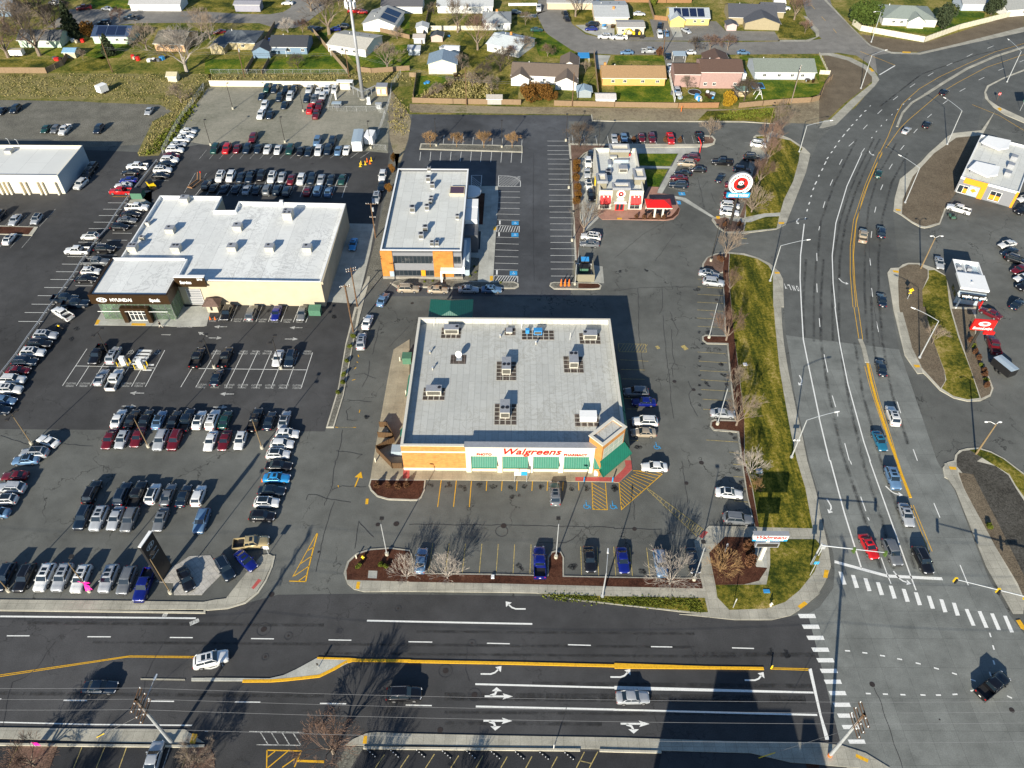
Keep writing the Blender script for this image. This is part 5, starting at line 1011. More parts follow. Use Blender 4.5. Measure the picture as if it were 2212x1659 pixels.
unit('22: 1925,1200',5.65,3.1,1.7,1.2,'long white hooded unit behind the pharmacy corner tower',g,(),.33,'bone',pad=(4.6,3.2,-.2,-.5),grille=False,top='bone')
unit('22: 1385,285',5.65,1.7,1.0,1.1,'large blue compressor box at the back of the pharmacy roof',g,(),.3,'blue',pad=(6.8,3.0,0,-.5),top='blue')
unit('22: 1272,275',5.65,.75,.7,.9,'small blue compressor box beside the large one on the pharmacy roof',g,(),.2,'blue',grille=False,top='blue')
unit('22: 1075,265',5.65,1.3,1.3,.5,'low square roof hatch at the back of the pharmacy roof',g,(),.2,'hvac',pad=(2.4,2.4,.2,0),grille=False,name='roof_hatch')
c=P1('22: 535,560',5.65);r=thing('satellite_dish','white round satellite dish on the pharmacy roof','dish',c,0)
b=MB();b.tube((0,0,0),(0,0,1.0),.06,.06,6);b.cbox((0,0,.06),(1.1,1.1,.1));put('mast',b.mesh('mast',m['steel']),r)
b=MB();n_=Vector((-.35,-.75,.55)).normalized();u_=n_.orthogonal().normalized();w_=n_.cross(u_);cc_=Vector((0,-.1,1.35))
ring=[cc_+(u_*cos(i*pi/8)+w_*sin(i*pi/8))*.68+n_*.15 for i in range(16)];b.add(ring+[cc_],[(i,(i+1)%16,16)for i in range(16)]);put('reflector',b.mesh('reflector',m['bone'],True),r)
b=MB();b.tube(cc_-w_*.5,cc_+n_*.8,.025,.025,4);put('feed_arm',b.mesh('feed_arm',m['steel']),r)
b=MB();b.box(-1.7,-1.4,.004,1.4,1.2,.03);put('walk_tiles',b.mesh('walk_tiles',m['tile_pad']),r)
for s,lab in(('22: 222,500','small twin vent stack left of the dish'),('22: 250,675','small capped vent stack near the left parapet'),('22: 980,325','small vent stack beside the roof hatch'),('22: 1365,400','small turbine vent in front of the blue box')):
 c=P1(s,5.64);r=thing('roof_vent',lab+' on the pharmacy roof','vent',c,0,'roof vents');b=MB();b.tube((0,0,0),(0,0,.7),.14,.14,8);put('pipe',b.mesh('pipe',m['hvac']),r);b=MB();b.tube((0,0,.7),(0,0,.95),.26,.1,8);put('cap',b.mesh('cap',m['chrome']),r)
for s,lab in(('22: 265,205','thin white roof pole at the back left parapet'),('22: 1208,230','thin white roof pole at the middle of the back parapet'),('22: 1732,350','thin white roof pole near the right twin-fan unit')):
 c=P1(s,5.64);b=MB();b.tube((0,0,0),(0,0,1.9),.05,.04,5);o=put('roof_pole',b.mesh('roof_pole',m['white']),None,c);tag(o,lab,'pole','roof poles')
R_hy=root('dealership_building','long tan car dealership with white flat roof and bronze fascia above a glass showroom','building',(-66,150,0))
HY=[(-90,142.5),(-74.8,142.5),(-74.8,135),(-42.5,134.6),(-42.1,166.8),(-69.2,167.5),(-69.1,163.4),(-74.1,163.3),(-74.1,169.8),(-89.9,170)]
bpart('wall',lambda b:b.prism(HY,0,6.2),m['tanwall'],R_hy)
bpart('roof',lambda b:b.add([(p[0],p[1],6.22)for p in HY],[list(range(10))]),m['roof_h'],R_hy)
bpart('parapet',lambda b:parapet(b,HY,6.2,6.95,.3),m['bone'],R_hy)
bpart('parapet_face',lambda b:(b.box(-68,134.55,6.2,-42.45,134.6,6.9),b.box(-42.5,134.62,6.2,-42.05,166.75,6.9)),m['tanwall'],R_hy)
bpart('showroom_roof',lambda b:b.box(-91.4,129.5,6.6,-74.9,142.4,6.9),m['roof_h'],R_hy)
def f(b):
 b.box(-91.8,129.0,4.8,-74.6,129.4,7.3);b.box(-91.8,129.4,4.8,-91.4,142.4,7.3);b.box(-75.0,129.4,4.8,-74.6,134.4,7.3);b.box(-91.4,129.4,4.8,-75.0,142.4,4.9)
bpart('fascia',f,m['brownpanel'],R_hy)
bpart('fascia_rear',lambda b:b.box(-91.4,142.42,6.0,-75.0,142.7,7.3),m['bone'],R_hy)
bpart('service_fascia',lambda b:b.box(-74.55,134.0,5.75,-67.9,134.5,8.3),m['brownpanel'],R_hy)
bpart('service_fascia_cap',lambda b:b.box(-74.6,133.95,8.3,-67.85,134.9,8.4),m['bone'],R_hy)
def f(b):
 b.box(-90.7,129.5,.1,-74.9,129.56,4.8);b.box(-90.7,129.6,.1,-90.64,142.3,4.8);b.box(-74.96,129.6,.1,-74.9,134.5,4.8)
bpart('showroom_glass',f,m['gglass'],R_hy)
b=WMB()
for i in range(12):x=-90.75+i*15.85/11;b.box(x,129.42,0,x+.08,129.5,4.8)
for i in range(1,5):y=129.5+i*1.25;b.box(-74.9,y,0,-74.82,y+.08,4.8)
for z in(1.6,3.2):b.box(-90.7,129.44,z,-74.9,129.48,z+.06)
b.build('mullions',m['chrome'],R_hy)
bpart('showroom_floor',lambda b:b.box(-90.6,129.6,.05,-75,142.4,.12),m['conc_tan'],R_hy)
bpart('canopy_bar',lambda b:b.box(-90.9,128.4,3.1,-75.6,128.5,3.2),m['bone'],R_hy)
bpart('entrance_portal',lambda b:(b.box(-85.9,128.3,0,-85.0,129.4,3.5),b.box(-80.6,128.3,0,-79.7,129.4,3.5),b.box(-85.9,128.3,3.5,-79.7,129.4,4.1)),m['brownpanel'],R_hy)
window(R_hy,-84.7,-80.9,.1,3.3,129.2,4,2,'bone','entrance_door','wglass',-.08,.12)
window(R_hy,-73.2,-70,.2,4.6,134.78,1,9,'bone','garage_door','mgrey',-.06,.06)
ys=128.97
lettering('sign_lettering','HYUNDAI',1.15,m['bone'],(-85.0,ys-.03,5.95),(1,0,0),(0,0,1),.04,0,4.7,R_hy,bold=.03)
lettering('sign_lettering','Speck',1.15,m['bone'],(-77.7,ys-.03,5.95),(1,0,0),(0,0,1),.04,0,2.3,R_hy,bold=.05)
lettering('sign_lettering','Service',1.05,m['bone'],(-72.2,133.93,7.0),(1,0,0),(0,0,1),.04,0,2.5,R_hy,bold=.05)
lettering('sign_lettering','2910',.7,m['bone'],(-68.9,133.93,7.85),(1,0,0),(0,0,1),.04,0,1.2,R_hy,bold=.03)
def emblem(b,cx,y,cz,rx,rz_,th=.16):
 o=[(cx+rx*cos(i*pi/12),cz+rz_*sin(i*pi/12))for i in range(24)];k=1-th/rz_
 for i in range(24):
  j=(i+1)%24;A,B=o[i],o[j];b.add([(A[0],y,A[1]),(B[0],y,B[1]),(cx+(B[0]-cx)*k,y,cz+(B[1]-cz)*k),(cx+(A[0]-cx)*k,y,cz+(A[1]-cz)*k)],[(0,1,2,3)])
 b.add([(cx-rx*.55,y,cz-rz_*.6),(cx-rx*.3,y,cz-rz_*.7),(cx-rx*.12,y,cz+rz_*.62),(cx-rx*.38,y,cz+rz_*.55)],[(0,1,2,3)])
 b.add([(cx+rx*.12,y,cz-rz_*.62),(cx+rx*.38,y,cz-rz_*.55),(cx+rx*.55,y,cz+rz_*.6),(cx+rx*.3,y,cz+rz_*.7)],[(0,1,2,3)])
 b.add([(cx-rx*.25,y,cz-.12),(cx+rx*.25,y,cz+.0),(cx+rx*.28,y,cz+.2),(cx-rx*.25,y,cz+.08)],[(0,1,2,3)])
bpart('emblem',lambda b:emblem(b,-89.2,ys,5.95,1.15,.62),m['bone'],R_hy)
g='rooftop plant on the dealership'
for s,lab in(('01: 2005,520','small unit near the back left corner of the dealership roof'),('01: 1850,850','box unit in the left middle of the dealership roof'),('01: 1450,1050','tall unit at the left edge above the showroom roof'),('01: 1915,1055','tall unit above the right end of the showroom roof'),('11: 365,820','box unit in the centre of the dealership roof'),('11: 910,700','largest unit with three fans at the back right of the dealership roof'),('11: 307,1042','front row box unit left of centre on the dealership roof'),('11: 710,1045','middle box unit of the front row on the dealership roof'),('11: 1115,1050','front row box unit at the right end of the dealership roof')):
 big='largest' in lab;tall='tall' in lab
 unit(s,6.25,2.2 if big else 2.0,2.4 if big else 1.9,2.0 if big else 1.25,lab,g,((-.25,.25),(-.25,-.25),(.25,-.25))if big else(((-.2,.1),(.2,.1))if tall else((-.15,.15),)),.3,grille=False,leg=.35 if tall else.12)
unit('01: 1600,770',6.25,.9,.9,.9,'little cluster of condensers near the left edge of the dealership roof',g,((0,0),),.25,grille=False)
unit('01: 1540,930',6.25,1.2,.9,.9,'pair of grey condensers above the tall left unit',g,((0,0),),.25,grille=True)
unit('11: 835,560',6.25,.8,.8,1.3,'kitchen style exhaust stack at the back edge of the dealership roof',g,(),.25,'bone',grille=False,name='exhaust_stack',top='bone')
R_of=root('office_building','two-storey office block with orange and grey front and white flat roof','building',(-21,163,0))
OX0,OX1,OY0,OY1=-30.6,-11.9,145.3,182.4
of=[(OX0,OY0),(OX1,OY0),(OX1,OY1),(OX0,OY1)]
bpart('wall',lambda b:b.prism(of,0,7.3),m['mgrey'],R_of)
bpart('roof',lambda b:b.add([(x,y,7.32)for x,y in of],[(0,1,2,3)]),m['roof_o'],R_of)
bpart('parapet',lambda b:parapet(b,of,7.3,7.95,.3),m['dgrey'],R_of)
bpart('parapet_cap',lambda b:parapet(b,[(OX0-.03,OY0-.03),(OX1+.03,OY0-.03),(OX1+.03,OY1+.03),(OX0-.03,OY1+.03)],7.955,8.05,.38),m['bone'],R_of)
bpart('orange_panel',lambda b:b.box(OX0-.1,OY0-.2,.75,-27.95,OY0-.002,7.9),m['brick_or2'],R_of);bpart('orange_panel',lambda b:b.box(-18.5,OY0-.35,.75,-13.9,OY0-.002,7.95),m['brick_or2'],R_of)
bpart('stone_base',lambda b:b.box(OX0-.15,OY0-.3,0,OX1+.1,OY0-.002,.74),m['stone'],R_of)
window(R_of,-27.8,-18.6,4.4,6.5,OY0-.003,10,1,'dgrey','window','wglass',-.08);window(R_of,-27.8,-18.6,.85,2.4,OY0-.003,9,1,'dgrey','window','wglass',-.08)
window(R_of,-13.8,-12.1,4.4,6.4,OY0-.003,2,1,'dgrey','window','wglass',-.08);window(R_of,-13.7,-12.1,.8,2.4,OY0-.003,2,1,'dgrey','window','wglass',-.08)
bpart('door',lambda b:b.box(-29,OY0-.28,0,-27.9,OY0-.21,2.2),m['lblue'],R_of);bpart('yellow_panel',lambda b:b.box(-21.6,OY0-.15,.8,-20.6,OY0-.1,2.5),m['orange_p'],R_of)
bpart('entrance_frame',lambda b:(b.box(-16.9,OY0-2.0,3.0,-11.2,OY0-.36,3.5),b.box(-16.9,OY0-2.0,0,-16.5,OY0-1.6,3.0),b.box(-11.7,OY0-1.99,3.5,-11.2,OY0+9,4.9)),m['bone'],R_of)
for(xa,xb,ya,yb,z,mm)in((-11.9,-8.9,166.5,170.3,6.4,'bone'),(-11.9,-8.9,160.8,166.4,6.3,'bone'),(-11.9,-8.6,155.8,160.6,5.2,'dgrey'),(-11.9,-10.3,146.5,155.6,4.6,'lblue')):bpart('side_bay',lambda b:b.box(xa+.01,ya,0,xb,yb,z),m[mm],R_of)
bpart('round_canopy',lambda b:b.tube((-11.5,177.6,3.9),(-11.5,177.6,4.3),3.0,3.0,20),m['bone'],R_of)
bpart('skylight',lambda b:b.box(-16.1,170.2,7.4,-12.5,173.6,8.0),plain('tinted_skylight',(.09,.05,.07),.25),R_of);bpart('skylight_frame',lambda b:parapet(b,[(-16.2,170.1),(-12.4,170.1),(-12.4,173.7),(-16.2,173.7)],7.35,8.05,.18),m['tanwall'],R_of)
g='rooftop condensers on the office'
for s,lab,sz in(('o: 618,265','tall condenser at the back centre of the office roof',1.2),('o: 660,335','condenser on a board beside the back one on the office roof',1.2),('o: 455,580','condenser on the left side of the office roof',1.3),('o: 605,560','front condenser of the middle trio on the office roof',1.1),('o: 650,470','rear condenser of the middle trio on the office roof',1.0),('o: 640,500','central condenser of the middle trio on the office roof',.9),('o: 588,780','tall condenser toward the front of the office roof',1.2),('o: 545,855','condenser on a tan pallet at the front of the office roof',1.2),('o: 655,930','left one of two small condensers at the front office parapet',.9),('o: 708,930','right one of two small condensers at the front office parapet',.9),('o: 918,655','lone vent box at the right side of the office roof',.9),('o: 625,160','small condenser pair at the back office parapet',.9)):
 unit(s,7.35,sz,sz,sz*1.05,lab,g,((0,0),),sz*.36,'hvac_gr',grille=True,leg=.2)
R_ga=root('garage_building','long white-roofed workshop with cream garage doors at the left edge','building',(-140,190,0))
bpart('wall',lambda b:b.box(-175,182,0,-121.8,198.6,4.7),m['cream'],R_ga);bpart('roof',lambda b:b.box(-174.8,182.2,4.7,-122.0,198.4,4.75),m['roof_l'],R_ga)
bpart('parapet',lambda b:parapet(b,[(-175,182),(-121.8,182),(-121.8,198.6),(-175,198.6)],4.7,5.5,.25),m['cream'],R_ga)
bpart('side_cladding',lambda b:b.box(-121.79,182.05,0,-121.7,198.55,5.5),m['lblue'],R_ga)
for x in(-123.4,-126.9,-128.2,-131.4,-132.8,-136.2,-137.4,-138.7):bpart('pilaster',lambda b:b.box(x,181.2,0,x+.45,181.99,3.6),m['cream'],R_ga)
for x in(-126.3,-130.8,-135.6):bpart('garage_door',lambda b:b.box(x,181.93,.05,x+2.7,181.98,3.2),m['ivory'],R_ga)
unit('00: 105,1645',4.76,1.8,1.8,.9,'low box unit on the workshop roof at the left edge','rooftop plant',(),grille=False)
for s in('00: 110,1560','00: 205,1570'):c=P1(s,4.8);b=MB();b.path([(0,0,0),(0,0,1.6),(-.5,0,1.9)],.07);tag(put('roof_pipe',b.mesh('roof_pipe',m['steel']),None,c),'bent steel pipe on the workshop roof '+('furthest left' if '110' in s else 'right of the first pipe'),'pipe','roof pipes')
R_re=root('restaurant_building','restaurant with ivory walls, grey towers and red awnings','building',(28.4,186,0))
RX0,RX1,RY0,RY1=22.5,34.1,175.9,198.8
re_=[(RX0,RY0),(RX1,RY0),(34.5,RY1),(22.7,RY1)]
bpart('wall',lambda b:b.prism(re_,0,4.6),m['ivory'],R_re);bpart('roof',lambda b:b.add([(x,y,4.62)for x,y in re_],[(0,1,2,3)]),m['roof_o'],R_re)
bpart('parapet',lambda b:parapet(b,re_,4.6,5.7,.35),m['ivory'],R_re)
def tower(nm,x0,y0,x1,y1,z,mm):
 bpart(nm,lambda b:b.box(x0,y0,0,x1,y1,z-.7),m[mm],R_re);bpart(nm+'_cap',lambda b:parapet(b,[(x0-.2,y0-.2),(x1+.2,y0-.2),(x1+.2,y1+.2),(x0-.2,y1+.2)],z-.7,z,.5),m['hvac_gr'],R_re)
 bpart(nm+'_roof',lambda b:b.box(x0+.2,y0+.2,z-.7,x1-.2,y1-.2,z-.6),m['cream'],R_re)
tower('entrance_tower',26.0,175.5,30.3,178.0,6.9,'taupe');tower('side_tower',22.2,178.8,24.6,182.6,6.9,'taupe');tower('side_tower',32.2,180.8,34.9,185.4,6.9,'taupe');tower('rear_tower',27.0,195.6,32.2,198.9,6.9,'taupe')
for xa in(22.9,30.9):
 bpart('awning',lambda b:awn(b,xa,xa+2.7,RY0-.02,4.3,2.4,.9,.2),m['red_awn'],R_re);window(R_re,xa,xa+2.6,.3,2.2,RY0-.01,2,2,'ivory','window','wglass',-.06)
 for dx in(.8,1.9):bpart('wall_lamp',lambda b:(b.tube((xa+dx,RY0,4.7),(xa+dx,RY0-.8,4.75),.04,.04,4),b.tube((xa+dx,RY0-.8,4.3),(xa+dx,RY0-.8,4.75),.22,.05,8)),m['bone'],R_re)
window(R_re,27.0,29.3,0,2.3,175.49,2,1,'red_l','door','wglass',-.1,.22)
bpart('door_canopy',lambda b:b.box(26.5,174.5,2.6,29.8,175.49,2.85),m['bone'],R_re);bpart('name_plate',lambda b:b.box(27.2,175.4,3.1,29.1,175.49,3.8),m['ivory'],R_re)
def panda(par,c,r,right,up,k=1.):
 rr,uu=Vector(right).normalized(),Vector(up).normalized();nn=rr.cross(uu)
 def dsc(nm,x,y,a,b_,off,mat,nseg=20):
  q=MB();c0=Vector(c)+rr*x*r+uu*y*r+nn*off
  top=[c0+rr*a*r*cos(2*pi*i/nseg)+uu*b_*r*sin(2*pi*i/nseg)for i in range(nseg)];bot=[p-nn*.05 for p in top]
  q.add(top+bot,[list(range(nseg))]+[(i,nseg+i,nseg+(i+1)%nseg,(i+1)%nseg)for i in range(nseg)]);q.v=[(Vector(p)-Vector(par.location))for p in q.v];q.v=[tuple(p)for p in q.v]
  return q,mat,nm
 parts=[dsc('badge_body',.05,-.25,.46,.3,.10,'black'),dsc('badge_head',0,.12,.27,.24,.13,'bone'),dsc('badge_ear',-.25,.36,.13,.12,.11,'black',10),dsc('badge_ear',.27,.35,.13,.12,.11,'black',10),dsc('badge_eye',-.10,.12,.08,.1,.15,'black',8),dsc('badge_eye',.12,.10,.08,.1,.15,'black',8)]
 for q,mt,nm in parts:put(nm,q.mesh(nm,m[mt]),par)
def rdisc(par,nm,c,r,th,mat,right=(1,0,0),up=(0,0,1),n=36,off=0):
 rr,uu=Vector(right).normalized(),Vector(up).normalized();nn=rr.cross(uu);c0=Vector(c)-Vector(par.location)+nn*off
 b=MB();b.tube(c0-nn*th,c0,r,r,n);return put(nm,b.mesh(nm,m[mat]),par)
rdisc(R_re,'round_sign',(28.15,175.4,5.0),1.15,.1,'bone');rdisc(R_re,'round_sign_centre',(28.15,175.4,5.0),.72,.1,'red_l',off=.02);panda(R_re,(28.15,175.33,5.0),.9,(1,0,0),(0,0,1))
bpart('side_sign',lambda b:b.box(22.3,179.3,1.2,22.49,180.6,3),m['red_l'],R_re);bpart('menu_sign',lambda b:b.box(22.3,186,1.2,22.49,188,3),m['yellow'],R_re)
bpart('rear_awning',lambda b:b.box(23.7,199.0,3,25.7,200.6,3.3),m['red_awn'],R_re)
g='rooftop plant on the restaurant'
unit('q: 1075,740',4.65,2.3,2.2,1.2,'tan box unit in the middle of the restaurant roof',g,(),grille=True);unit('q: 930,555',4.65,1.8,1.0,.9,'tan duct box at the back of the restaurant roof',g,(),grille=False);unit('q: 850,780',4.65,1.5,1.5,1.0,'round exhaust fan by the left tower of the restaurant',g,((0,0),),.6,'dgrey',grille=False);unit('q: 870,640',4.65,.8,2.8,.7,'long grey duct on the left of the restaurant roof',g,(),mat='lblue',grille=False)
unit('q: 1050,600',4.65,4.0,.7,.7,'long grey cross duct at the back of the restaurant roof',g,(),mat='lblue',grille=False);unit('q: 1170,505',4.65,.8,.6,.5,'little red box on the restaurant roof',g,(),mat='red',grille=False,top='red');unit('q: 835,920',4.65,.6,1.6,.8,'small white vent at the front left of the restaurant roof',g,(),mat='bone',grille=False)
r=root('patio_cover','red hip-roofed patio shelter on cream posts beside the restaurant','shelter',(38,174.2,0))
def f(b):
 a=[(34.7,172),(41.4,172),(41.4,176.6),(34.7,176.6)]
 b.add([(x,y,3.0)for x,y in a]+[(36.8,174.6,3.9),(39.4,174.6,3.9)],[(0,1,5,4),(1,2,5),(2,3,4,5),(3,0,4)]);
bpart('roof',f,m['red_awn'],r);bpart('fascia',lambda b:parapet(b,[(34.7,172),(41.4,172),(41.4,176.6),(34.7,176.6)],2.75,3.0,.2),m['ivory'],r)
for x in(36.8,38.9):bpart('post',lambda b:b.box(x,172.1,.13,x+.45,172.55,2.75),m['ivory'],r)
for x in(35.2,40.7):bpart('post',lambda b:b.box(x,176,.13,x+.35,176.35,2.75),m['ivory'],r)
for i,x in enumerate((35.6,38.0,40.1)):
 t=thing('patio_table','%s dark round table under the red patio shelter'%('left','middle','right')[i],'table',(x,173.5,.13),0,'patio tables')
 b=MB();b.tube((0,0,.7),(0,0,.75),.55,.55,12);put('table_top',b.mesh('table_top',m['black']),t);b=MB();b.tube((0,0,0),(0,0,.7),.05,.05,6);put('leg',b.mesh('leg',m['black']),t)
 for q in range(4):b=MB();b.cbox((.95*cos(q*pi/2+.7),.95*sin(q*pi/2+.7),.42),(.4,.4,.06));b.cbox((1.1*cos(q*pi/2+.7),1.1*sin(q*pi/2+.7),.7),(.3,.3,.5));put('seat',b.mesh('seat',m['black']),t)
kd=Vector((107.18-101.51,136.43-137.7)).normalized();ka=atan2(kd.y,kd.x)
R_ki=thing('coffee_kiosk','small white and dark drive-up coffee kiosk with a sign above its window','kiosk',(101.6,137.6,0),ka)
def kp(nm,fn,mat):b=MB();fn(b);return put(nm,b.mesh(nm,mat),R_ki)
kp('wall',lambda b:(b.box(0,0,0,5.8,11.2,3.4),),m['lblue']);kp('side_cladding',lambda b:b.box(-.06,.1,0,-.003,11.1,4.4),m['dgrey']);kp('front_roof',lambda b:b.box(-.1,-.1,4.0,6.0,5.8,4.5),m['bone'])
kp('rear_parapet',lambda b:parapet(b,[(0,5.85),(5.8,5.85),(5.8,11.2),(0,11.2)],3.4,4.4,.25),m['bone']);kp('divider',lambda b:b.box(2.2,5.9,3.4,2.4,11,4.2),m['bone'])
kp('clerestory',lambda b:b.box(.1,-.0,3.4,5.7,5.7,4.0),m['dgrey']);kp('canopy',lambda b:b.box(-.2,-1.4,2.7,5.9,-.003,2.9),m['bone'])
kp('counter',lambda b:b.box(0,-2.3,0,.25,-1.9,2.7),m['bone'])
def klet(s,size,x,z,w_,mat):me=text_mesh(s,size,.03,.12,w_,.03);me.transform(Matrix(((1,0,0,x),(0,0,-1,-1.62),(0,1,0,z),(0,0,0,1))));me.materials.clear();me.materials.append(m[mat]);put('sign_lettering',me,R_ki)
kp('sign_board',lambda b:b.box(.1,-1.55,2.3,5.6,-1.42,3.8),m['black']);klet('wake up call',1.05,2.85,3.25,5.0,'bone')
for i in range(7):kp('sign_cup',lambda b:b.box(.8+i*.58,-1.6,2.5,1.1+i*.58,-1.56,2.85),m['bone' if i%2 else 'bluesign'])
kp('red_banner',lambda b:b.box(4.9,-1.8,.6,5.1,-.3,2.6),m['red_l'])
for yy in(7,9.5):unitb=MB();unitb.cbox((3.4 if yy>8 else 1.2,8.6,3.9),(1,1,.9));put('condenser',unitb.mesh('condenser',m['hvac_gr']),R_ki)
kp('roof_vent',lambda b:b.tube((2.6,2.2,4.5),(2.6,2.2,4.9),.2,.2,8),m['steel'])
for sx_ in(.5,2.6):kp('serving_window',lambda b:b.box(-.1,sx_,1.1,-.065,sx_+1.6,2.2),m['wglass'])
fd=Vector((133.2-122.3,178.7-185.85)).normalized();fa=atan2(fd.y,fd.x)
R_sh=thing('shop_building','grey and orange shop with tilted white roof canopies at the right edge','building',(121.6,186.2,0),fa)
def sp(nm,fn,mat):b=MB();fn(b);return put(nm,b.mesh(nm,mat),R_sh)
sp('wall',lambda b:b.box(0,0,0,14.5,29,4.1),m['mgrey']);sp('roof',lambda b:b.box(.2,.2,4.1,14.3,28.8,4.14),m['roof_o']);sp('parapet',lambda b:parapet(b,[(0,0),(14.5,0),(14.5,29),(0,29)],4.1,4.7,.25),m['bone'])
sp('orange_band',lambda b:(b.box(1.1,-.15,3.2,6.9,-.002,4.75),b.box(5.6,-.15,0,6.9,-.002,3.2)),m['orange_p']);sp('orange_trim',lambda b:b.box(13.9,-.12,0,14.5,-.002,4.6),m['orange_p'])
sp('white_panel',lambda b:b.box(3.0,-.2,.2,5.5,-.002,3.0),m['lblue'])
sp('orange_badge',lambda b:b.add([(4.2,-.22,1.2),(5.0,-.22,1.8),(4.2,-.22,2.4),(3.4,-.22,1.8)],[(0,1,2,3)]),m['orange_p'])
for x0,x1,z0,z1 in((.4,2.9,.2,2.5),(8.2,11.0,.5,3.2)):
 f_=sp('window',lambda b:(b.box(x0,-.1,z0,x1,-.002,z0+.1),b.box(x0,-.1,z1-.1,x1,-.002,z1),b.box(x0,-.1,z0+.1,x0+.1,-.002,z1-.1),b.box(x1-.1,-.1,z0+.1,x1,-.002,z1-.1),b.box((x0+x1)/2,-.1,z0+.1,(x0+x1)/2+.1,-.002,z1-.1)),m['bone'])
 b=MB();b.box(x0,-.05,z0,x1,-.003,z1);put('pane',b.mesh('pane',m['wglass']),f_)
 sp('poster',lambda b:(b.box(x0+(1.35 if x0<1 else.15),-.07,z0+.3,x1-.15,-.051,z0+1.5),),m['orange_p'])
for yy,xx in((4.5,.8),(22.5,.8)):
 q=MB();q.add([(xx,yy,5.4),(xx+5.0,yy-2.6,5.6),(xx+7.2,yy-.6,5.9),(xx+7.0,yy+4.4,6.0),(xx+1,yy+4.6,5.7)],[(0,1,2,3,4)]);q.add([(xx,yy,5.1),(xx+5.0,yy-2.6,5.3),(xx+7.2,yy-.6,5.6),(xx,yy,5.4),(xx+5.0,yy-2.6,5.6),(xx+7.2,yy-.6,5.9)],[(0,1,4,3),(1,2,5,4)]);put('tilted_canopy',q.mesh('tilted_canopy',m['bone']),R_sh)
 sp('canopy_base',lambda b:b.box(xx+.6,yy+.2,4.12,xx+6.0,yy+3.6,5.15),m['mgrey'])
for xx,yy in((9.5,8),(9.5,13.2),(9.5,18.5)):sp('roof_unit',lambda b:b.box(xx,yy,4.2,xx+1.6,yy+1.8,5.3),m['hvac_gr'])
sp('side_glazing',lambda b:b.box(-.06,.4,.3,-.003,28,3.4),m['wglass'])
def gable(par,L,W,h,rise,wallc,roofc,org=(0,0),hip=False,axis='x',over=.4,name=''):
 ox,oy=org
 def tr(x,y,z):return(ox+x,oy+y,z)if axis=='x' else(ox-y,oy+x,z)
 b=MB();q=[tr(x,y,z)for z in(0,h)for x,y in((-L/2,-W/2),(L/2,-W/2),(L/2,W/2),(-L/2,W/2))]
 if not hip:q+=[tr(-L/2,0,h+rise),tr(L/2,0,h+rise)]
 b.add(q,[(0,1,5,4),(2,3,7,6)]+([(1,2,6,9,5),(3,0,4,8,7)]if not hip else[(1,2,6,5),(3,0,4,7)]))
 put('wall',b.mesh('wall',m['siding']),par,color=(*wallc,1))
 o=over;e=rise*o/(W/2);th=.12;b=MB();hx=(W/2 if hip else-o)
 T_=[tr(-L/2-o,-W/2-o,h-e),tr(L/2+o,-W/2-o,h-e),tr(L/2+o,W/2+o,h-e),tr(-L/2-o,W/2+o,h-e),tr(-L/2+hx,0,h+rise),tr(L/2-hx,0,h+rise)]
 T_=[(x,y,z+th)for x,y,z in T_];B_=[(x,y,z-th)for x,y,z in T_]
 fs=[(0,1,5,4),(2,3,4,5)]+([(1,2,5),(3,0,4)]if hip else[])
 b.add(T_,fs);b.add(B_,[f[::-1]for f in fs])
 n=len(b.v)//2;b.f+=[(0,6,7,1),(2,8,9,3)]+([(1,7,8,2),(3,9,6,0)]if hip else[(1,7,11,5),(5,11,8,2),(0,4,10,6),(3,9,10,4)]);b.m+=[0]*(len(b.f)-len(b.m))
 put('roof',b.mesh('roof',m['shingle']),par,color=(*roofc,1))
 b=MB();b.tube(tr(-L/2-o,-W/2-o,h-e+.04),tr(L/2+o,-W/2-o,h-e+.04),.09,.09,4);put('eave_trim',b.mesh('eave_trim',m['white']),par)
def hwin(par,x,y,z=1.5,w=1.2,h=1.0):
 b=MB();b.box(x-w/2,y-.06,z-h/2,x+w/2,y-.005,z+h/2);f_=put('window',b.mesh('window',m['white']),par)
 b=MB();b.box(x-w/2+.1,y-.08,z-h/2+.1,x-.04,y-.062,z+h/2-.1);b.box(x+.04,y-.08,z-h/2+.1,x+w/2-.1,y-.062,z+h/2-.1);o=put('pane',b.mesh('pane',m['wglass']),f_)
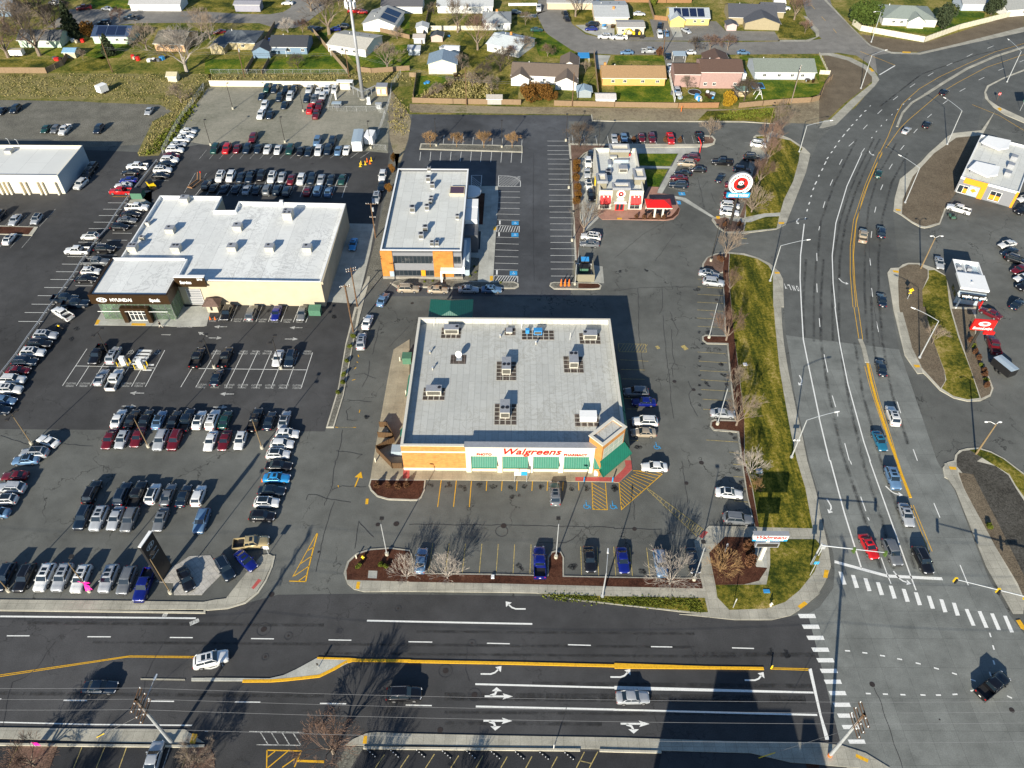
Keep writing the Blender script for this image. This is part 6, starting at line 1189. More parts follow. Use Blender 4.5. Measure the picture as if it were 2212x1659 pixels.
def house(px,label,L,W,wallc,roofc,rot=0,h=2.7,rise=1.5,hip=False,wins=(),wings=(),chim=None,cat='house',name='house',solar=None,z=3.4):
 c=P1(px,z);r=thing(name,label,cat,(c.x,c.y,0),radians(rot))
 if cat=='house':W*=1.25;rise*=1.3;wings=[(a,b_*1.15,c_,d_,e_,f_)for a,b_,c_,d_,e_,f_ in wings]
 gable(r,L,W,h,rise,wallc,roofc,hip=hip)
 for w_ in wins:hwin(r,w_,-W/2)
 for(wx,wy,wl,ww,ax,wc)in wings:gable(r,wl,ww,h-.15 if wc!=2 else h*.8,rise*.8,wallc if wc!=1 else(.72,.72,.7),roofc,(wx,wy),axis=ax)
 if chim:b=MB();b.cbox((chim[0],chim[1],h+rise),(.8,.6,1.3));put('chimney',b.mesh('chimney',m['brick_or']),r)
 if cat=='house':
  for i in range(3):b=MB();x=-L*.3+i*L*.27+(len(label)%5)*.3;b.tube((x,W*.2,h+rise*.5),(x,W*.2,h+rise*.62+.45),.13,.13,6);put('roof_vent',b.mesh('roof_vent',m['dsteel' if i else 'bone']),r)
 if solar:
  for i in range(solar):
   b=MB();x=-L*.4+i*L*.8/solar;sl_=rise/(W/2)
   b.add([(x,-W/2+.4,h+.4*sl_+.2),(x+L*.72/solar,-W/2+.4,h+.4*sl_+.2),(x+L*.72/solar,-.5,h+(W/2-.5)*sl_+.2),(x,-.5,h+(W/2-.5)*sl_+.2)],[(0,1,2,3)]);put('solar_panel',b.mesh('solar_panel',m['solar']),r)
 return r
WH,GR,DG,BR,SL=(.72,.72,.70),(.42,.43,.42),(.07,.075,.085),(.16,.12,.09),(.11,.13,.15)
house('248,63','long mint house with a navy blue roof behind the bushy tree',13.5,8,(.45,.6,.48),(.03,.06,.13),wins=(-3,2,5),solar=3)
house('92,72','low mint house half hidden behind bare trees at the left edge',15,7,(.5,.62,.5),(.12,.12,.12),wins=(-4,3))
house('378,76','olive roofed house behind the big white-limbed bare tree',11,10,(.55,.35,.2),(.16,.15,.12),-5,wins=(1,))
house('520,74','slate hip-roofed house beside the curve of the residential street',13,9,(.42,.35,.2),SL,-3,hip=True,wings=((-6,-6,6,5,'y',0),),wins=(2,))
house('628,84','blue sided house with charcoal roof and a patio cover',13,8.5,(.15,.23,.32),(.05,.055,.065),wins=(0,5),wings=((-9,-5,6.5,6,'y',0),))
house('766,82','white house with pale weathered roof left of the cell tower pole',15,11,WH,(.5,.48,.42),-18,rise=1.1,wins=(-3,0,3))
house('828,34','white gabled house with solar panels at the top beside the tower',14,10,WH,(.36,.37,.36),82,rise=1.6,solar=2)
house('1104,84','white house with pale metal roof at the street bend',13,10,WH,(.55,.6,.62),-28,rise=1.3,wins=(-3,2),chim=(-1,2))
house('1073,33','pale grey hip-roofed house at the top beside the street',10.5,9.5,WH,(.36,.38,.38),0,hip=True,wins=(1,),chim=(0,1))
house('957,128','cream gable-fronted garage with a blue grey metal roof',8.5,9.6,(.68,.64,.48),(.22,.3,.38),90,h=3.6,cat='garage',name='garage')
house('1178,146','sprawling brown-roofed house with white gables behind the rust hedge',22,8.5,WH,(.17,.13,.10),-5,h=2.8,wings=((-8,-4.5,5,6,'y',1),(7.5,-5,7,7,'y',1),(8,7,8,6,'y',0)),wins=(-4,0))
house('1367,150','orange stuccoed bungalow with tan shingle roof',21,8,(.60,.35,.11),(.36,.225,.11),0,wins=(-7,-3,3,8),chim=(-9.5,1))
house('1555,137','two-storey dusty pink house with brown roof',13.5,8.5,(.36,.235,.21),(.11,.065,.048),0,h=5.6,wins=(-5,-2,5),wings=((-11,0,8.5,9,'x',2),(0,6,7,8,'y',0)),z=6.2)
house('1690,136','blue grey house with green shingle roof by the avenue corner',20.5,9,(.42,.47,.52),(.2,.23,.2),0,wins=(-7,-2,2.5,6),rise=1.7)
house('1487,24','bright yellow house with rows of solar panels',15,8.5,(.7,.55,.17),(.38,.42,.45),0,wins=(2,5),wings=((-5,-4,5,5.5,'y',0),),solar=4)
house('1622,20','olive walled house with broad charcoal roof at the top',18,11,(.32,.27,.17),(.08,.085,.1),-4,rise=2,wings=((3,-7,8,13,'y',0),(9,4,9,7,'x',0)))
house('1318,15','pale roofed house at the top right of the street junction',13,14,(.66,.55,.42),(.48,.5,.5),0,rise=1.0,chim=(1,-3))
house('1362,47','cream garage with flat grey roof behind the excavator',10,7,(.66,.58,.42),(.42,.4,.37),0,rise=.5,wins=(-3,0),cat='garage',name='garage')
house('1958,22','white house with sage hip roof between the trees at the top right',20,12,WH,(.25,.29,.26),-6,hip=True,rise=1.8,wins=(-6,-3,4),wings=((2,-6,5,6,'y',0),))
house('2190,6','white gabled cottage at the top right corner',12,8,WH,(.3,.31,.3),12,wins=(2,))
house('2105,-4','pale blue house cut off by the top right edge',12,7,(.4,.46,.55),(.35,.36,.36),0)
house('1005,1','long white mobile home at the top behind the bare tree',22,7,WH,(.5,.52,.52),0,rise=.8,wins=(-5,2))
house('870,0','dark roofed house cut off at the top beside the tower',16,8,WH,(.1,.1,.11),0)
house('5,8','blue grey house cut off at the top left corner',9,7,(.15,.22,.3),(.2,.26,.33),0)
house('340,-4','pale house cut off by the top edge left of the field',20,7,WH,(.4,.4,.4),0)
house('535,1','small grey corrugated shed on the dry field at the top',10,5,(.3,.3,.36),(.3,.3,.34),0,rise=.6,cat='shed',name='shed')
house('1230,-8','house cut off by the top edge left of the street',18,8,(.5,.42,.3),(.3,.3,.3))
for s,lab,L,W,wc,rc,rt in(('152,106','tan shed with a blue tin roof in a left back yard',4,4,(.55,.48,.33),(.2,.38,.55),0),('912,53','upper white shed with pale roof in the row beside the fence',4.2,4.2,WH,(.5,.52,.52),90),('906,76','lower grey white shed in the row beside the fence',4,3.5,(.5,.52,.55),(.4,.36,.33),0),('944,72','red and white barn-shaped shed on the lawn',4,4.2,(.5,.38,.34),(.07,.08,.09),90),('1262,190','little blue grey shed beside the white fence post',4,4.5,(.28,.32,.34),(.3,.4,.48),90),('1308,205','white flat shed in the corner of the green lawn',6,4,WH,(.55,.52,.5),0),('1600,189','tiny green roofed shed beside the pink house',3.5,3,(.5,.4,.25),(.1,.16,.14),0),('1580,48','pink and white barn-shaped shed by the olive house',4,3.8,(.5,.4,.38),(.08,.085,.1),90),('372,158','small cream shed behind the white-limbed tree',3,3,(.6,.55,.4),(.5,.45,.3),0),('1684,2','white shed at the top behind the yellow house',4,3,WH,WH,0),('1068,207','low flat shed against the back fence',4.5,2.2,(.4,.38,.35),(.35,.33,.3),0),('895,100','blue grey lean-to shed near the cream garage',4,4,(.4,.45,.5),(.35,.38,.42),0)):
 house(s,lab,L,W,wc,rc,rt,h=2.1,rise=.7,cat='shed',name='shed',z=2.4)
def fence(s,label,mat='wood_f',h=1.7,th=.08,post=2.6,pm=None,cat='fence',name='fence',group='back yard fences'):
 pts=P(s);c=pts[0];r=thing(name,label,cat,(c.x,c.y,0),0,group)
 b=WMB();pb=WMB();k=0
 for a,e in zip(pts,pts[1:]):
  d=(e-a);L=d.length;d.normalize();nx,ny=-d.y*th/2,d.x*th/2
  b.prism([(a.x+nx,a.y+ny),(a.x-nx,a.y-ny),(e.x-nx,e.y-ny),(e.x+nx,e.y+ny)],-.04,h)
  n=max(1,int(L/post));
  for i in range(n+1):q=a.lerp(e,i/n);pb.box(q.x-.07,q.y-.07,-.04,q.x+.07,q.y+.07,h+.08)
 b.build('panel',m[mat],r);pb.build('posts',m[pm or mat],r)
 return r
fence('20: 30,1108 470,1120 1200,1130','weathered plank fence behind the office lot, left stretch');fence('20: 1560,1140 2212,1155 30: 0,1155 680,1165','weathered plank fence behind the orange house')
fence('30: 690,1166 1120,1162','newer orange wood fence behind the pink house','wood_fo');fence('30: 1340,1165 1600,1140 1880,1118 2120,1105 2212,1080 40: 60,920 130,860','weathered fence wrapping the corner yard by the avenue')
fence('10: 2212,760 1800,790 1640,770','short broken wood fence behind the bare tree lawn');fence('00: -300,785 510,790','pale plank fence at the left edge of the scrub','wood_f',1.9)
fence('00: 510,790 690,700 740,610','dark plank side fence by the tin shed','wood_fy',1.8);fence('10: 60,930 1450,940','long cream block wall behind the gravel yard','cream',1.9,.25,50,name='block_wall',cat='wall')
fence('10: 1540,790 1170,350','long pale fence running back beside the white weathered house','wood_fy',1.7);fence('10: 620,805 700,660','short side fence left of the blue house lawn','wood_fy',1.4);fence('10: 440,790 530,640','short fence behind the blue house wing','wood_fy',1.4);fence('10: 650,470 760,270','dark fence between the slate and blue houses','wood_fy',1.5)
fence('40: 355,265 440,330 1130,455','cream panel wall beside the side street','whitef',2.0,.15,2.4,name='panel_wall',cat='wall');fence('40: 1130,455 1500,320 2212,140 2500,60','cream panel wall along the top of the avenue','whitef',2.0,.15,2.4,name='panel_wall',cat='wall')
fence('20: 220,325 830,325','white vinyl fence behind the barn shed','whitef',1.6);fence('20: 1370,60 1070,62','low white rail fence beside the pale grey house','white',1.0);fence('30: 0,20 560,30 830,30','brown fence at the top behind the yellow house','wood_fo',1.6)
fence('30: 590,815 650,1105','white board fence between the orange and pink yards','white',1.7,.1);fence('20: 1990,590 2045,1100','tall fence left of the orange bungalow yard','wood_fy',1.7);fence('30: 425,210 570,225','short orange wood gate fence by the yellow house','wood_fo',1.6);fence('30: 370,30 425,215','pale fence left of the yellow house','wood_fy',1.6)
fence('20: 0,830 75,830 40,1060','grey fence at the corner of the cream garage yard','wood_fy',1.5);fence('20: 130,480 210,110','dark fence between the shed yard and barn shed lawn','wood_fy',1.5);fence('30: 2212,800 40: 110,805','cream fence piece by the avenue corner lawn','whitef',1.4);fence('40: 0,590 95,785','white border wall at the avenue corner lawn','whitef',.7)
fence('10: 1720,300 2212,420','tan fence in front of the solar panelled house','wood_f',1.5);fence('20: 130,1080 600,830','broken grey fence through the thicket','wood_f',1.0)
def chain(s,label,h=2.0,post=3.0):
 pts=P(s);c=pts[0];r=thing('chain_link_fence',label,'fence',(c.x,c.y,0),0,'chain link fences')
 w_=WMB();pb=WMB()
 for a,e in zip(pts,pts[1:]):
  n=max(1,int((e-a).length/post))
  for i in range(n+1):q=a.lerp(e,i/n);pb.tube((q.x,q.y,0),(q.x,q.y,h+.05),.035,.035,4)
  w_.tube((a.x,a.y,h),(e.x,e.y,h),.03,.03,4)
  b_=WMB();d=(e-a).normalized();k=int((e-a).length/.45)
  for i in range(k):
   q=a.lerp(e,i/k);q2=a.lerp(e,min(1,(i+3)/k));w_.tube((q.x,q.y,.1),(q2.x,q2.y,h),.009,.009,3,caps=False);w_.tube((q.x,q.y,h),(q2.x,q2.y,.1),.009,.009,3,caps=False)
 pb.build('posts',m['steel'],r);w_.build('mesh',m['steel'],r)
chain('10: 70,800 1540,800','chain link fence above the cream block wall',1.6);chain('t: 115,650 800,650 935,690','chain link fence across the front of the tower compound',1.8);chain('t: 935,690 1000,480 1020,300 1150,130','chain link fence on the right side of the tower compound',1.8);chain('t: 115,650 210,330 275,310','chain link fence on the left side of the tower compound',1.8)
chain('t: 935,690 860,900 10: 1820,1620 1960,1630','chain link fence dropping from the compound to the trailer',1.8);chain('10: -10,1000 00: 2212,950 1920,1360 01: 1760,0','chain link fence beside the slanting back row of cars',1.8)
r=thing('guard_rail','galvanised guard rail dividing the dealership from the left lot','guard rail',P1('01: 1380,500'),0);b=WMB();pb=WMB()
gp=P('01: 1700,90 1480,370 1380,500 1260,665 1160,830 1040,970 960,1085 880,1190 800,1330 710,1450 610,1590 02: 530,30 430,180 310,340 190,520 40,710 -60,850')
b.path([(p.x,p.y,.75)for p in gp],.09,4);b.path([(p.x,p.y,.5)for p in gp],.06,4)
for p in gp:pb.tube((p.x,p.y,0),(p.x,p.y,.85),.07,.07,5)
b.build('rail',m['steel'],r);pb.build('posts',m['steel'],r)
for s,lab in(('d: 160,575 310,730 405,730','slatted wooden screen around the bins at the pharmacy front left corner'),('d: 160,560 330,480','slatted wooden screen closing the back of the bin yard'),('d: 190,330 260,330 320,440 175,430','small slatted wooden pen left of the pharmacy')):
 fence(s,lab,'wood_sl',1.6,.1,1.2,group='wooden screens')
c=P1('t: 615,470');r=thing('cell_tower','tall tapering grey steel monopole rising out of the top of the picture','cell tower',(c.x,c.y,0))
b=MB();b.tube((0,0,0),(0,0,31),.62,.38,14);put('pole',b.mesh('pole',m['hvac_gr'],True),r);b=MB();b.tube((0,0,0),(0,0,.3),1.2,1.2,12);put('base',b.mesh('base',m['conc']),r)
for k in range(9):a_=k*2*pi/9;b=MB();b.cbox((1.5*cos(a_),1.5*sin(a_),29.3),(.35,.35,2.0));put('antenna',b.mesh('antenna',m['bone']),r)
b=MB();b.path([(1.4*cos(i*pi/6),1.4*sin(i*pi/6),29)for i in range(13)],.06,4);[b.tube((0,0,29),(1.5*cos(i),1.5*sin(i),29),.05,.05,4)for i in range(6)];put('platform',b.mesh('platform',m['steel']),r)
def shelter(s,lab,w_,d_,h,roof,fill=None):
 c=P1(s);r=thing('equipment_shelter',lab,'shelter',(c.x,c.y,0),0,'tower compound equipment');b=MB();b.box(-w_/2,-d_/2,h,w_/2,d_/2,h+.12);put('roof',b.mesh('roof',m[roof]),r)
 for x in(-1,1):
  for y in(-1,1):b=MB();b.tube((x*(w_/2-.15),y*(d_/2-.15),0),(x*(w_/2-.15),y*(d_/2-.15),h),.06,.06,5);put('leg',b.mesh('leg',m['steel']),r)
 if fill:b=MB();b.box(-w_*.3,-d_*.3,.05,w_*.3,d_*.3,h*.75);put('cabinet',b.mesh('cabinet',m[fill]),r)
shelter('t: 370,330','white roofed open shelter over cream cabinets in the tower compound',5.5,2.2,2.6,'bone','cream');shelter('t: 250,590','small grey roofed generator stand at the front of the compound',3,1.8,1.5,'lblue','dgrey');shelter('t: 840,610','little steel rack at the compound front right',2,1.2,1.8,'steel','steel')
c=P1('t: 885,425');r=thing('equipment_hut','tan equipment hut with two wall air conditioners in the tower compound','hut',(c.x,c.y+1.3,0));b=MB();b.box(-1.7,-1.3,0,1.7,1.6,2.9);put('wall',b.mesh('wall',plain('peach_panel',(.62,.42,.25),.7)),r);b=MB();b.box(-1.85,-1.4,2.9,1.85,1.75,3.05);put('roof',b.mesh('roof',m['hvac_gr']),r)
for x in(-1,.8):b=MB();b.box(x-.5,-1.75,.8,x+.5,-1.31,2.2);put('air_conditioner',b.mesh('air_conditioner',m['bone']),r)
c=P1('t: 700,540');b=MB();b.box(-.5,-.4,0,.5,.4,2.2);b.box(-.8,-.5,0,.6,.5,.3);tag(put('equipment_cabinet',b.mesh('equipment_cabinet',m['bone']),None,c),'white standing cabinet below the monopole','cabinet')
c=P1('t: 235,480');b=MB();b.tube((0,0,0),(0,0,2.2),.3,.3,8);b.ball((0,0,2.3),.4,8,5);tag(put('vent_stack',b.mesh('vent_stack',m['bone']),None,c),'white round-topped vent stack in the tower compound','vent')
r=thing('cable_bridge','steel cable bridge on legs leading to the monopole','cable bridge',P1('t: 520,440'));b=WMB();p=[P1('t: 420,380'),P1('t: 615,480'),P1('t: 800,390')]
for a_,e in((0,1),(1,2)):b.box(0,0,0,.001,.001,.001);[b.tube((p[a_].x,p[a_].y+o_,2.6),(p[e].x,p[e].y+o_,2.6),.08,.08,4)for o_ in(-.3,.3)]
b.build('tray',m['steel'],r);b=WMB();[b.tube((q.x,q.y,0),(q.x,q.y,2.6),.06,.06,5)for t_ in(0,.33,.66,1)for q in(p[0].lerp(p[1],t_),p[1].lerp(p[2],t_))];b.build('legs',m['steel'],r)
def trailer(s,lab,L,W,h,body,top,rot=90,name='box_trailer',sc_=1):
 c=P1(s,h*.6);r=thing(name,lab,'trailer',(c.x,c.y,.03),radians(rot),'trailers');b=MB();b.box(-L/2,-W/2,.5,L/2,W/2,h);put('body',b.mesh('body',m[body]),r)
 b=MB();b.add([(-L/2-.03,-W/2-.03,h+.003),(L/2+.03,-W/2-.03,h+.003),(L/2+.03,W/2+.03,h+.003),(-L/2-.03,W/2+.03,h+.003),(-L/2,0,h+.12),(L/2,0,h+.12)],[(0,1,5,4),(2,3,4,5),(1,2,5),(3,0,4)]);put('roof',b.mesh('roof',m[top]),r)
 for x in(-.45,.45):
  for y in(-1,1):w_=put('wheel',CM['S']['tyre'],r,(x,y*(W/2+.05),.33))
 b=MB();b.tube((L/2,.5,.5),(L/2+1.2,0,.5),.06,.06,4);b.tube((L/2,-.5,.5),(L/2+1.2,0,.5),.06,.06,4);put('drawbar',b.mesh('drawbar',m['dsteel']),r)
trailer('10: 1655,1510','long white box trailer with a blue grey roof at the end of the yard rank',8,2.8,3.4,'bone','lblue',93);trailer('10: 1785,1480','short white enclosed trailer beside the long one',4.2,2.6,3,'bone','bone',85)
trailer('42: 2000,640','black cargo trailer with a silver blue roof behind the dark red pickup',4.6,2.2,2.3,'black','lblue',112);trailer('00: 1098,950','small white camper standing in the scrub',3.0,2.4,2.6,'bone','bone',60,'camper');trailer('20: 460,530','white camper trailer parked by the cream garage',5.5,2.3,2.3,'bone','bone',-5,'camper')
trailer('30: 1360,790','white camper squeezed beside the pink house',6.5,2.4,2.8,'bone','lblue',92,'camper');trailer('00: 180,560','old white camper beside the big left tree',4.5,2.3,2.3,'bone','tanwall',0,'camper')
def boat(s,lab,rot):c=P1(s,.8);r=thing('boat',lab,'boat',(c.x,c.y,.5),radians(rot),'boats');b=MB();b.prism([(-2.6,-1),(1.4,-1.1),(3,0),(1.4,1.1),(-2.6,1)],0,.8,bottom=True);put('hull',b.mesh('hull',m['bone']),r);b=MB();b.prism([(-2.3,-.8),(1.2,-.85),(2.3,0),(1.2,.85),(-2.3,.8)],.8,1.15);put('cover',b.mesh('cover',m['lblue']),r)
c=P1('30: 200,375',1);r=thing('mini_excavator','yellow mini excavator on a flat trailer beside the white pickup','excavator',(c.x,c.y,0),radians(0))
for nm,fn,mt in(('trailer_bed',lambda b:(b.box(-1.8,-1.1,.6,4.5,1.1,.75),),'black'),('track',lambda b:b.box(-.4,-1,.76,2.2,-.5,1.3),'black'),('track',lambda b:b.box(-.4,.5,.76,2.2,1,1.3),'black'),('cab',lambda b:(b.box(.6,-.6,1.32,1.9,.6,2.9),),'black'),('house_body',lambda b:b.box(-.2,-.8,1.31,.59,.8,2.1),'yellow'),('engine_cover',lambda b:b.box(1.91,-.8,1.31,2.6,.8,2.2),'yellow'),('boom',lambda b:(b.tube((-.2,0,1.8),(-1.6,0,3.2),.18,.16,6),b.tube((-1.6,0,3.2),(-2.9,0,2.9),.16,.14,6),b.tube((-2.9,0,2.9),(-3.3,0,1.5),.14,.12,6)),'yellow'),('bucket',lambda b:b.cbox((-3.3,0,1.2),(.6,.8,.6)),'yellow'),('wheel',lambda b:b.tube((2.8,-1.25,.4),(2.8,-1.12,.4),.38,.38,12),'tyre'),('wheel',lambda b:b.tube((3.7,-1.25,.4),(3.7,-1.12,.4),.38,.38,12),'tyre')):
 b=MB();fn(b);put(nm,b.mesh(nm,m[mt]),r)
c=P1('30: 865,995',.7);r=thing('trampoline','round black trampoline in the pink house yard','trampoline',(c.x,c.y,0));b=MB();b.disc((0,0,.8),2.0,24);put('mat',b.mesh('mat',m['black']),r);b=MB();b.path([(2.1*cos(i*pi/12),2.1*sin(i*pi/12),.78)for i in range(25)],.09,4);put('rim',b.mesh('rim',m['lblue']),r)
c=P1('30: 1545,925',.7);r=thing('trampoline','square navy trampoline beside the blue grey house','trampoline',(c.x,c.y,0));b=MB();b.box(-2,-2,.7,2,2,.76);put('mat',b.mesh('mat',m['black']),r);b=MB();parapet(b,[(-2.1,-2.1),(2.1,-2.1),(2.1,2.1),(-2.1,2.1)],.65,.8,.2);put('rim',b.mesh('rim',m['blue']),r)
c=P1('30: 1560,1070');r=thing('swing_set','white A-frame swing set on the corner lawn','swing set',c)
for y in(0,3.2):b=MB();b.tube((-1.2,y,0),(0,y,2.8),.08,.08,5);b.tube((1.2,y,0),(0,y,2.8),.08,.08,5);b.tube((-.5,y,1.6),(.5,y,1.6),.06,.06,4);put('a_frame',b.mesh('a_frame',m['bone']),r)
b=MB();b.tube((0,0,2.8),(0,3.2,2.8),.07,.07,5);put('top_bar',b.mesh('top_bar',m['bone']),r)
for s,lab,sx,sy,h,cl in(('30: 700,580','grey carport canopy by the pink house driveway',4.5,3.5,2.4,'lblue'),('20: 1880,600','blue tent canopy behind the brown-roofed house',4,4,2.4,'blue'),('10: 790,520','grey patio canopy on the blue house',6.5,4,2.3,'lblue'),('10: 1420,520','white patio canopy beside the weathered house',4,3.5,2.2,'bone'),('30: 930,790','brown patio canopy on the pink house',5,3,2.5,'brownpanel')):
 c=P1(s,h);r=thing('garden_canopy',lab,'canopy',(c.x,c.y,0),0,'garden canopies');b=MB();b.add([(-sx/2,-sy/2,h),(sx/2,-sy/2,h),(sx/2,sy/2,h+.3),(-sx/2,sy/2,h+.3),(-sx/2,-sy/2,h-.1),(sx/2,-sy/2,h-.1)],[(0,1,2,3),(4,5,1,0)]);put('roof',b.mesh('roof',m[cl]),r)
 for x in(-1,1):
  for y in(-1,1):b=MB();b.tube((x*sx*.47,y*sy*.47,0),(x*sx*.47,y*sy*.47,h),.06,.06,4);put('leg',b.mesh('leg',m['bone']),r)
rnd=random.Random(5)
for s,n,lab in(('30: 690,1040',5,'yard clutter beside the pink house lean-to'),('30: 870,1070',4,'tarp-covered heap at the back of the pink house yard'),('30: 1030,1040',5,'round white and red play dome heap by the golden bush'),('00: 850,450',5,'jumble of toys and tools in a left back yard'),('00: 1680,650',5,'pale junk pile behind the tall bare tree'),('20: 2150,290',5,'row of motorcycles on the driveway apron'),('30: 200,860',4,'patio furniture on the orange bungalow terrace'),('20: 380,400',2,'small white playhouse beside the barn shed'),('20: 150,890',2,'red garden tractor on the bright lawn'),('20: 500,830',3,'tan lumber pile in front of the cream garage'),('00: 1450,640',4,'outdoor junk and statues near the dark conifer'),('30: 2100,870',3,'red and black play car on the corner terrace'),('00: 640,640',3,'white bags behind the dark side fence')):
 c=P1(s);r=thing('yard_clutter',lab,'clutter',c,0,'yard clutter')
 for i in range(n):q=MB();k=rnd.uniform(.4,1.1);q.prism([(k*rnd.uniform(.7,1.2)*cos(j*pi/3),k*rnd.uniform(.7,1.2)*sin(j*pi/3))for j in range(6)],0,rnd.uniform(.4,1.3));put('item',q.mesh('item',m[rnd.choice(['bone','lblue','blue','red','dgrey','brownpanel','tanwall','black'])]),r,(rnd.uniform(-2.2,2.2),rnd.uniform(-1.6,1.6),0))
def bare_mesh(seed,h=6.5,spread=.62,depth=5,nb=4,trunk=.16,low=.16,twig=.014,up=.25,split=(3,4)):
 rn=random.Random(seed);T=MB();C=MB()
 def grow(p,d,L,r,k):
  e=p+d*L;mb=T if k<=1 else C
  q=p+d*L*.5+Vector((rn.uniform(-.06,.06),rn.uniform(-.06,.06),0))*L
  r2=max(twig,r*.6);n=5 if k<2 else 3
  mb.tube(p,q,r,(r+r2)/2,n,caps=False);mb.tube(q,e,(r+r2)/2,r2,n,caps=False)
  if k>=depth:return
  for i in range(rn.randint(*split)):
   a=rn.uniform(0,2*pi);u=d.orthogonal().normalized();w_=d.cross(u)
   nd=(d+(u*cos(a)+w_*sin(a))*rn.uniform(.2,spread*.85)+Vector((0,0,up*.4))).normalized()
   st=e if i==0 else p+d*L*rn.uniform(.45,1)
   grow(st,nd,L*rn.uniform(.66,.88),max(twig,r2*rn.uniform(.5,.8)),k+1)
 L0=h*low;top=Vector((0,0,L0));T.tube((0,0,0),top,trunk,trunk*.8,7,caps=False)
 for i in range(nb+1):
  a=i*2*pi/nb+rn.uniform(-.4,.4);tlt=spread*rn.uniform(.5,1.15)*(1.9 if nb>9 else 1)if i<nb else.08
  grow(top,Vector((cos(a)*tlt,sin(a)*tlt,1)).normalized(),h*.24,trunk*.55,1)
 mz=max(v[2]for v in C.v)
 for B_ in(T,C):B_.v=[(x,y,z*h/mz)for x,y,z in B_.v]
 return T,C
def leafball(seed,n,shape,leaf=.28,squash=.8,jit=.25,lump=5):
 rn=random.Random(seed);b=MB()
 for i in range(n):
  p=shape(rn);s_=leaf*rn.uniform(.6,1.4);d=Vector((rn.gauss(0,1),rn.gauss(0,1),rn.gauss(0,1))).normalized();u=d.orthogonal().normalized()*s_;w_=d.cross(u)
  b.add([p-u*.5-w_*.4,p+u*.5-w_*.3,p+u*.4+w_*.5,p-u*.4+w_*.4],[(0,1,2,3)])
 return b
def lumpy(rx,rz,cz,lumps=9,seed=1):
 rr=random.Random(seed);L=[]
 for i in range(lumps):
  a=rr.uniform(0,2*pi);q=rr.uniform(0,.62);L.append((Vector((cos(a)*rx*q,sin(a)*rx*q,cz+rr.uniform(-.45,.5)*rz)),rr.uniform(.32,.55)))
 def f(rn):
  c,k=rn.choice(L);d=Vector((rn.gauss(0,1),rn.gauss(0,1),rn.gauss(0,1))).normalized();q=rn.uniform(.72,1.03)
  return c+Vector((d.x*rx*k*q,d.y*rx*k*q,d.z*rz*k*q))
 return f
def cone(rb,h,z0=.6):
 def f(rn):
  t=rn.random()**.7;t=1-t;z=z0+(h-z0)*t;r_=rb*(1-t)**.8*rn.uniform(.6,1.05)*(1+.18*sin(z*5));a=rn.uniform(0,2*pi);return Vector((r_*cos(a),r_*sin(a),z))
 return f
BARE={}
for k_,a in dict(fan=dict(seed=3,h=5.4,spread=.6,nb=11,trunk=.15,low=.1,depth=6,twig=.010,up=.12,split=(2,3)),vase=dict(seed=8,h=9,spread=.55,nb=5,trunk=.24,low=.13,depth=6,twig=.011,up=.5,split=(2,4)),tall=dict(seed=12,h=13,spread=.7,nb=4,trunk=.4,low=.16,depth=6,twig=.02,up=.3,split=(2,4)),round_=dict(seed=21,h=4.6,spread=.95,nb=6,trunk=.1,low=.3,depth=5,twig=.015,up=.1),wide=dict(seed=33,h=8,spread=1.0,nb=6,trunk=.25,low=.2,depth=6,twig=.017,up=.05,split=(2,4)),small=dict(seed=40,h=3.4,spread=.8,nb=5,trunk=.06,low=.2,depth=5,twig=.009)).items():
 T,C=bare_mesh(**a);BARE[k_]={}
 for bk in('bark','bark_w','bark_r','bark_o','bark_d'):BARE[k_][bk]=(T.mesh('trunk',m['bark' if bk in('bark_r',)else bk]),C.mesh('crown',m[bk]))
def bare(kind,px,bark,label,sc=1.,group='bare trees',rz=None,cat='tree',name='bare_tree',at=None,wide=1.):
 c=at or P1(px);r=thing(name,label,cat,(c[0],c[1],0),random.uniform(0,6)if rz is None else rz,group);r.scale=(sc*wide,sc*wide,sc)
 if px and px[:3]in('00:','10:')and kind=='tall':r.scale=(sc*1.35,sc*1.35,sc)
 t,cr=BARE[kind][bark];put('trunk',t,r);put('crown',cr,r);return r
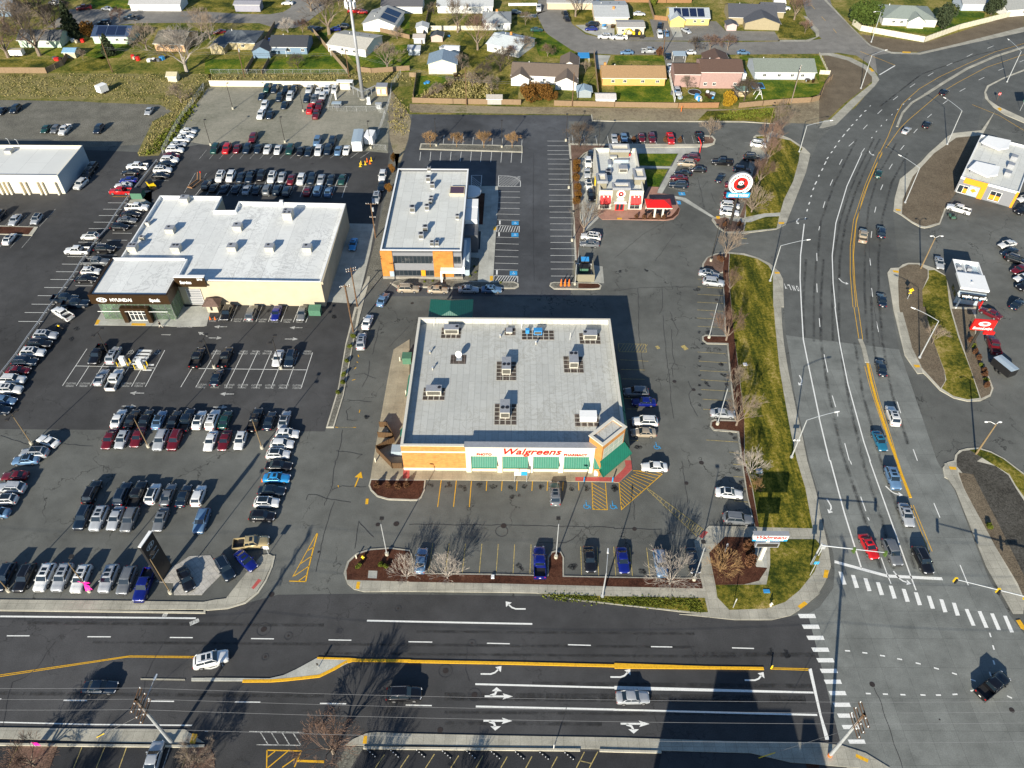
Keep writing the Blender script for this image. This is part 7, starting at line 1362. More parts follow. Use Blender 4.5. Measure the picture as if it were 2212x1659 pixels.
for px,k,bk,lab,s_ in(('23: 410,1270','fan','bark_w','white-twigged fan-shaped tree in the front planting strip left of centre',.95),('13: 2185,1270','fan','bark_w','white-twigged fan-shaped tree beside the parked blue sedan',.9),('33: 595,1330','fan','bark_w','largest white-twigged tree at the right end of the front planting strip',1.35),('33: 1140,1195','fan','bark_o','golden-twigged tree in the corner bark bed by the pylon sign',1.0),('33: 1465,130','fan','bark_w','pale fan-shaped tree at the lower end of the avenue verge',1.0),('33: 1520,335','small','bark_o','thin sapling on the avenue verge near the sign shadow',1.0),('32: 1315,1280','vase','bark','bare tree above the lower planted island of the pharmacy lot',.95),('32: 1205,360','vase','bark_r','bare tree beside the upper planted island of the pharmacy lot',1.0),('31: 1200,1120','vase','bark','bare tree on the tip where the verge meets the entrance',.9),('32: 1290,900','vase','bark','spindly bare tree halfway down the avenue verge',.7),('31: 1240,1500','vase','bark_r','thin bare tree at the edge of the upper verge',.7),('31: 1478,635','fan','bark','big fan-shaped bare tree behind the round restaurant sign',1.5),('31: 1560,330','vase','bark_r','reddish bare tree on the restaurant verge',.95),('31: 1640,110','vase','bark_r','reddish bare tree higher on the restaurant verge',.95),('30: 1640,1640','vase','bark_r','red-brown bare tree near the top of the restaurant verge',1.1),('30: 1760,1500','vase','bark','tall grey bare tree by the north entrance',1.25),('30: 1025,1500','small','bark','little bare tree in the rounded island end behind the restaurant',2.0),('21: 1880,850','vase','bark','large spreading bare tree in front of the restaurant drive-through',1.05),('20: 1830,1590','wide','bark_d','dark spreading bare tree at the restaurant north corner',1.0),('41: 1165,-900','small','bark','x',1)if 0 else('42: 1215,400','small','bark','thin bare tree on the gravel by the street light',1.5),('10: 1975,750','tall','bark','lone rounded bare tree on the shaded lawn',.75),('20: 520,350','tall','bark','tall pale-limbed tree beside the barn shed',1.0),('20: 735,540','tall','bark_r','heavy-limbed reddish tree beside the white house deck',1.05),('20: 1790,180','tall','bark','pale-limbed tree between the street and pale-roofed house',1.0),('10: 1345,370','tall','bark','huge tan bare tree by the weathered house',1.35),('10: 900,350','wide','bark_w','small grey bare tree at the street edge',.7),('10: 1060,350','wide','bark_r','reddish bare bush tree beside the street-edge one',.7),('00: 430,600','tall','bark','big white-trunked spreading tree in the left back yard',1.35),('00: 500,260','tall','bark_d','tall dark bare tree at the far left',1.2),('00: 90,620','tall','bark_r','dark reddish bare tree at the left edge',1.1),('00: 2020,775','tall','bark_w','big white-limbed bare tree rising over the back fence',1.25),('00: 1590,540','wide','bark','dense tan bare tree right of the conifer',1.25),('00: 1960,1110','wide','bark','leafless grey bush by the chain link fence corner',.85),('10: 1010,740','wide','bark_d','dark bare bush on the lawn below the blue house',.7),('20: 885,985','wide','bark','bare tree on the lawn behind the rust hedge',.7),('20: 980,770','wide','bark_d','dense dark thicket tree in the middle yard',1.05),('20: 680,940','wide','bark','tangled pale tree in the thicket',.7),('20: 1230,580','wide','bark','bare tree in front of the metal-roofed white house',.9),('20: 1490,610','wide','bark_r','low bare tree at the street bend lawn',.6),('30: 1030,540','wide','bark_r','rosy bare tree behind the pink house',.8),('30: 870,550','wide','bark_d','dark bare tree left of the rosy one',.7),('30: 1220,540','wide','bark_r','red-tinged bare tree right of the rosy one',.75),('30: 1940,215','tall','bark_r','red-twigged birch with white trunk on the corner lawn',.8),('30: 2055,360','small','bark_r','slim red-twigged sapling on the corner lawn',1.6),('30: 780,960','wide','bark','pale bare tree over the pink house deck',.6),('30: 1400,1090','wide','bark_d','dense dark bare tree beside the golden bush',1.0),('20: 690,90','tall','bark','bare tree at the top beside the mobile home',.8),('20: 300,1040','wide','bark','scraggly bare tree in the corner of the bright lawn',.6),('20: 440,950','vase','bark','thin bare tree in front of the cream garage',.5)):
 bare(k,px,bk,lab,s_)
for i,(px,k,bk,s_)in enumerate((('00: 250,330','tall','bark',.9),('00: 600,330','tall','bark_d',.8),('00: 60,300','tall','bark',1.0),('00: 1300,230','wide','bark_r',.7),('00: 2180,330','tall','bark',.7),('00: 1800,620','wide','bark_d',.7),('10: 60,420','tall','bark',.7),('10: 1150,120','tall','bark_r',.9),('10: 1450,60','wide','bark',.9),('10: 2080,420','wide','bark',.6),('20: 560,750','wide','bark',.7),('20: 800,870','wide','bark_d',.8),('20: 1070,640','wide','bark_r',.7),('20: 1900,780','small','bark',1.2),('20: 260,150','wide','bark_d',.6),('00: 330,130','tall','bark_r',.8),('00: 900,650','small','bark',1.2),('20: 1250,270','small','bark',1.6),('30: 740,900','wide','bark_d',.6),('00: 700,160','wide','bark_d',.8))):bare(k,px,bk,'bare yard tree, number %s of the scattered ones among the houses'%(ORD+['nineteenth','twentieth'])[i],s_,'scattered yard trees')
for i,(px,s_)in enumerate((('20: 225,1590',1),('20: 510,1590',.95),('20: 803,1598',1.1),('20: 1107,1598',1))):
 bare('round_',px,'bark_o','round-headed tan tree in the office lot island, %s from the left'%ORD[i],s_*1.05,'round trees on the office island')
for px,bk,lab,s_ in(('14: 1390,1500','bark_r','dense brown leafless tree at the bottom beside the yellow bar',1.0),('04: 380,1640','bark_r','brown bare shrub tree in the bottom left bed',.75),('04: 2150,1600','bark','grey bare shrub tree beside the near blue sedan',.6)):
 bare('wide',px,bk,lab,s_)
for i,(x,y,s_)in enumerate(((-62,22,1.1),(-48,27,1.0),(-22,25,1.15),(-8,28,.8))):bare('tall',None,'bark_d','tall bare street tree south of the picture, %s from the left'%ORD[i],s_*.58,'street trees south of the picture',at=(x,y))
def bush(px,mesh,label,sc=1.,name='shrub',cat='shrub',group=None,z=0,trunk=None,rz=0):
 c=P1(px);r=thing(name,label,cat,(c.x,c.y,z),random.uniform(0,6),group);r.scale=sc if hasattr(sc,'__len__')else(sc,sc,sc)
 put('foliage',mesh,r)
 if trunk:put('trunk',trunk,r)
 return r
tk=MB();tk.tube((0,0,0),(0,0,3),.3,.2,7);tkm=tk.mesh('trunk',m['bark_d'])
E1_=leafball(1,5200,lumpy(5.2,5.2,4.6,16,2),.55).mesh('foliage',m['leaf']);CN=leafball(2,2600,cone(2.6,9),.5).mesh('foliage',m['leaf_d']);PN=leafball(3,3400,lumpy(4,5,5,14,5),.5).mesh('foliage',m['leaf_d'])
RU=leafball(4,3600,lumpy(3.2,3.2,2.4,12,6),.3).mesh('foliage',m['leaf_o']);GO=leafball(5,2400,lumpy(3,2.6,2,9,7),.3).mesh('foliage',m['leaf_y']);BL=leafball(6,900,lumpy(.9,1.2,.8,8,8),.2).mesh('foliage',m['leaf_b']);GL=leafball(7,700,lumpy(.9,.8,.5,7,9),.17).mesh('foliage',m['leaf_g']);OL=leafball(8,1400,lumpy(3.2,3.0,3,10,3),.4).mesh('foliage',m['leaf_o']);SB_=leafball(9,700,lumpy(1.3,1.0,.5,8,4),.22).mesh('foliage',m['leaf_s'])
bush('40: 470,270',E1_,'large rounded evergreen tree beside the side street',(1.15,1.15,1.05),'evergreen_tree','tree',trunk=tkm);bush('40: 1320,310',PN,'dark airy pine behind the cream wall, left one',1.0,'pine_tree','tree','pines behind the wall',trunk=tkm);bush('40: 1850,165',PN,'dark airy pine behind the cream wall, right one',.95,'pine_tree','tree','pines behind the wall',trunk=tkm)
bush('00: 800,400',CN,'tall dark evergreen in the left back yards',(1.3,1.3,1.4),'conifer_tree','tree',trunk=tkm);bush('00: 1190,600',CN,'pointed dark conifer in front of the mint house',(.95,.95,.85),'conifer_tree','tree',trunk=tkm);bush('00: 960,400',OL,'orange-leaved tree beside the dark evergreen',1.0,'autumn_tree','tree',trunk=tkm)
bush('20: 1300,1085',RU,'left lobe of the big rust-coloured hedge by the back fence',1.15,group='rust hedge');bush('20: 1455,1090',RU,'right lobe of the big rust-coloured hedge by the back fence',1.1,group='rust hedge');bush('20: 1540,1080',RU,'small right end lobe of the rust-coloured hedge',.6,group='rust hedge');bush('30: 1230,1130',GO,'bright golden bush spilling over the back fence',(1.15,1.0,1.15));bush('30: 420,40',GL,'yellow-green shrub at the top by the yellow house fence',2.6)
bush('30: 480,600',BL,'brown bush at the base of the street utility pole',1.7);bush('20: 2212,-20',GL,'green shrub cut off at the top',1.0)
for i,s in enumerate(('21: 1800,130','21: 1805,200','21: 1795,290','21: 1818,395','21: 1820,475','21: 1805,545')):bush(s,RU,'rust-coloured clipped shrub beside the drive-through, %s from the far end'%ORD[i],.38,group='rust shrubs beside the drive-through')
for i,s in enumerate(('31: 235,705','31: 312,705','31: 390,705','31: 465,707','31: 535,707')):bush(s,BL,'dark rounded shrub in front of the red patio shelter, %s from the left'%ORD[i],.75,group='shrubs in front of the patio',z=.13)
for i,s in enumerate(('30: 40,1530','30: 200,1530','30: 545,1530','30: 700,1535')):bush(s,BL,'brown clump in the strip behind the restaurant, %s from the left'%ORD[i],1.0,group='clumps behind the restaurant')
for i,s in enumerate(('12: 1535,600','12: 1505,740','12: 1490,830','12: 1440,940','12: 1600,330','12: 1575,440')):bush(s,GL,'yellow-green clump in the planting strip by the dealership lot, number %s of the string'%ORD[i],.8,group='clumps in the planting strip',z=.13)
for i,s in enumerate(('13: 1870,290','13: 1980,290','13: 2080,290','13: 2180,290')):bush(s,BL,'tawny ornamental grass in the bed below the orange wall, %s from the left'%ORD[i],.8,group='grasses below the orange wall',z=.13)
for i,s in enumerate(('13: 1670,1150','13: 1900,1140','13: 1960,1160','31: 1190,790','31: 1350,780','31: 1120,1150','31: 1160,1170')):bush(s,GL if i<3 else BL,'low %s clump in a bark bed, number %s of the scattered ones'%('green' if i<3 else 'rusty',ORD[i]),.75,group='low clumps in bark beds',z=.13)
for i,s in enumerate(('42: 1640,260','42: 1625,370','42: 1660,430','42: 1680,500','42: 1710,560','42: 1735,640','42: 1765,700','42: 1785,750','42: 1800,800','42: 1805,860')):bush(s,GL if i%3==2 else BL,'shrub in the curved strip under the red lodge sign, %s from the far end'%ORD[i],.75,group='shrubs in the curved strip',z=.13)
for i,s in enumerate(('43: 1825,730','33: 1430,950','33: 1470,1100')):bush(s,(GL,BL,BL)[i],('yellow-green bush on the gravel beside the east pavement','dark bare bush behind the pylon sign','dark low bush beside the pylon sign pad')[i],(1.0,1.5,1.4)[i],z=.1)
for i in range(7):bush('21: %d,%d'%((640,700,715,655,250,160,985)[i],(1250,1225,1290,1330,1385,1390,1400)[i]),GL,'small yellow-green tuft in the office gravel bed, number %s'%ORD[i],.45,group='tufts in the office beds')
for i in range(3):c=None;bush('11: %d,%d'%((2040,2025,1995)[i],(90,210,420)[i]),OL,'orange ivy clump on the fence left of the office, %s from the far end'%ORD[i],(.2,.35,.5),group='orange ivy clumps')
rn=random.Random(11);b=MB()
def inside(p,poly):
 c=False;j=len(poly)-1
 for i in range(len(poly)):
  if(poly[i].y>p[1])!=(poly[j].y>p[1])and p[0]<(poly[j].x-poly[i].x)*(p[1]-poly[i].y)/(poly[j].y-poly[i].y)+poly[i].x:c=not c
  j=i
 return c
def scatter(s,n,leaf,h,spread=.8):
 poly=P(s);xs=[p.x for p in poly];ys=[p.y for p in poly];k=0
 while k<n:
  x,y=rn.uniform(min(xs),max(xs)),rn.uniform(min(ys),max(ys))
  if not inside((x,y),poly):continue
  k+=1
  for j in range(9):
   p=Vector((x+rn.gauss(0,spread),y+rn.gauss(0,spread),rn.uniform(.02,h)));s_=leaf*rn.uniform(.6,1.4);d=Vector((rn.gauss(0,1),rn.gauss(0,1),rn.gauss(0,.6))).normalized();u=d.orthogonal().normalized()*s_;w_=d.cross(u)*.5
   b.add([p-u*.5-w_,p+u*.5-w_,p+u*.4+w_,p-u*.4+w_],[(0,1,2,3)])
scatter('-60,160 456,162 450,190 400,255 345,225 220,212 -60,205',520,.24,.25);scatter('430,210 392,262 350,320 305,335 330,270 372,240 400,200',200,.24,.3);scatter('450,165 884,158 884,176 450,172',160,.3,.3);scatter('850,200 884,245 870,300 850,280',60,.3,.3);scatter('20: 100,1060 900,1060 800,800 560,820',250,.4,.9)
tag(b.build('scrub_growth',m['leaf_s']),'dry tangled scrub and weeds along the back of the lots','scrub',kind='stuff')
b=MB();scatter('30: 1010,1300 1900,1260 1880,1170 1350,1190',120,.35,.3,.5);scatter('430,225 360,320 310,338 345,300 400,240',130,.4,.6,.5);scatter('23: 1400,1445 2212,1480 33: 900,1500 950,1620 300,1560 23: 2212,1530 1600,1490',260,.2,.2,.3)
tag(b.build('weed_growth',m['leaf_g']),'green weeds growing in the verges','weeds',kind='stuff')
def top_at(base,top):return hgt(PX(base)[0],PX(top)[0])
def mast(px,h,label,heads=((1,0),),mat='dsteel',base='kerb',rz=0,group='car park lamp posts',hm=None,arm=.9):
 c=P1(px);r=thing('lamp_post',label,'lamp post',(c.x,c.y,0),rz,group)
 b=MB();b.tube((0,0,0),(0,0,.75),.32,.32,10);put('base',b.mesh('base',m[base]),r);b=MB();b.tube((0,0,.7),(0,0,h),.10,.07,7);put('pole',b.mesh('pole',m[mat]),r)
 for x,y in heads:b=MB();b.tube((0,0,h-.05),(x*arm,y*arm,h),.04,.04,4);b.cbox((x*arm*1.25,y*arm*1.25,h),(.65,.65,.12));put('lamp_head',b.mesh('lamp_head',m[hm or 'dsteel']),r)
 return r
for s,h,lab,hd,mt in(('03: 100,1410',8.5,'tan pole in the front row by the black SUVs',((0,1),),'tanpole'),('03: 970,1412',8.5,'tan pole with the pink ribbon',((0,1),),'tanpole'),('03: 1845,1430',10,'tan pole beside the tall dark sign',((0,1),),'tanpole'),('02: 345,1480',8.2,'tan pole beside the silver coupe',((.3,1),(-.3,-1)),'tanpole'),('02: 1605,1510',8,'tan pole among the dark red sedans',((0,1),(0,-1)),'tanpole'),('12: 620,1525',8,'tan pole by the white crossovers',((0,1),(0,-1)),'tanpole'),('12: 825,665',8.3,'dark pole at the right end of the customer block',((.2,1),(-.2,-1)),'dsteel'),('12: 105,655',8.3,'dark pole at the left end of the customer block',((.2,1),(-.2,-1)),'dsteel'),('02: 1215,590',8.3,'dark pole by the charging stations',((.4,1),(-.4,-1)),'dsteel'),('10: 305,1180',8,'dark pole in the middle of the gravel yard',((0,1),),'dsteel'),('10: 1065,1205',8,'dark pole by the white pickups of the gravel yard',((0,1),),'dsteel'),('10: 868,1540',7.5,'dark pole behind the teal SUV',((0,1),),'dsteel'),('10: 65,1570',7.5,'dark pole at the left end of the long yard rank',((0,1),),'dsteel'),('10: 1795,1605',8,'dark pole by the white trailers',((0,1),),'dsteel'),('13: 1970,1020',9,'grey pole in the left lobe of the bark bed',((0,1),),'steel'),('23: 1580,1050',9.8,'grey pole in the rounded middle island',((0,1),),'steel'),('33: 858,1290',9.5,'grey pole beside the largest white-twigged tree',((0,1),),'steel'),('32: 1110,1270',10,'grey pole in the lower rounded island',((0,1),),'steel'),('32: 1020,335',9.8,'grey pole in the upper rounded island',((0,1),),'steel'),('31: 1040,1165',9.8,'dark pole in the island at the verge tip',((0,1),),'dsteel'),('21: 1720,375',8,'dark pole at the upper edge of the office stalls',((0,1),),'dsteel'),('21: 1755,945',8,'dark pole at the lower edge of the office stalls',((0,1),),'dsteel'),('20: 1688,1525',8,'dark pole at the north end of the office stalls',((0,1),),'dsteel'),('20: 290,1580',8,'dark pole in the office tree island, left one',((0,1),),'dsteel'),('20: 997,1595',8,'dark pole in the office tree island, right one',((0,1),),'dsteel'),('31: -180,-20',8,'dark pole by the lane behind the restaurant',((0,1),),'dsteel'),('21: 1785,1420',6,'short dark pole at the island with orange markers',((0,1),),'steel'),('30: 1645,1480',9.5,'tan wooden pole in the north entrance island',((0,1),),'tanpole')):
 mast(s,h,lab,hd,mt)
def street(px,top,end,label,mat='steel',h=None):
 c=P1(px);h=h or top_at(px,top);r=thing('street_light',label,'street light',(c.x,c.y,.13),0,'avenue street lights')
 e=P1(end,h+.5);v=Vector((e.x-c.x,e.y-c.y,0));b=MB();b.tube((0,0,0),(0,0,h),.15,.09,8);b.tube((0,0,0),(0,0,.3),.3,.3,8);put('pole',b.mesh('pole',m[mat]),r)
 b=MB();b.path([(0,0,h)]+[tuple(v*t_+Vector((0,0,h+.6*sin(t_*1.6))))for t_ in(.35,.7,1)],.06,5);put('arm',b.mesh('arm',m[mat]),r)
 b=MB();q=v.normalized();b.tube(v+Vector((0,0,h+.58))-q*.1,v+Vector((0,0,h+.55))+q*.8,.16,.1,6);put('lamp_head',b.mesh('lamp_head',m['bone']),r)
street('31: 1680,1380','31: 1795,1000','31: 2080,940','street light arching over the avenue by the ONLY lettering');street('32: 1910,1625','32: 2060,1225','42: 170,1142','street light at the lower verge above the pylon sign');street('41: 925,535','41: 1088,160','41: 880,32','street light on the gravel island below the orange shop')
street('42: 1080,550','42: 1292,155','42: 1030,25','street light on the island beside the coffee kiosk');street('40: 1380,1565','40: 1540,1200','40: 1360,1068','street light on the gravel tip in front of the orange shop');street('40: 2025,890','40: 2175,560','40: 2045,435','street light on the upper right kerb');street('40: 448,960','40: 578,600','40: 715,548','street light at the avenue corner gravel');street('40: 560,460','40: 665,135','40: 605,132','street light by the cream panel wall')
street('30: 1995,1645','30: 2080,1360','40: 120,1310','street light at the north entrance grass');street('23: 2080,1470','23: 2135,1080','23: 2140,1000','slim street light behind the front pavement',h=7)
def woodpole(px,h,label,arms=(),mat='wood_pole',lean=(0,0),trans=False,group='wooden utility poles'):
 c=P1(px);r=thing('utility_pole',label,'utility pole',(c.x,c.y,0),0,group);b=MB();b.tube((0,0,0),(lean[0],lean[1],h),.19,.12,8);put('pole',b.mesh('pole',m[mat]),r)
 for z,L,ang in arms:
  t_=z/h;ox,oy=lean[0]*t_,lean[1]*t_;ca,sa=cos(radians(ang))*L/2,sin(radians(ang))*L/2;b=MB();b.tube((ox-ca,oy-sa,z),(ox+ca,oy+sa,z),.07,.07,4);put('cross_arm',b.mesh('cross_arm',m[mat]),r)
  for k in(-.95,-.5,.5,.95):b=MB();b.tube((ox+ca*k,oy+sa*k,z+.05),(ox+ca*k,oy+sa*k,z+.3),.06,.04,5);put('insulator',b.mesh('insulator',m['bone']),r)
 if trans:b=MB();b.tube((.35,0,h*.78),(.35,0,h*.78+1),.25,.25,8);put('transformer',b.mesh('transformer',m['steel']),r)
 return c
woodpole('11: 1845,910',10,'wooden pole with crossarm at the dealership drive',((9.8,2.4,0),(6,1.4,0)),trans=True);woodpole('11: 1650,1655',11,'wooden pole below the dealership drive',((10.6,2.2,20),(10,2.2,20)));woodpole('12: 1605,270',13,'wooden pole at the head of the planting strip',((12.6,2.2,20),));woodpole('11: 1560,1658',6,'short pole next to the drive poles',((5.8,2.0,0),))
woodpole('10: 430,835',11,'white-topped wooden pole behind the block wall',((10.5,1.5,90),),trans=True);woodpole('10: 1560,835',9,'thin wooden pole beside the tower compound');woodpole('20: 615,1135',12,'wooden pole at the back fence, left one');woodpole('20: 1755,1150',11,'thin wooden pole at the back fence by the shed');woodpole('30: 1905,1120',12.5,'grey wooden pole on the corner lawn',((12,2,60),(11,1.6,60)),'bark');woodpole('30: 520,600',9.5,'wooden pole in the brown street bush',((9,1.5,90),));woodpole('00: 1215,780',12.5,'wooden pole behind the covered boat')
woodpole('41: 1095,1245',9,'tan wooden lamp pole at the gravel island',(),'tanpole');woodpole('42: 1690,1590',8.5,'tan wooden lamp pole on the lower east island',(),'tanpole')
for s,h_,lab,dx in(('41: 1095,1245',9,'white lamp head bracket on the tan pole',1),('42: 1690,1590',8.5,'pair of white lamp heads on the lower east pole',-1)):
 c=P1(s,0);b=MB()
 for k in(-.5,1):b.path([(0,0,h_-.1),(k*dx*1.0,.3,h_+.3),(k*dx*1.6,.4,h_+.2)],.05,4);b.ball((k*dx*1.7,.4,h_+.15),.25,8,5,sc=(1.4,.8,.5))
 tag(put('lamp_bracket',b.mesh('lamp_bracket',m['bone']),None,c),lab,'lamp')
def bigpole(px,top,label,rim):
 c=P1(px);h=14.5;r=thing('power_pole',label,'power pole',(c.x,c.y,0),0,'big power poles');b=MB();b.tube((0,0,0),(0,0,h),.26,.17,10);put('pole',b.mesh('pole',m['steel']),r)
 b=MB();b.tube((0,0,h-4.4),(0,0,h),.2,.18,8);put('pole_top',b.mesh('pole_top',m['wood_pole']),r)
 for z in(h-.2,h-2,h-3.6):
  for dy in(-.18,.18):b=MB();b.box(-.12,-1.3,z-.08,.12,1.3,z+.08)if 0 else b.tube((dy,-1.6,z),(dy,1.6,z),.08,.08,4);put('cross_arm',b.mesh('cross_arm',m['wood_pole']),r)
  for k in(-1.5,1.5,-.5):b=MB();b.tube((0,k,z+.08),(0,k,z+.32),.07,.05,6);put('insulator',b.mesh('insulator',m['bone']),r)
 return c,h
pl,hl=bigpole('04: 1855,1385',None,'leaning-looking steel power pole at the lower left',0);pr,hr=bigpole('44: 110,1530',None,'steel power pole with orange top section at the lower right',1)
b=MB();b.tube((0,0,0),(0,0,.6),.3,.3,8);tag(put('pole_marker',b.mesh('pole_marker',m['orange']),None,(pr.x,pr.y,0)),'orange band at the foot of the lower right power pole','marker')
def wire(a,e,sag,label,r_=.02,n=14):b=MB();b.path([tuple(Vector(a).lerp(Vector(e),i/n)-Vector((0,0,sag*4*(i/n)*(1-i/n))))for i in range(n+1)],r_,3);tag(put('power_line',b.mesh('power_line',m['wire']),None),label,'power line','power lines over the main street')
nm_=('top','middle','lower','lowest')
for i,(dy,dz)in enumerate(((1.5,-.1),(-.5,-1.9),(1.5,-3.5),(-1.5,-5.5))):
 A=(pl.x,pl.y+dy,hl+dz);B_=(pr.x,pr.y+dy,hr+dz)
 wire(A,B_,.9,'%s wire between the two big power poles'%nm_[i]);wire((pl.x-60,pl.y+dy+.3,hl+dz),A,.8,'%s wire leaving the left power pole'%nm_[i]);wire(B_,(pr.x+60,pr.y+dy+1.6,hr+dz),.8,'%s wire leaving the right power pole'%nm_[i])
for i,(a_,e_)in enumerate((('00: 1215,780','10: 430,835'),('10: 430,835','10: 1560,835'),('10: 1560,835','20: 615,1135'),('20: 615,1135','20: 1755,1150'))):
 A,B_=P1(a_),P1(e_)
 for k in(0,1):wire((A.x,A.y+k,8.5-k),(B_.x,B_.y+k,8.5-k),.7,'%s wire of the back fence run, span %s from the left'%(('upper','lower')[k],ORD[i]),.03)
for A,B_,lab in(((pl.x,pl.y,10.5),P1('04: 1040,1330'),'guy wire of the left power pole'),((pr.x,pr.y,10),P1('34: 1560,1550'),'guy wire of the right power pole')):b=MB();b.tube(A,B_,.025,.025,3);tag(put('guy_wire',b.mesh('guy_wire',m['wire']),None),lab,'wire');b=MB();v=(Vector(A)-Vector(B_)).normalized();b.tube(B_,Vector(B_)+v*2.6,.06,.06,5);tag(put('guy_guard',b.mesh('guy_guard',m['yellow']),None),'yellow guard on the '+lab,'guard')
c=pl;r=thing('cobra_lamp','street lamp arm reaching up from the left power pole','street light',(c.x,c.y,12.2));b=MB();b.path([(0,0,0),(.6,1.8,.7),(.8,3.2,.9)],.06,5);put('arm',b.mesh('arm',m['steel']),r);b=MB();b.tube((.8,3.1,.9),(.9,3.9,.88),.17,.12,6);put('lamp_head',b.mesh('lamp_head',m['bone']),r)
def signal(px,h,ends,n,label,mat,sign=None,face=1):
 c=P1(px);e=P1(ends,h+.2);r=thing('traffic_signal',label,'traffic signal',(c.x,c.y,.1),0,'signal masts');v=Vector((e.x-c.x,e.y-c.y,.25));b=MB();b.tube((0,0,0),(0,0,h+.6),.17,.13,8);put('pole',b.mesh('pole',m['steel']),r);b=MB();b.tube((0,0,h),v+Vector((0,0,h)),.11,.06,6);put('mast_arm',b.mesh('mast_arm',m['steel']),r)
 for t_ in n:
  q=v*t_+Vector((0,0,h-.15));b=MB();b.box(q.x-.2,q.y-.12,q.z-.55,q.x+.2,q.y+.12,q.z+.55);hd_=put('signal_head',b.mesh('signal_head',m[mat]),r)
  for k in(-.4,0,.4):b=MB();b.tube((q.x,q.y-.12,q.z+k*.9),(q.x,q.y-.4,q.z+k*.9-.05),.17,.17,8);put('visor',b.mesh('visor',m[mat if mat=='gsignal' else 'black']),hd_)
 return r,v,h
signal('43: -90,1120',5.6,'43: 735,1000',(.5,.97),'signal mast with two green-backed heads over the waiting cars','gsignal')
r,v,h=signal('44: 2330,90',5.8,'43: 1470,1285',(.28,.56,1.0),'signal mast with three yellow heads at the right edge','yellow')
b=MB();q=v*.16;b.box(q.x-1,q.y-.04,h-.1,q.x+1,q.y+.04,h+.35);put('street_name_sign',b.mesh('street_name_sign',m['green']),r)
b=MB();c=P1('43: 0,1060');b.tube((0,0,0),(0,0,3),.1,.1,6);b.box(-.35,-.2,2.2,.35,.2,3);tag(put('pedestrian_signal',b.mesh('pedestrian_signal',m['steel']),None,(c.x,c.y+.6,.1)),'pedestrian signal post at the pylon corner','signal')
def board(px,w_,h0,h1,label,face,text=(),poles=(0,),depth=.2,rz=0,name='sign',cat='sign',pm='steel',pr_=.06,z=0,frame=None):
 c=P1(px);r=thing(name,label,cat,(c.x,c.y,z),rz)
 for x in poles:b=MB();b.tube((x,0,0),(x,0,h1 if pr_<.1 else h0),pr_,pr_,8);put('post',b.mesh('post',m[pm]),r)
 b=MB();b.box(-w_/2,-depth-.02,h0,w_/2,-.02,h1);put('panel',b.mesh('panel',m[face]),r)
 if frame:b=MB();parapet_=[(-w_/2-.06,h0-.06,w_/2+.06,h0),(-w_/2-.06,h1,w_/2+.06,h1+.06)];[b.box(x0,-depth-.04,z0,x1,0,z1)for x0,z0,x1,z1 in parapet_];put('frame',b.mesh('frame',m[frame]),r)
 for s,sz,x,zz_,w2,mt,sh in text:
  me=text_mesh(s,sz,.02,sh,w2,sz*.02);me.transform(Matrix(((1,0,0,x),(0,0,-1,-depth-.045),(0,1,0,zz_),(0,0,0,1))));me.materials.clear();me.materials.append(m[mt]);put('sign_lettering',me,r)
 return r
r=board('33: 1570,1060',5.6,6.0,7.5,'pharmacy pylon sign with red script over a reader board','bone',(('Walgreens',1.15,0,6.98,4.9,'red_l',.32),('OPEN 24 HOURS',.38,0,6.2,4.4,'bone',0)),(),.5,z=.13)
b=MB();b.box(-2.8,-.53,5.95,2.8,-.02,6.42);put('blue_band',b.mesh('blue_band',m['bluesign']),r);b=MB();b.box(-2.85,-.6,7.5,2.85,.3,7.62);put('top_cap',b.mesh('top_cap',m['hvac_gr']),r)
b=MB();b.box(-1.9,-.45,4.0,1.9,.05,5.3);put('reader_frame',b.mesh('reader_frame',m['hvac_gr']),r);b=MB();b.box(-1.7,-.48,4.2,1.7,-.46,5.1);put('reader_board',b.mesh('reader_board',m['dsteel']),r);b=MB();b.box(-.35,-.3,0,.25,.1,6);put('column',b.mesh('column',m['ivory']),r)
c=P1('31: 1250,770');r=thing('round_pylon_sign','tall round restaurant pylon sign with a bear badge and blue drive-thru banner','sign',(c.x,c.y,.13));b=MB();b.tube((0,0,0),(0,0,9.6),.32,.32,10);put('pole',b.mesh('pole',m['dsteel']),r)
cz=12.2;Y_=c.y-.5;RR=3.0
rdisc(r,'sign_rim',(c.x,Y_+.02,cz),RR,.7,'hvac_gr');rdisc(r,'sign_face',(c.x,Y_,cz),RR*.96,.1,'bone',off=.06);rdisc(r,'sign_centre',(c.x,Y_,cz),RR*.6,.1,'red_l',off=.09);panda(r,(c.x,Y_-.02,cz),RR*.82,(1,0,0),(0,0,1))
def arc(s,rad,a0,a1,sz,mt,flip=False):
 n=len(s)
 for i,ch in enumerate(s):
  if ch==' ':continue
  a=radians(a0+(a1-a0)*i/(n-1));u=Vector((cos(a),0,sin(a)))*(-1 if flip else 1);rt=Vector((u.z,0,-u.x));lettering('sign_letter',ch,sz,m[mt],(c.x+cos(a)*rad,Y_-.13,cz+sin(a)*rad),rt,u,.02,0,None,r,bold=.03)
arc('PANDA EXPRESS',RR*.78,172,8,.72,'dsteel');arc('GOURMET CHINESE FOOD',RR*.78,205,335,.42,'dsteel',True)
b=WMB();b.prism([(c.x-2.9,Y_-.2),(c.x+2.9,Y_-.2),(c.x+2.9,Y_+.35),(c.x-2.9,Y_+.35)],8.5,9.75,bottom=True);b.build('banner',m['bluesign'],r);lettering('sign_lettering','DRIVE THRU',1.0,m['bone'],(c.x,Y_-.24,9.1),(1,0,0),(0,0,1),.02,.1,4.9,r,bold=.04)
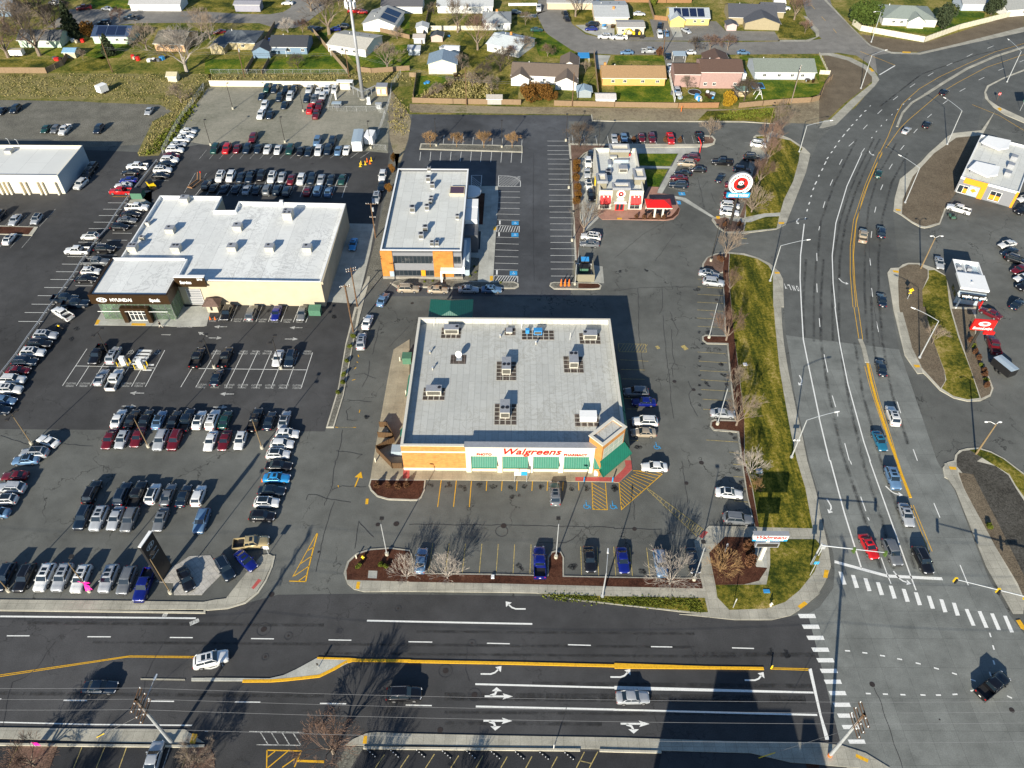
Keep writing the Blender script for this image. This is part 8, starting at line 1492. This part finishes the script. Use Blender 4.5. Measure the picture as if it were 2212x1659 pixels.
r=board('42: 1590,490',4.4,6.6,9.2,'red lodge pylon sign on a slanting-looking grey pole','red_l',(('EconoLodge',.9,0,7.15,3.8,'bone',.2),),(0,),.5,rz=radians(-6),pm='dsteel',pr_=.28,z=.13)
b=MB();n=28;o=[(1.2*cos(2*pi*i/n),8.35+.58*sin(2*pi*i/n))for i in range(n)];q=[(.1+.62*cos(2*pi*i/n),8.4+.25*sin(2*pi*i/n))for i in range(n)]
for i in range(n-1):j=i+1;b.add([(o[i][0],-.545,o[i][1]),(o[j][0],-.545,o[j][1]),(q[j][0],-.545,q[j][1]),(q[i][0],-.545,q[i][1])],[(0,1,2,3)])
put('emblem',b.mesh('emblem',m['bone']),r);b=MB();b.box(.8,-.5,5.6,3.0,-.1,6.3);put('small_panel',b.mesh('small_panel',m['red_l']),r)
r['label']='red lodge pylon sign with a white oval emblem on a tall grey pole'
c1,c2=P1('03: 1750,1312'),P1('03: 1860,1140');r=thing('monolith_sign','tall thin dark dealership sign slab with an oval emblem','sign',(c1.x,c1.y,0));d=(c2-c1).normalized();nn_=Vector((d.y,-d.x,0));L_=(c2-c1).length
b=WMB();b.prism([(c1.x,c1.y),(c2.x,c2.y),(c2.x-nn_.x*.5,c2.y-nn_.y*.5),(c1.x-nn_.x*.5,c1.y-nn_.y*.5)],0,10.0);b.build('slab',m['black'],r);b=WMB();b.prism([(c1.x,c1.y),(c2.x,c2.y),(c2.x-nn_.x*.52,c2.y-nn_.y*.52),(c1.x-nn_.x*.52,c1.y-nn_.y*.52)],10.003,10.15);b.build('cap',m['bone'],r)
b=MB();mid=(c1+c2)/2;e=MB();emblem(e,0,0,0,.95,.55,.1);b.add([tuple(mid-c1+d*x+nn_*.03+Vector((0,0,8.4+z_)))for x,y,z_ in e.v],e.f);put('emblem',b.mesh('emblem',m['lblue']),r)
for s_,z_,k in(('HYUNDAI',7.0,.5),('Speck',6.0,.5)):lettering('sign_lettering',s_,k,m['lblue'],(mid.x+nn_.x*.03,mid.y+nn_.y*.03,z_),d,(0,0,1),.01,0,1.9,r)
c=board('40: 1915,1090',.75,2.0,2.75,'red stop sign on the corner island','bone',(),(0,),.02,pm='wood_pole');b=MB();b.add([(.46*cos(pi/8+i*pi/4),-.06,2.4+.46*sin(pi/8+i*pi/4))for i in range(8)],[list(range(8))]);put('octagon',b.mesh('octagon',m['red_l']),c);me=text_mesh('STOP',.32,.01,0,.66,.01);me.transform(Matrix(((1,0,0,0),(0,0,-1,-.075),(0,1,0,2.4),(0,0,0,1))));me.materials.clear();me.materials.append(m['bone']);put('sign_lettering',me,c)
r=board('41: 950,1575',.7,1.7,2.0,'yellow diamond warning sign with a plate on the gravel island','yellow',(),(0,),.03,pm='steel');b=MB();b.add([(0,-.04,2.1),(.62,-.04,2.72),(0,-.04,3.34),(-.62,-.04,2.72)],[(0,1,2,3)]);put('diamond',b.mesh('diamond',m['yellow']),r);b=MB();b.strip([(-.2,-.2),(0,0),(.25,.25)],.09,0);b.v=[(x,-.05,2.72+y)for x,y,z_ in b.v];b.strip([(0,0),(-.05,.3)],.09,0);b.v[-4:]=[(x,-.05,2.72+y)for x,y,z_ in b.v[-4:]];put('symbol',b.mesh('symbol',m['black']),r)
board('32: 1930,1530',1.2,2.3,2.7,'white street name blade at the verge light','bone',(),(0,),.03);board('33: 2110,1240',.8,3.4,4.2,'small blue and white plate on the corner signal post','bluesign',(),(0,),.03,z=.1);board('33: 1280,1590',.12,1.9,2.9,'thin white marker sign on the front lawn','bone',(),(0,),.03);board('33: 1190,990',.3,1.9,2.7,'little white flag sign in the corner bark bed','bone',(),(0,),.03)
r=board('23: 1165,225',1.2,1.9,2.9,'left blue and white parcel locker sign by the pharmacy wall','bone',(),(-.5,),.05);r=board('23: 1235,225',1.1,1.9,2.9,'right blue and white parcel locker sign by the pharmacy wall','bluesign',(),(.5,),.05)
r=board('13: 690,1012',.9,1.7,2.5,'round white sign at the tip of the dealership pavement','bone',(),(0,),.05);r=board('14: 1230,575',.3,.7,1.4,'keep right marker on the median nose','dsteel',(),(0,),.04,z=.14);r=board('34: 1690,585',.22,.0,1.1,'yellow median delineator post near the stop bar','yellow',(),(0,),.04);board('24: 1555,1450',.1,0,1.6,'thin white post on the near pavement','bone',(),(0,),.04)
c=P1('40: 1880,1075');r=board('40: 2200,1200',3.0,3.2,6.0,'big pale green backed board at the right edge','green',(),(-1,1),.15)
def bow(c,label,z):
 r=thing('pink_ribbon',label,'ribbon',(c.x,c.y,z),0,'pink ribbons');b=MB();rn_=random.Random(3)
 for i in range(9):a=radians(-80+i*22);v=Vector((cos(a),-.3+rn_.uniform(-.2,.2),sin(a)*.9))*rn_.uniform(1.0,1.7);w_=Vector((-sin(a),0,cos(a)))*.2;b.add([(0,0,0),tuple(v-w_),tuple(v+w_),(.02,.05,.02)],[(0,1,2,3)])
 put('loops',b.mesh('loops',m['pink']),r)
bow(P1('03: 970,1412')+Vector((.1,-.15,0)),'big pink bow tied to the tan lamp pole',2.6);c=P1('04: 425,1420');r=board('04: 425,1430',.9,.5,1.7,'small pink feather flag in the bottom left bed','pink',(),(-.4,),.02)
def small(name,px,label,cat,fn,mat,z=0,group=None):c=P1(px);b=MB();fn(b);o=put(name,b.mesh(name,m[mat]),None,(c.x,c.y,z));tag(o,label,cat,group)
hyd=lambda b:(b.tube((0,0,0),(0,0,.75),.17,.15,8),b.ball((0,0,.78),.18,8,5),b.tube((-.28,0,.5),(.28,0,.5),.09,.09,6))
small('fire_hydrant','13: 1712,1065','yellow fire hydrant in the left lobe bark bed','hydrant',hyd,'yellow',.13);small('fire_hydrant','33: 1685,1570','cream fire hydrant on the corner lawn','hydrant',hyd,'cream',.13);small('fire_hydrant','30: 720,1205','yellow marker post behind the wood fence','post',lambda b:b.tube((0,0,0),(0,0,1.8),.1,.1,5),'orange')
small('bollard','13: 1640,1055','cream bollard at the edge of the left lobe','bollard',lambda b:b.tube((0,0,0),(0,0,1.0),.12,.12,8),'cream')
for i,s in enumerate(('12: 2110,585','12: 2175,945','12: 1980,1380','13: 1845,15')):small('bollard',s,'cream bollard along the pharmacy left side, %s from the far end'%ORD[i],'bollard',lambda b:(b.tube((0,0,0),(0,0,1.1),.12,.12,8)),'cream',.13,'pharmacy side bollards')
for i,s in enumerate(('23: 1885,225','23: 2190,228')):small('bollard',s,'blue and white bollard at the red kerb, %s'%('left one','right one')[i],'bollard',lambda b:b.tube((0,0,0),(0,0,1.2),.13,.13,8),'bluesign',.13,'red kerb bollards')
small('litter_bin','23: 2010,150','white-based bin with black lid by the pharmacy door','bin',lambda b:(b.box(-.35,-.35,0,.35,.35,.8),b.tube((0,0,.8),(0,0,1.1),.38,.3,10)),'bone',.13);small('litter_box','12: 2190,590','green donation box beside the pharmacy left wall','box',lambda b:(b.box(-.9,-.9,0,.9,.9,1.6),b.box(-1,-1,1.6,1,1,1.75)),'green',.13)
small('clothes_bin','d: 370,580','big grey bin inside the slatted pen','bin',lambda b:b.box(-1.2,-.9,0,1.2,.9,1.3),'lblue',.13)
cone_=lambda b:(b.box(-.2,-.2,0,.2,.2,.05),b.tube((0,0,.05),(0,0,.75),.16,.04,8))
for i,s in enumerate(('12: 60,130','12: 113,132','11: 1375,445','13: 622,222','13: 500,140')):
 if i<4:small('traffic_cone',s,('orange cone left of the pair by the dealership stall','orange cone right of the pair by the dealership stall','orange cone at the end of the rear dealership rank','orange cone behind the bright blue sedan')[i],'cone',cone_,'orange',.02,'orange cones')
for i,s in enumerate(('21: 1635,1430','21: 1678,1430','21: 1720,1430')):small('orange_marker',s,'orange flexible marker on the small striped island, %s from the left'%ORD[i],'marker',lambda b:b.tube((0,0,0),(0,0,1.9),.3,.06,6),'orange',.13,'orange island markers')
for i,s in enumerate(('11: 1680,140','11: 1690,120','11: 1735,120','11: 1755,90','11: 1785,110','11: 1800,80')):small('barricade',s,'%s barricade post on the rear lot, %s from the left'%(('yellow','yellow','yellow','orange','orange','yellow')[i],ORD[i]),'barricade',lambda b:(b.box(-.35,-.25,0,.35,.25,.06),b.tube((0,0,0),(0,0,1.2),.12,.1,6)),'orange' if i in(3,4)else 'yellow',.02,'rear lot barricades')
for i,s in enumerate(('02: 1345,620','02: 1530,650')):
 c=P1(s);r=thing('charging_station','white electric charging cabinet with yellow posts, %s one'%('left','right')[i],'charger',(c.x,c.y,.02),0,'charging stations');b=MB();b.box(-.5,-.35,.1,.5,.45,2.1);put('cabinet',b.mesh('cabinet',m['bone']),r);b=MB();b.box(-1.3,-.8,0,1.3,.8,.1);put('slab',b.mesh('slab',m['conc']),r);b=MB();b.box(-.35,-.37,1.2,.35,-.351,1.8);put('screen',b.mesh('screen',m['lblue']),r)
 for x,y in((-1.1,-.6),(1.1,-.6),(1.1,.6),(-1.1,.6)):b=MB();b.tube((x,y,.1),(x,y,1.2),.09,.09,8);put('post',b.mesh('post',m['yellow']),r)
def dump(px,label,w_,d_,h,mat,lid,z=0):c=P1(px);r=thing('skip_bin',label,'bin',(c.x,c.y,z),0,'skip bins');b=MB();b.prism([(-w_/2,-d_/2),(w_/2,-d_/2),(w_/2,d_/2),(-w_/2,d_/2)],.1,h);put('body',b.mesh('body',m[mat]),r);b=MB();b.add([(-w_/2-.05,-d_/2-.05,h+.02),(w_/2+.05,-d_/2-.05,h+.02),(w_/2+.05,d_/2,h+.35),(-w_/2-.05,d_/2,h+.35)],[(0,1,2,3)]);b.box(-w_/2,d_/2-.1,h+.01,w_/2,d_/2,h+.3);put('lid',b.mesh('lid',m[lid]),r)
dump('12: 1200,70','pale green bin beside the dealership wall stalls',2.6,1.8,1.6,'leaf_g' if 0 else 'green','green');dump('01: 1500,470','green bin under a dark cover by the guard rail',3.0,2.4,1.8,'green','black');dump('21: 1880,1270','green bin inside the concrete enclosure',2,1.6,1.3,'green','black');dump('21: 1890,1200','blue-lidded bin inside the concrete enclosure',1.8,1.4,1.5,'dsteel','blue')
c=P1('21: 1890,1385');r=thing('bin_enclosure','grey block enclosure around two bins at the lot corner','enclosure',(c.x,c.y,0));b=MB();b.box(-2.3,0,0,2.3,.25,2.0);b.box(-2.3,.251,0,-2.05,6,2.0);b.box(2.05,.251,0,2.3,6,2.0);put('wall',b.mesh('wall',m['taupe']),r);b=MB();b.box(-2.3,6.01,0,2.3,6.2,.8);put('gate',b.mesh('gate',m['steel']),r)
small('utility_box','23: 898,1262','small pale irrigation box in the bark strip','utility box',lambda b:b.box(-.25,-.3,0,.25,.3,.3),'bone',.13);small('utility_box','33: 1558,125','pale blue meter box on the verge','utility box',lambda b:b.box(-.5,-.4,0,.5,.4,.5),'lblue',.13);small('utility_box','33: 1640,1415','flat blue box lid on the corner lawn','utility box',lambda b:b.box(-.5,-.3,0,.5,.3,.15),'blue',.13);small('utility_box','32: 1410,625','pale box lid up the avenue verge','utility box',lambda b:b.box(-.4,-.4,0,.4,.4,.15),'bone',.13)
c=P1('h: 2030,1030');r=thing('drop_box_hut','tiny tan hut with a brown shingle roof beside the garage door','hut',(c.x,c.y+1,0));b=MB();b.box(-1.2,-1,0,1.2,1.2,2.1);put('wall',b.mesh('wall',m['tanwall']),r);b=MB();b.add([(-1.9,-1.6,2.1),(1.9,-1.6,2.1),(1.9,1.8,2.1),(-1.9,1.8,2.1),(-.3,.1,3.2),(.3,.1,3.2)],[(0,1,5,4),(1,2,5),(2,3,4,5),(3,0,4),(3,2,1,0)]);put('roof',b.mesh('roof',m['shingle']),r,color=(.14,.09,.07,1));b=MB();b.box(-.4,-1.05,.6,.1,-1.003,1.7);put('hatch',b.mesh('hatch',m['dsteel']),r)
def skin_fig(name,nodes,edges,mat,par,sub=2):
 me=bpy.data.meshes.new(name);me.from_pydata([n[0]for n in nodes],edges,[]);o=bpy.data.objects.new(name,me);COL.objects.link(o);md=o.modifiers.new('skin','SKIN');me.skin_vertices.new()if not me.skin_vertices else None
 for i,n in enumerate(nodes):me.skin_vertices[0].data[i].radius=(n[1],n[1])if not hasattr(n[1],'__len__')else n[1]
 me.skin_vertices[0].data[0].use_root=True;md.use_smooth_shade=True;s_=o.modifiers.new('sub','SUBSURF');s_.levels=s_.render_levels=sub;me.materials.append(mat);o.parent=par;return o
c=P1('02: 1740,222');r=thing('person','person in a dark jacket and pale trousers striding past the showroom','person',(c.x,c.y,.03),radians(-15))
N=[((0,0,.92),.13),((0,0,1.15),.14),((0,0,1.38),(.17,.12)),((0,0,1.52),.06),((.02,0,1.64),.095),((.02,0,1.74),.08),((0,.2,1.42),.065),((-.1,.26,1.16),.05),((.02,.27,.94),.04),((.06,.27,.86),.035),((0,-.2,1.42),.065),((.12,-.25,1.17),.05),((.28,-.24,1.0),.04),((.34,-.24,.95),.035),((0,.1,.88),.11),((.22,.1,.5),.075),((.36,.1,.1),.05),((.48,.1,.05),.045),((0,-.1,.88),.11),((-.12,-.1,.48),.075),((-.38,-.1,.16),.05),((-.33,-.1,.04),.045)]
skin_fig('body',N,[(0,1),(1,2),(2,3),(3,4),(4,5),(2,6),(6,7),(7,8),(8,9),(2,10),(10,11),(11,12),(12,13),(0,14),(14,15),(15,16),(16,17),(0,18),(18,19),(19,20),(20,21)],m['skin'],r)
J=[((0,0,1.0),(.17,.15)),((0,0,1.2),(.18,.16)),((0,0,1.4),(.2,.15)),((0,.21,1.43),.085),((-.1,.27,1.17),.07),((.0,.28,.98),.06),((0,-.21,1.43),.085),((.12,-.26,1.18),.07),((.25,-.25,1.04),.06)]
skin_fig('jacket',J,[(0,1),(1,2),(2,3),(3,4),(4,5),(2,6),(6,7),(7,8)],m['black'],r)
skin_fig('trousers',[((0,0,.98),.15),((0,.1,.86),.125),((.22,.1,.5),.095),((.35,.1,.16),.07),((0,-.1,.86),.125),((-.12,-.1,.48),.095),((-.34,-.1,.22),.07)],[(0,1),(1,2),(2,3),(0,4),(4,5),(5,6)],m['ivory'],r)
b=MB();b.ball((0,0,1.72),.115,10,7,sc=(1,1,.85));put('hair',b.mesh('hair',m['black'],True),r)
def veh(name,px,label,cat,parts,rot=0):
 c=P1(px);r=thing(name,label,cat,(c.x,c.y,.02),radians(rot))
 for nm,fn,mt in parts:b=MB();fn(b);put(nm,b.mesh(nm,m[mt]),r)
veh('motorcycle','02: 655,235','dark motorcycle with a yellow tank in the shade of the white pickup','motorcycle',(('wheel',lambda b:b.tube((-.7,-.06,.32),(-.7,.06,.32),.32,.32,12),'tyre'),('wheel',lambda b:b.tube((.7,-.06,.32),(.7,.06,.32),.32,.32,12),'tyre'),('frame',lambda b:b.cbox((0,0,.5),(.9,.28,.35)),'black'),('tank',lambda b:b.ball((.15,0,.85),.25,8,6,sc=(1.4,.8,.7)),'yellow'),('seat',lambda b:b.cbox((-.4,0,.82),(.6,.26,.12)),'black'),('handlebar',lambda b:b.tube((.5,-.35,1.05),(.5,.35,1.05),.03,.03,5),'steel')),160)
veh('skid_loader','01: 1640,365','yellow and black compact loader beside the guard rail','loader',(('body',lambda b:b.box(-1.2,-.7,.5,.9,.7,1.4),'yellow'),('cab',lambda b:b.box(-.6,-.6,1.41,.6,.6,2.2),'black'),('arm',lambda b:b.tube((-1,-.8,1.5),(1.6,-.8,.6),.1,.1,4),'yellow'),('arm',lambda b:b.tube((-1,.8,1.5),(1.6,.8,.6),.1,.1,4),'yellow'),('bucket',lambda b:b.box(1.5,-.9,.1,2.2,.9,.7),'black'))+tuple(('wheel',(lambda x,y:lambda b:b.tube((x,y-.14,.4),(x,y+.14,.4),.4,.4,12))(x,y),'tyre')for x in(-.8,.6)for y in(-.85,.85)),-50)
veh('rusty_lift','01: 2110,340','rust-brown forklift mast and frame behind the dealership','forklift',(('frame',lambda b:(b.box(-.8,-2.2,.3,-.6,2.2,.6),b.box(.6,-2.2,.3,.8,2.2,.6),b.box(-.8,-2.3,.3,.8,-2,.6)),'wood_fo'),('mast',lambda b:(b.tube((-.5,1.8,.6),(-.3,2.6,2.6),.1,.1,4),b.tube((.5,1.8,.6),(.6,2.6,2.6),.1,.1,4)),'wood_fo'),('tip',lambda b:b.cbox((.6,2.6,2.7),(.3,.3,.4)),'red')),-20)
veh('mower','41: 1430,690','green zero-turn mower frame beside the white pickup','mower',(('deck',lambda b:b.box(-1,-.6,.3,1,.6,.55),'green'),('roll_bar',lambda b:b.path([(-.7,-.6,.5),(-.8,-.6,1.6),(-.8,.6,1.6),(-.7,.6,.5)],.05,5),'black'),('seat',lambda b:b.cbox((-.2,0,.8),(.5,.5,.4)),'black'))+tuple(('wheel',(lambda x,y:lambda b:b.tube((x,y-.1,.3),(x,y+.1,.3),.3,.3,10))(x,y),'tyre')for x in(-.9,.9)for y in(-.75,.75)),90)
c=P1('30: 920,1650');b=MB();b.path([(0,0,0),(.1,.5,2.6),(-.2,1.6,3.2),(-.4,3.2,3.3)],.13,6);tag(put('clearance_bar',b.mesh('clearance_bar',m['red']),None,c),'red bent clearance bar at the drive-through lane','height bar')
for i in range(9):
 c=P1('24: %d,%d'%((120,400,665,930,1190,1455,1725,-410,-160)[i],(1500,1510,1512,1518,1520,1525,1528,1498,1502)[i]),.1);rz=radians(-38);r=thing('wheel_stop','black wheel stop with white studs at the near lot, %s'%('%s from the left'%ORD[(i+2)%9]),'wheel stop',(c.x,c.y,0),rz,'wheel stops');b=MB();b.box(-.85,-.1,.02,.85,.1,.15);put('block',b.mesh('block',m['black']),r)
 for k in(-.7,-.25,.25,.7):b=MB();b.cbox((k,-.05,.16),(.12,.12,.03));put('stud',b.mesh('stud',m['bone']),r)
r=thing('hotel_building','pale stepped hotel just south of the picture whose shadow crosses the street','building',(60,10,0))
sh=lambda x,y,h:Vector((G(x,y).x-sin(radians(20))*h/math.tan(radians(21.5)),G(x,y).y-cos(radians(20))*h/math.tan(radians(21.5))))
for(xa,ya),(xb,yb),h in(((1549,1446),(1616,1446),15),((1445,1508),(1634,1512),13.1),((1622,1530),(1710,1540),11.8),((1735,1551),(1758,1551),11.5)):
 p0,p1=sh(xa,ya,h),sh(xb,yb,h);b=WMB();b.box(p0.x,p0.y-14,0,p1.x,p0.y,h);b.build('block',m['cream'],r)
cam=bpy.data.cameras.new('camera');co_=bpy.data.objects.new('camera',cam);COL.objects.link(co_);SC.camera=co_
up=-_d;bk=-_FW
co_.matrix_world=Matrix(((_r.x,up.x,bk.x,0),(_r.y,up.y,bk.y,0),(_r.z,up.z,bk.z,H_),(0,0,0,1)))
cam.sensor_width=36;cam.lens=F_/2212*36;cam.clip_start=1;cam.clip_end=5000
SUN_EL,SUN_AZ=radians(21.5),radians(20)
sd=Vector((-sin(SUN_AZ)*cos(SUN_EL),-cos(SUN_AZ)*cos(SUN_EL),sin(SUN_EL)))
sl=bpy.data.lights.new('sun','SUN');sl.energy=5;sl.angle=radians(.5);sl.color=(1,.92,.77)
so=bpy.data.objects.new('sun',sl);COL.objects.link(so);so.rotation_euler=sd.to_track_quat('Z','Y').to_euler();so.location=(0,0,200)
w=bpy.data.worlds.new('World');SC.world=w;w.use_nodes=True;nt=w.node_tree
sky=nt.nodes.new('ShaderNodeTexSky');sky.sky_type='NISHITA';sky.sun_disc=False;sky.sun_elevation=SUN_EL
sky.sun_rotation=atan2(sd.x,sd.y);sky.altitude=200;sky.air_density=1.2;sky.dust_density=.6;sky.ozone_density=5
bg=nt.nodes['Background'];nt.links.new(sky.outputs[0],bg.inputs[0]);bg.inputs[1].default_value=.075
SC.view_settings.view_transform='Standard';SC.view_settings.look='None';SC.view_settings.exposure=.78;SC.view_settings.gamma=1
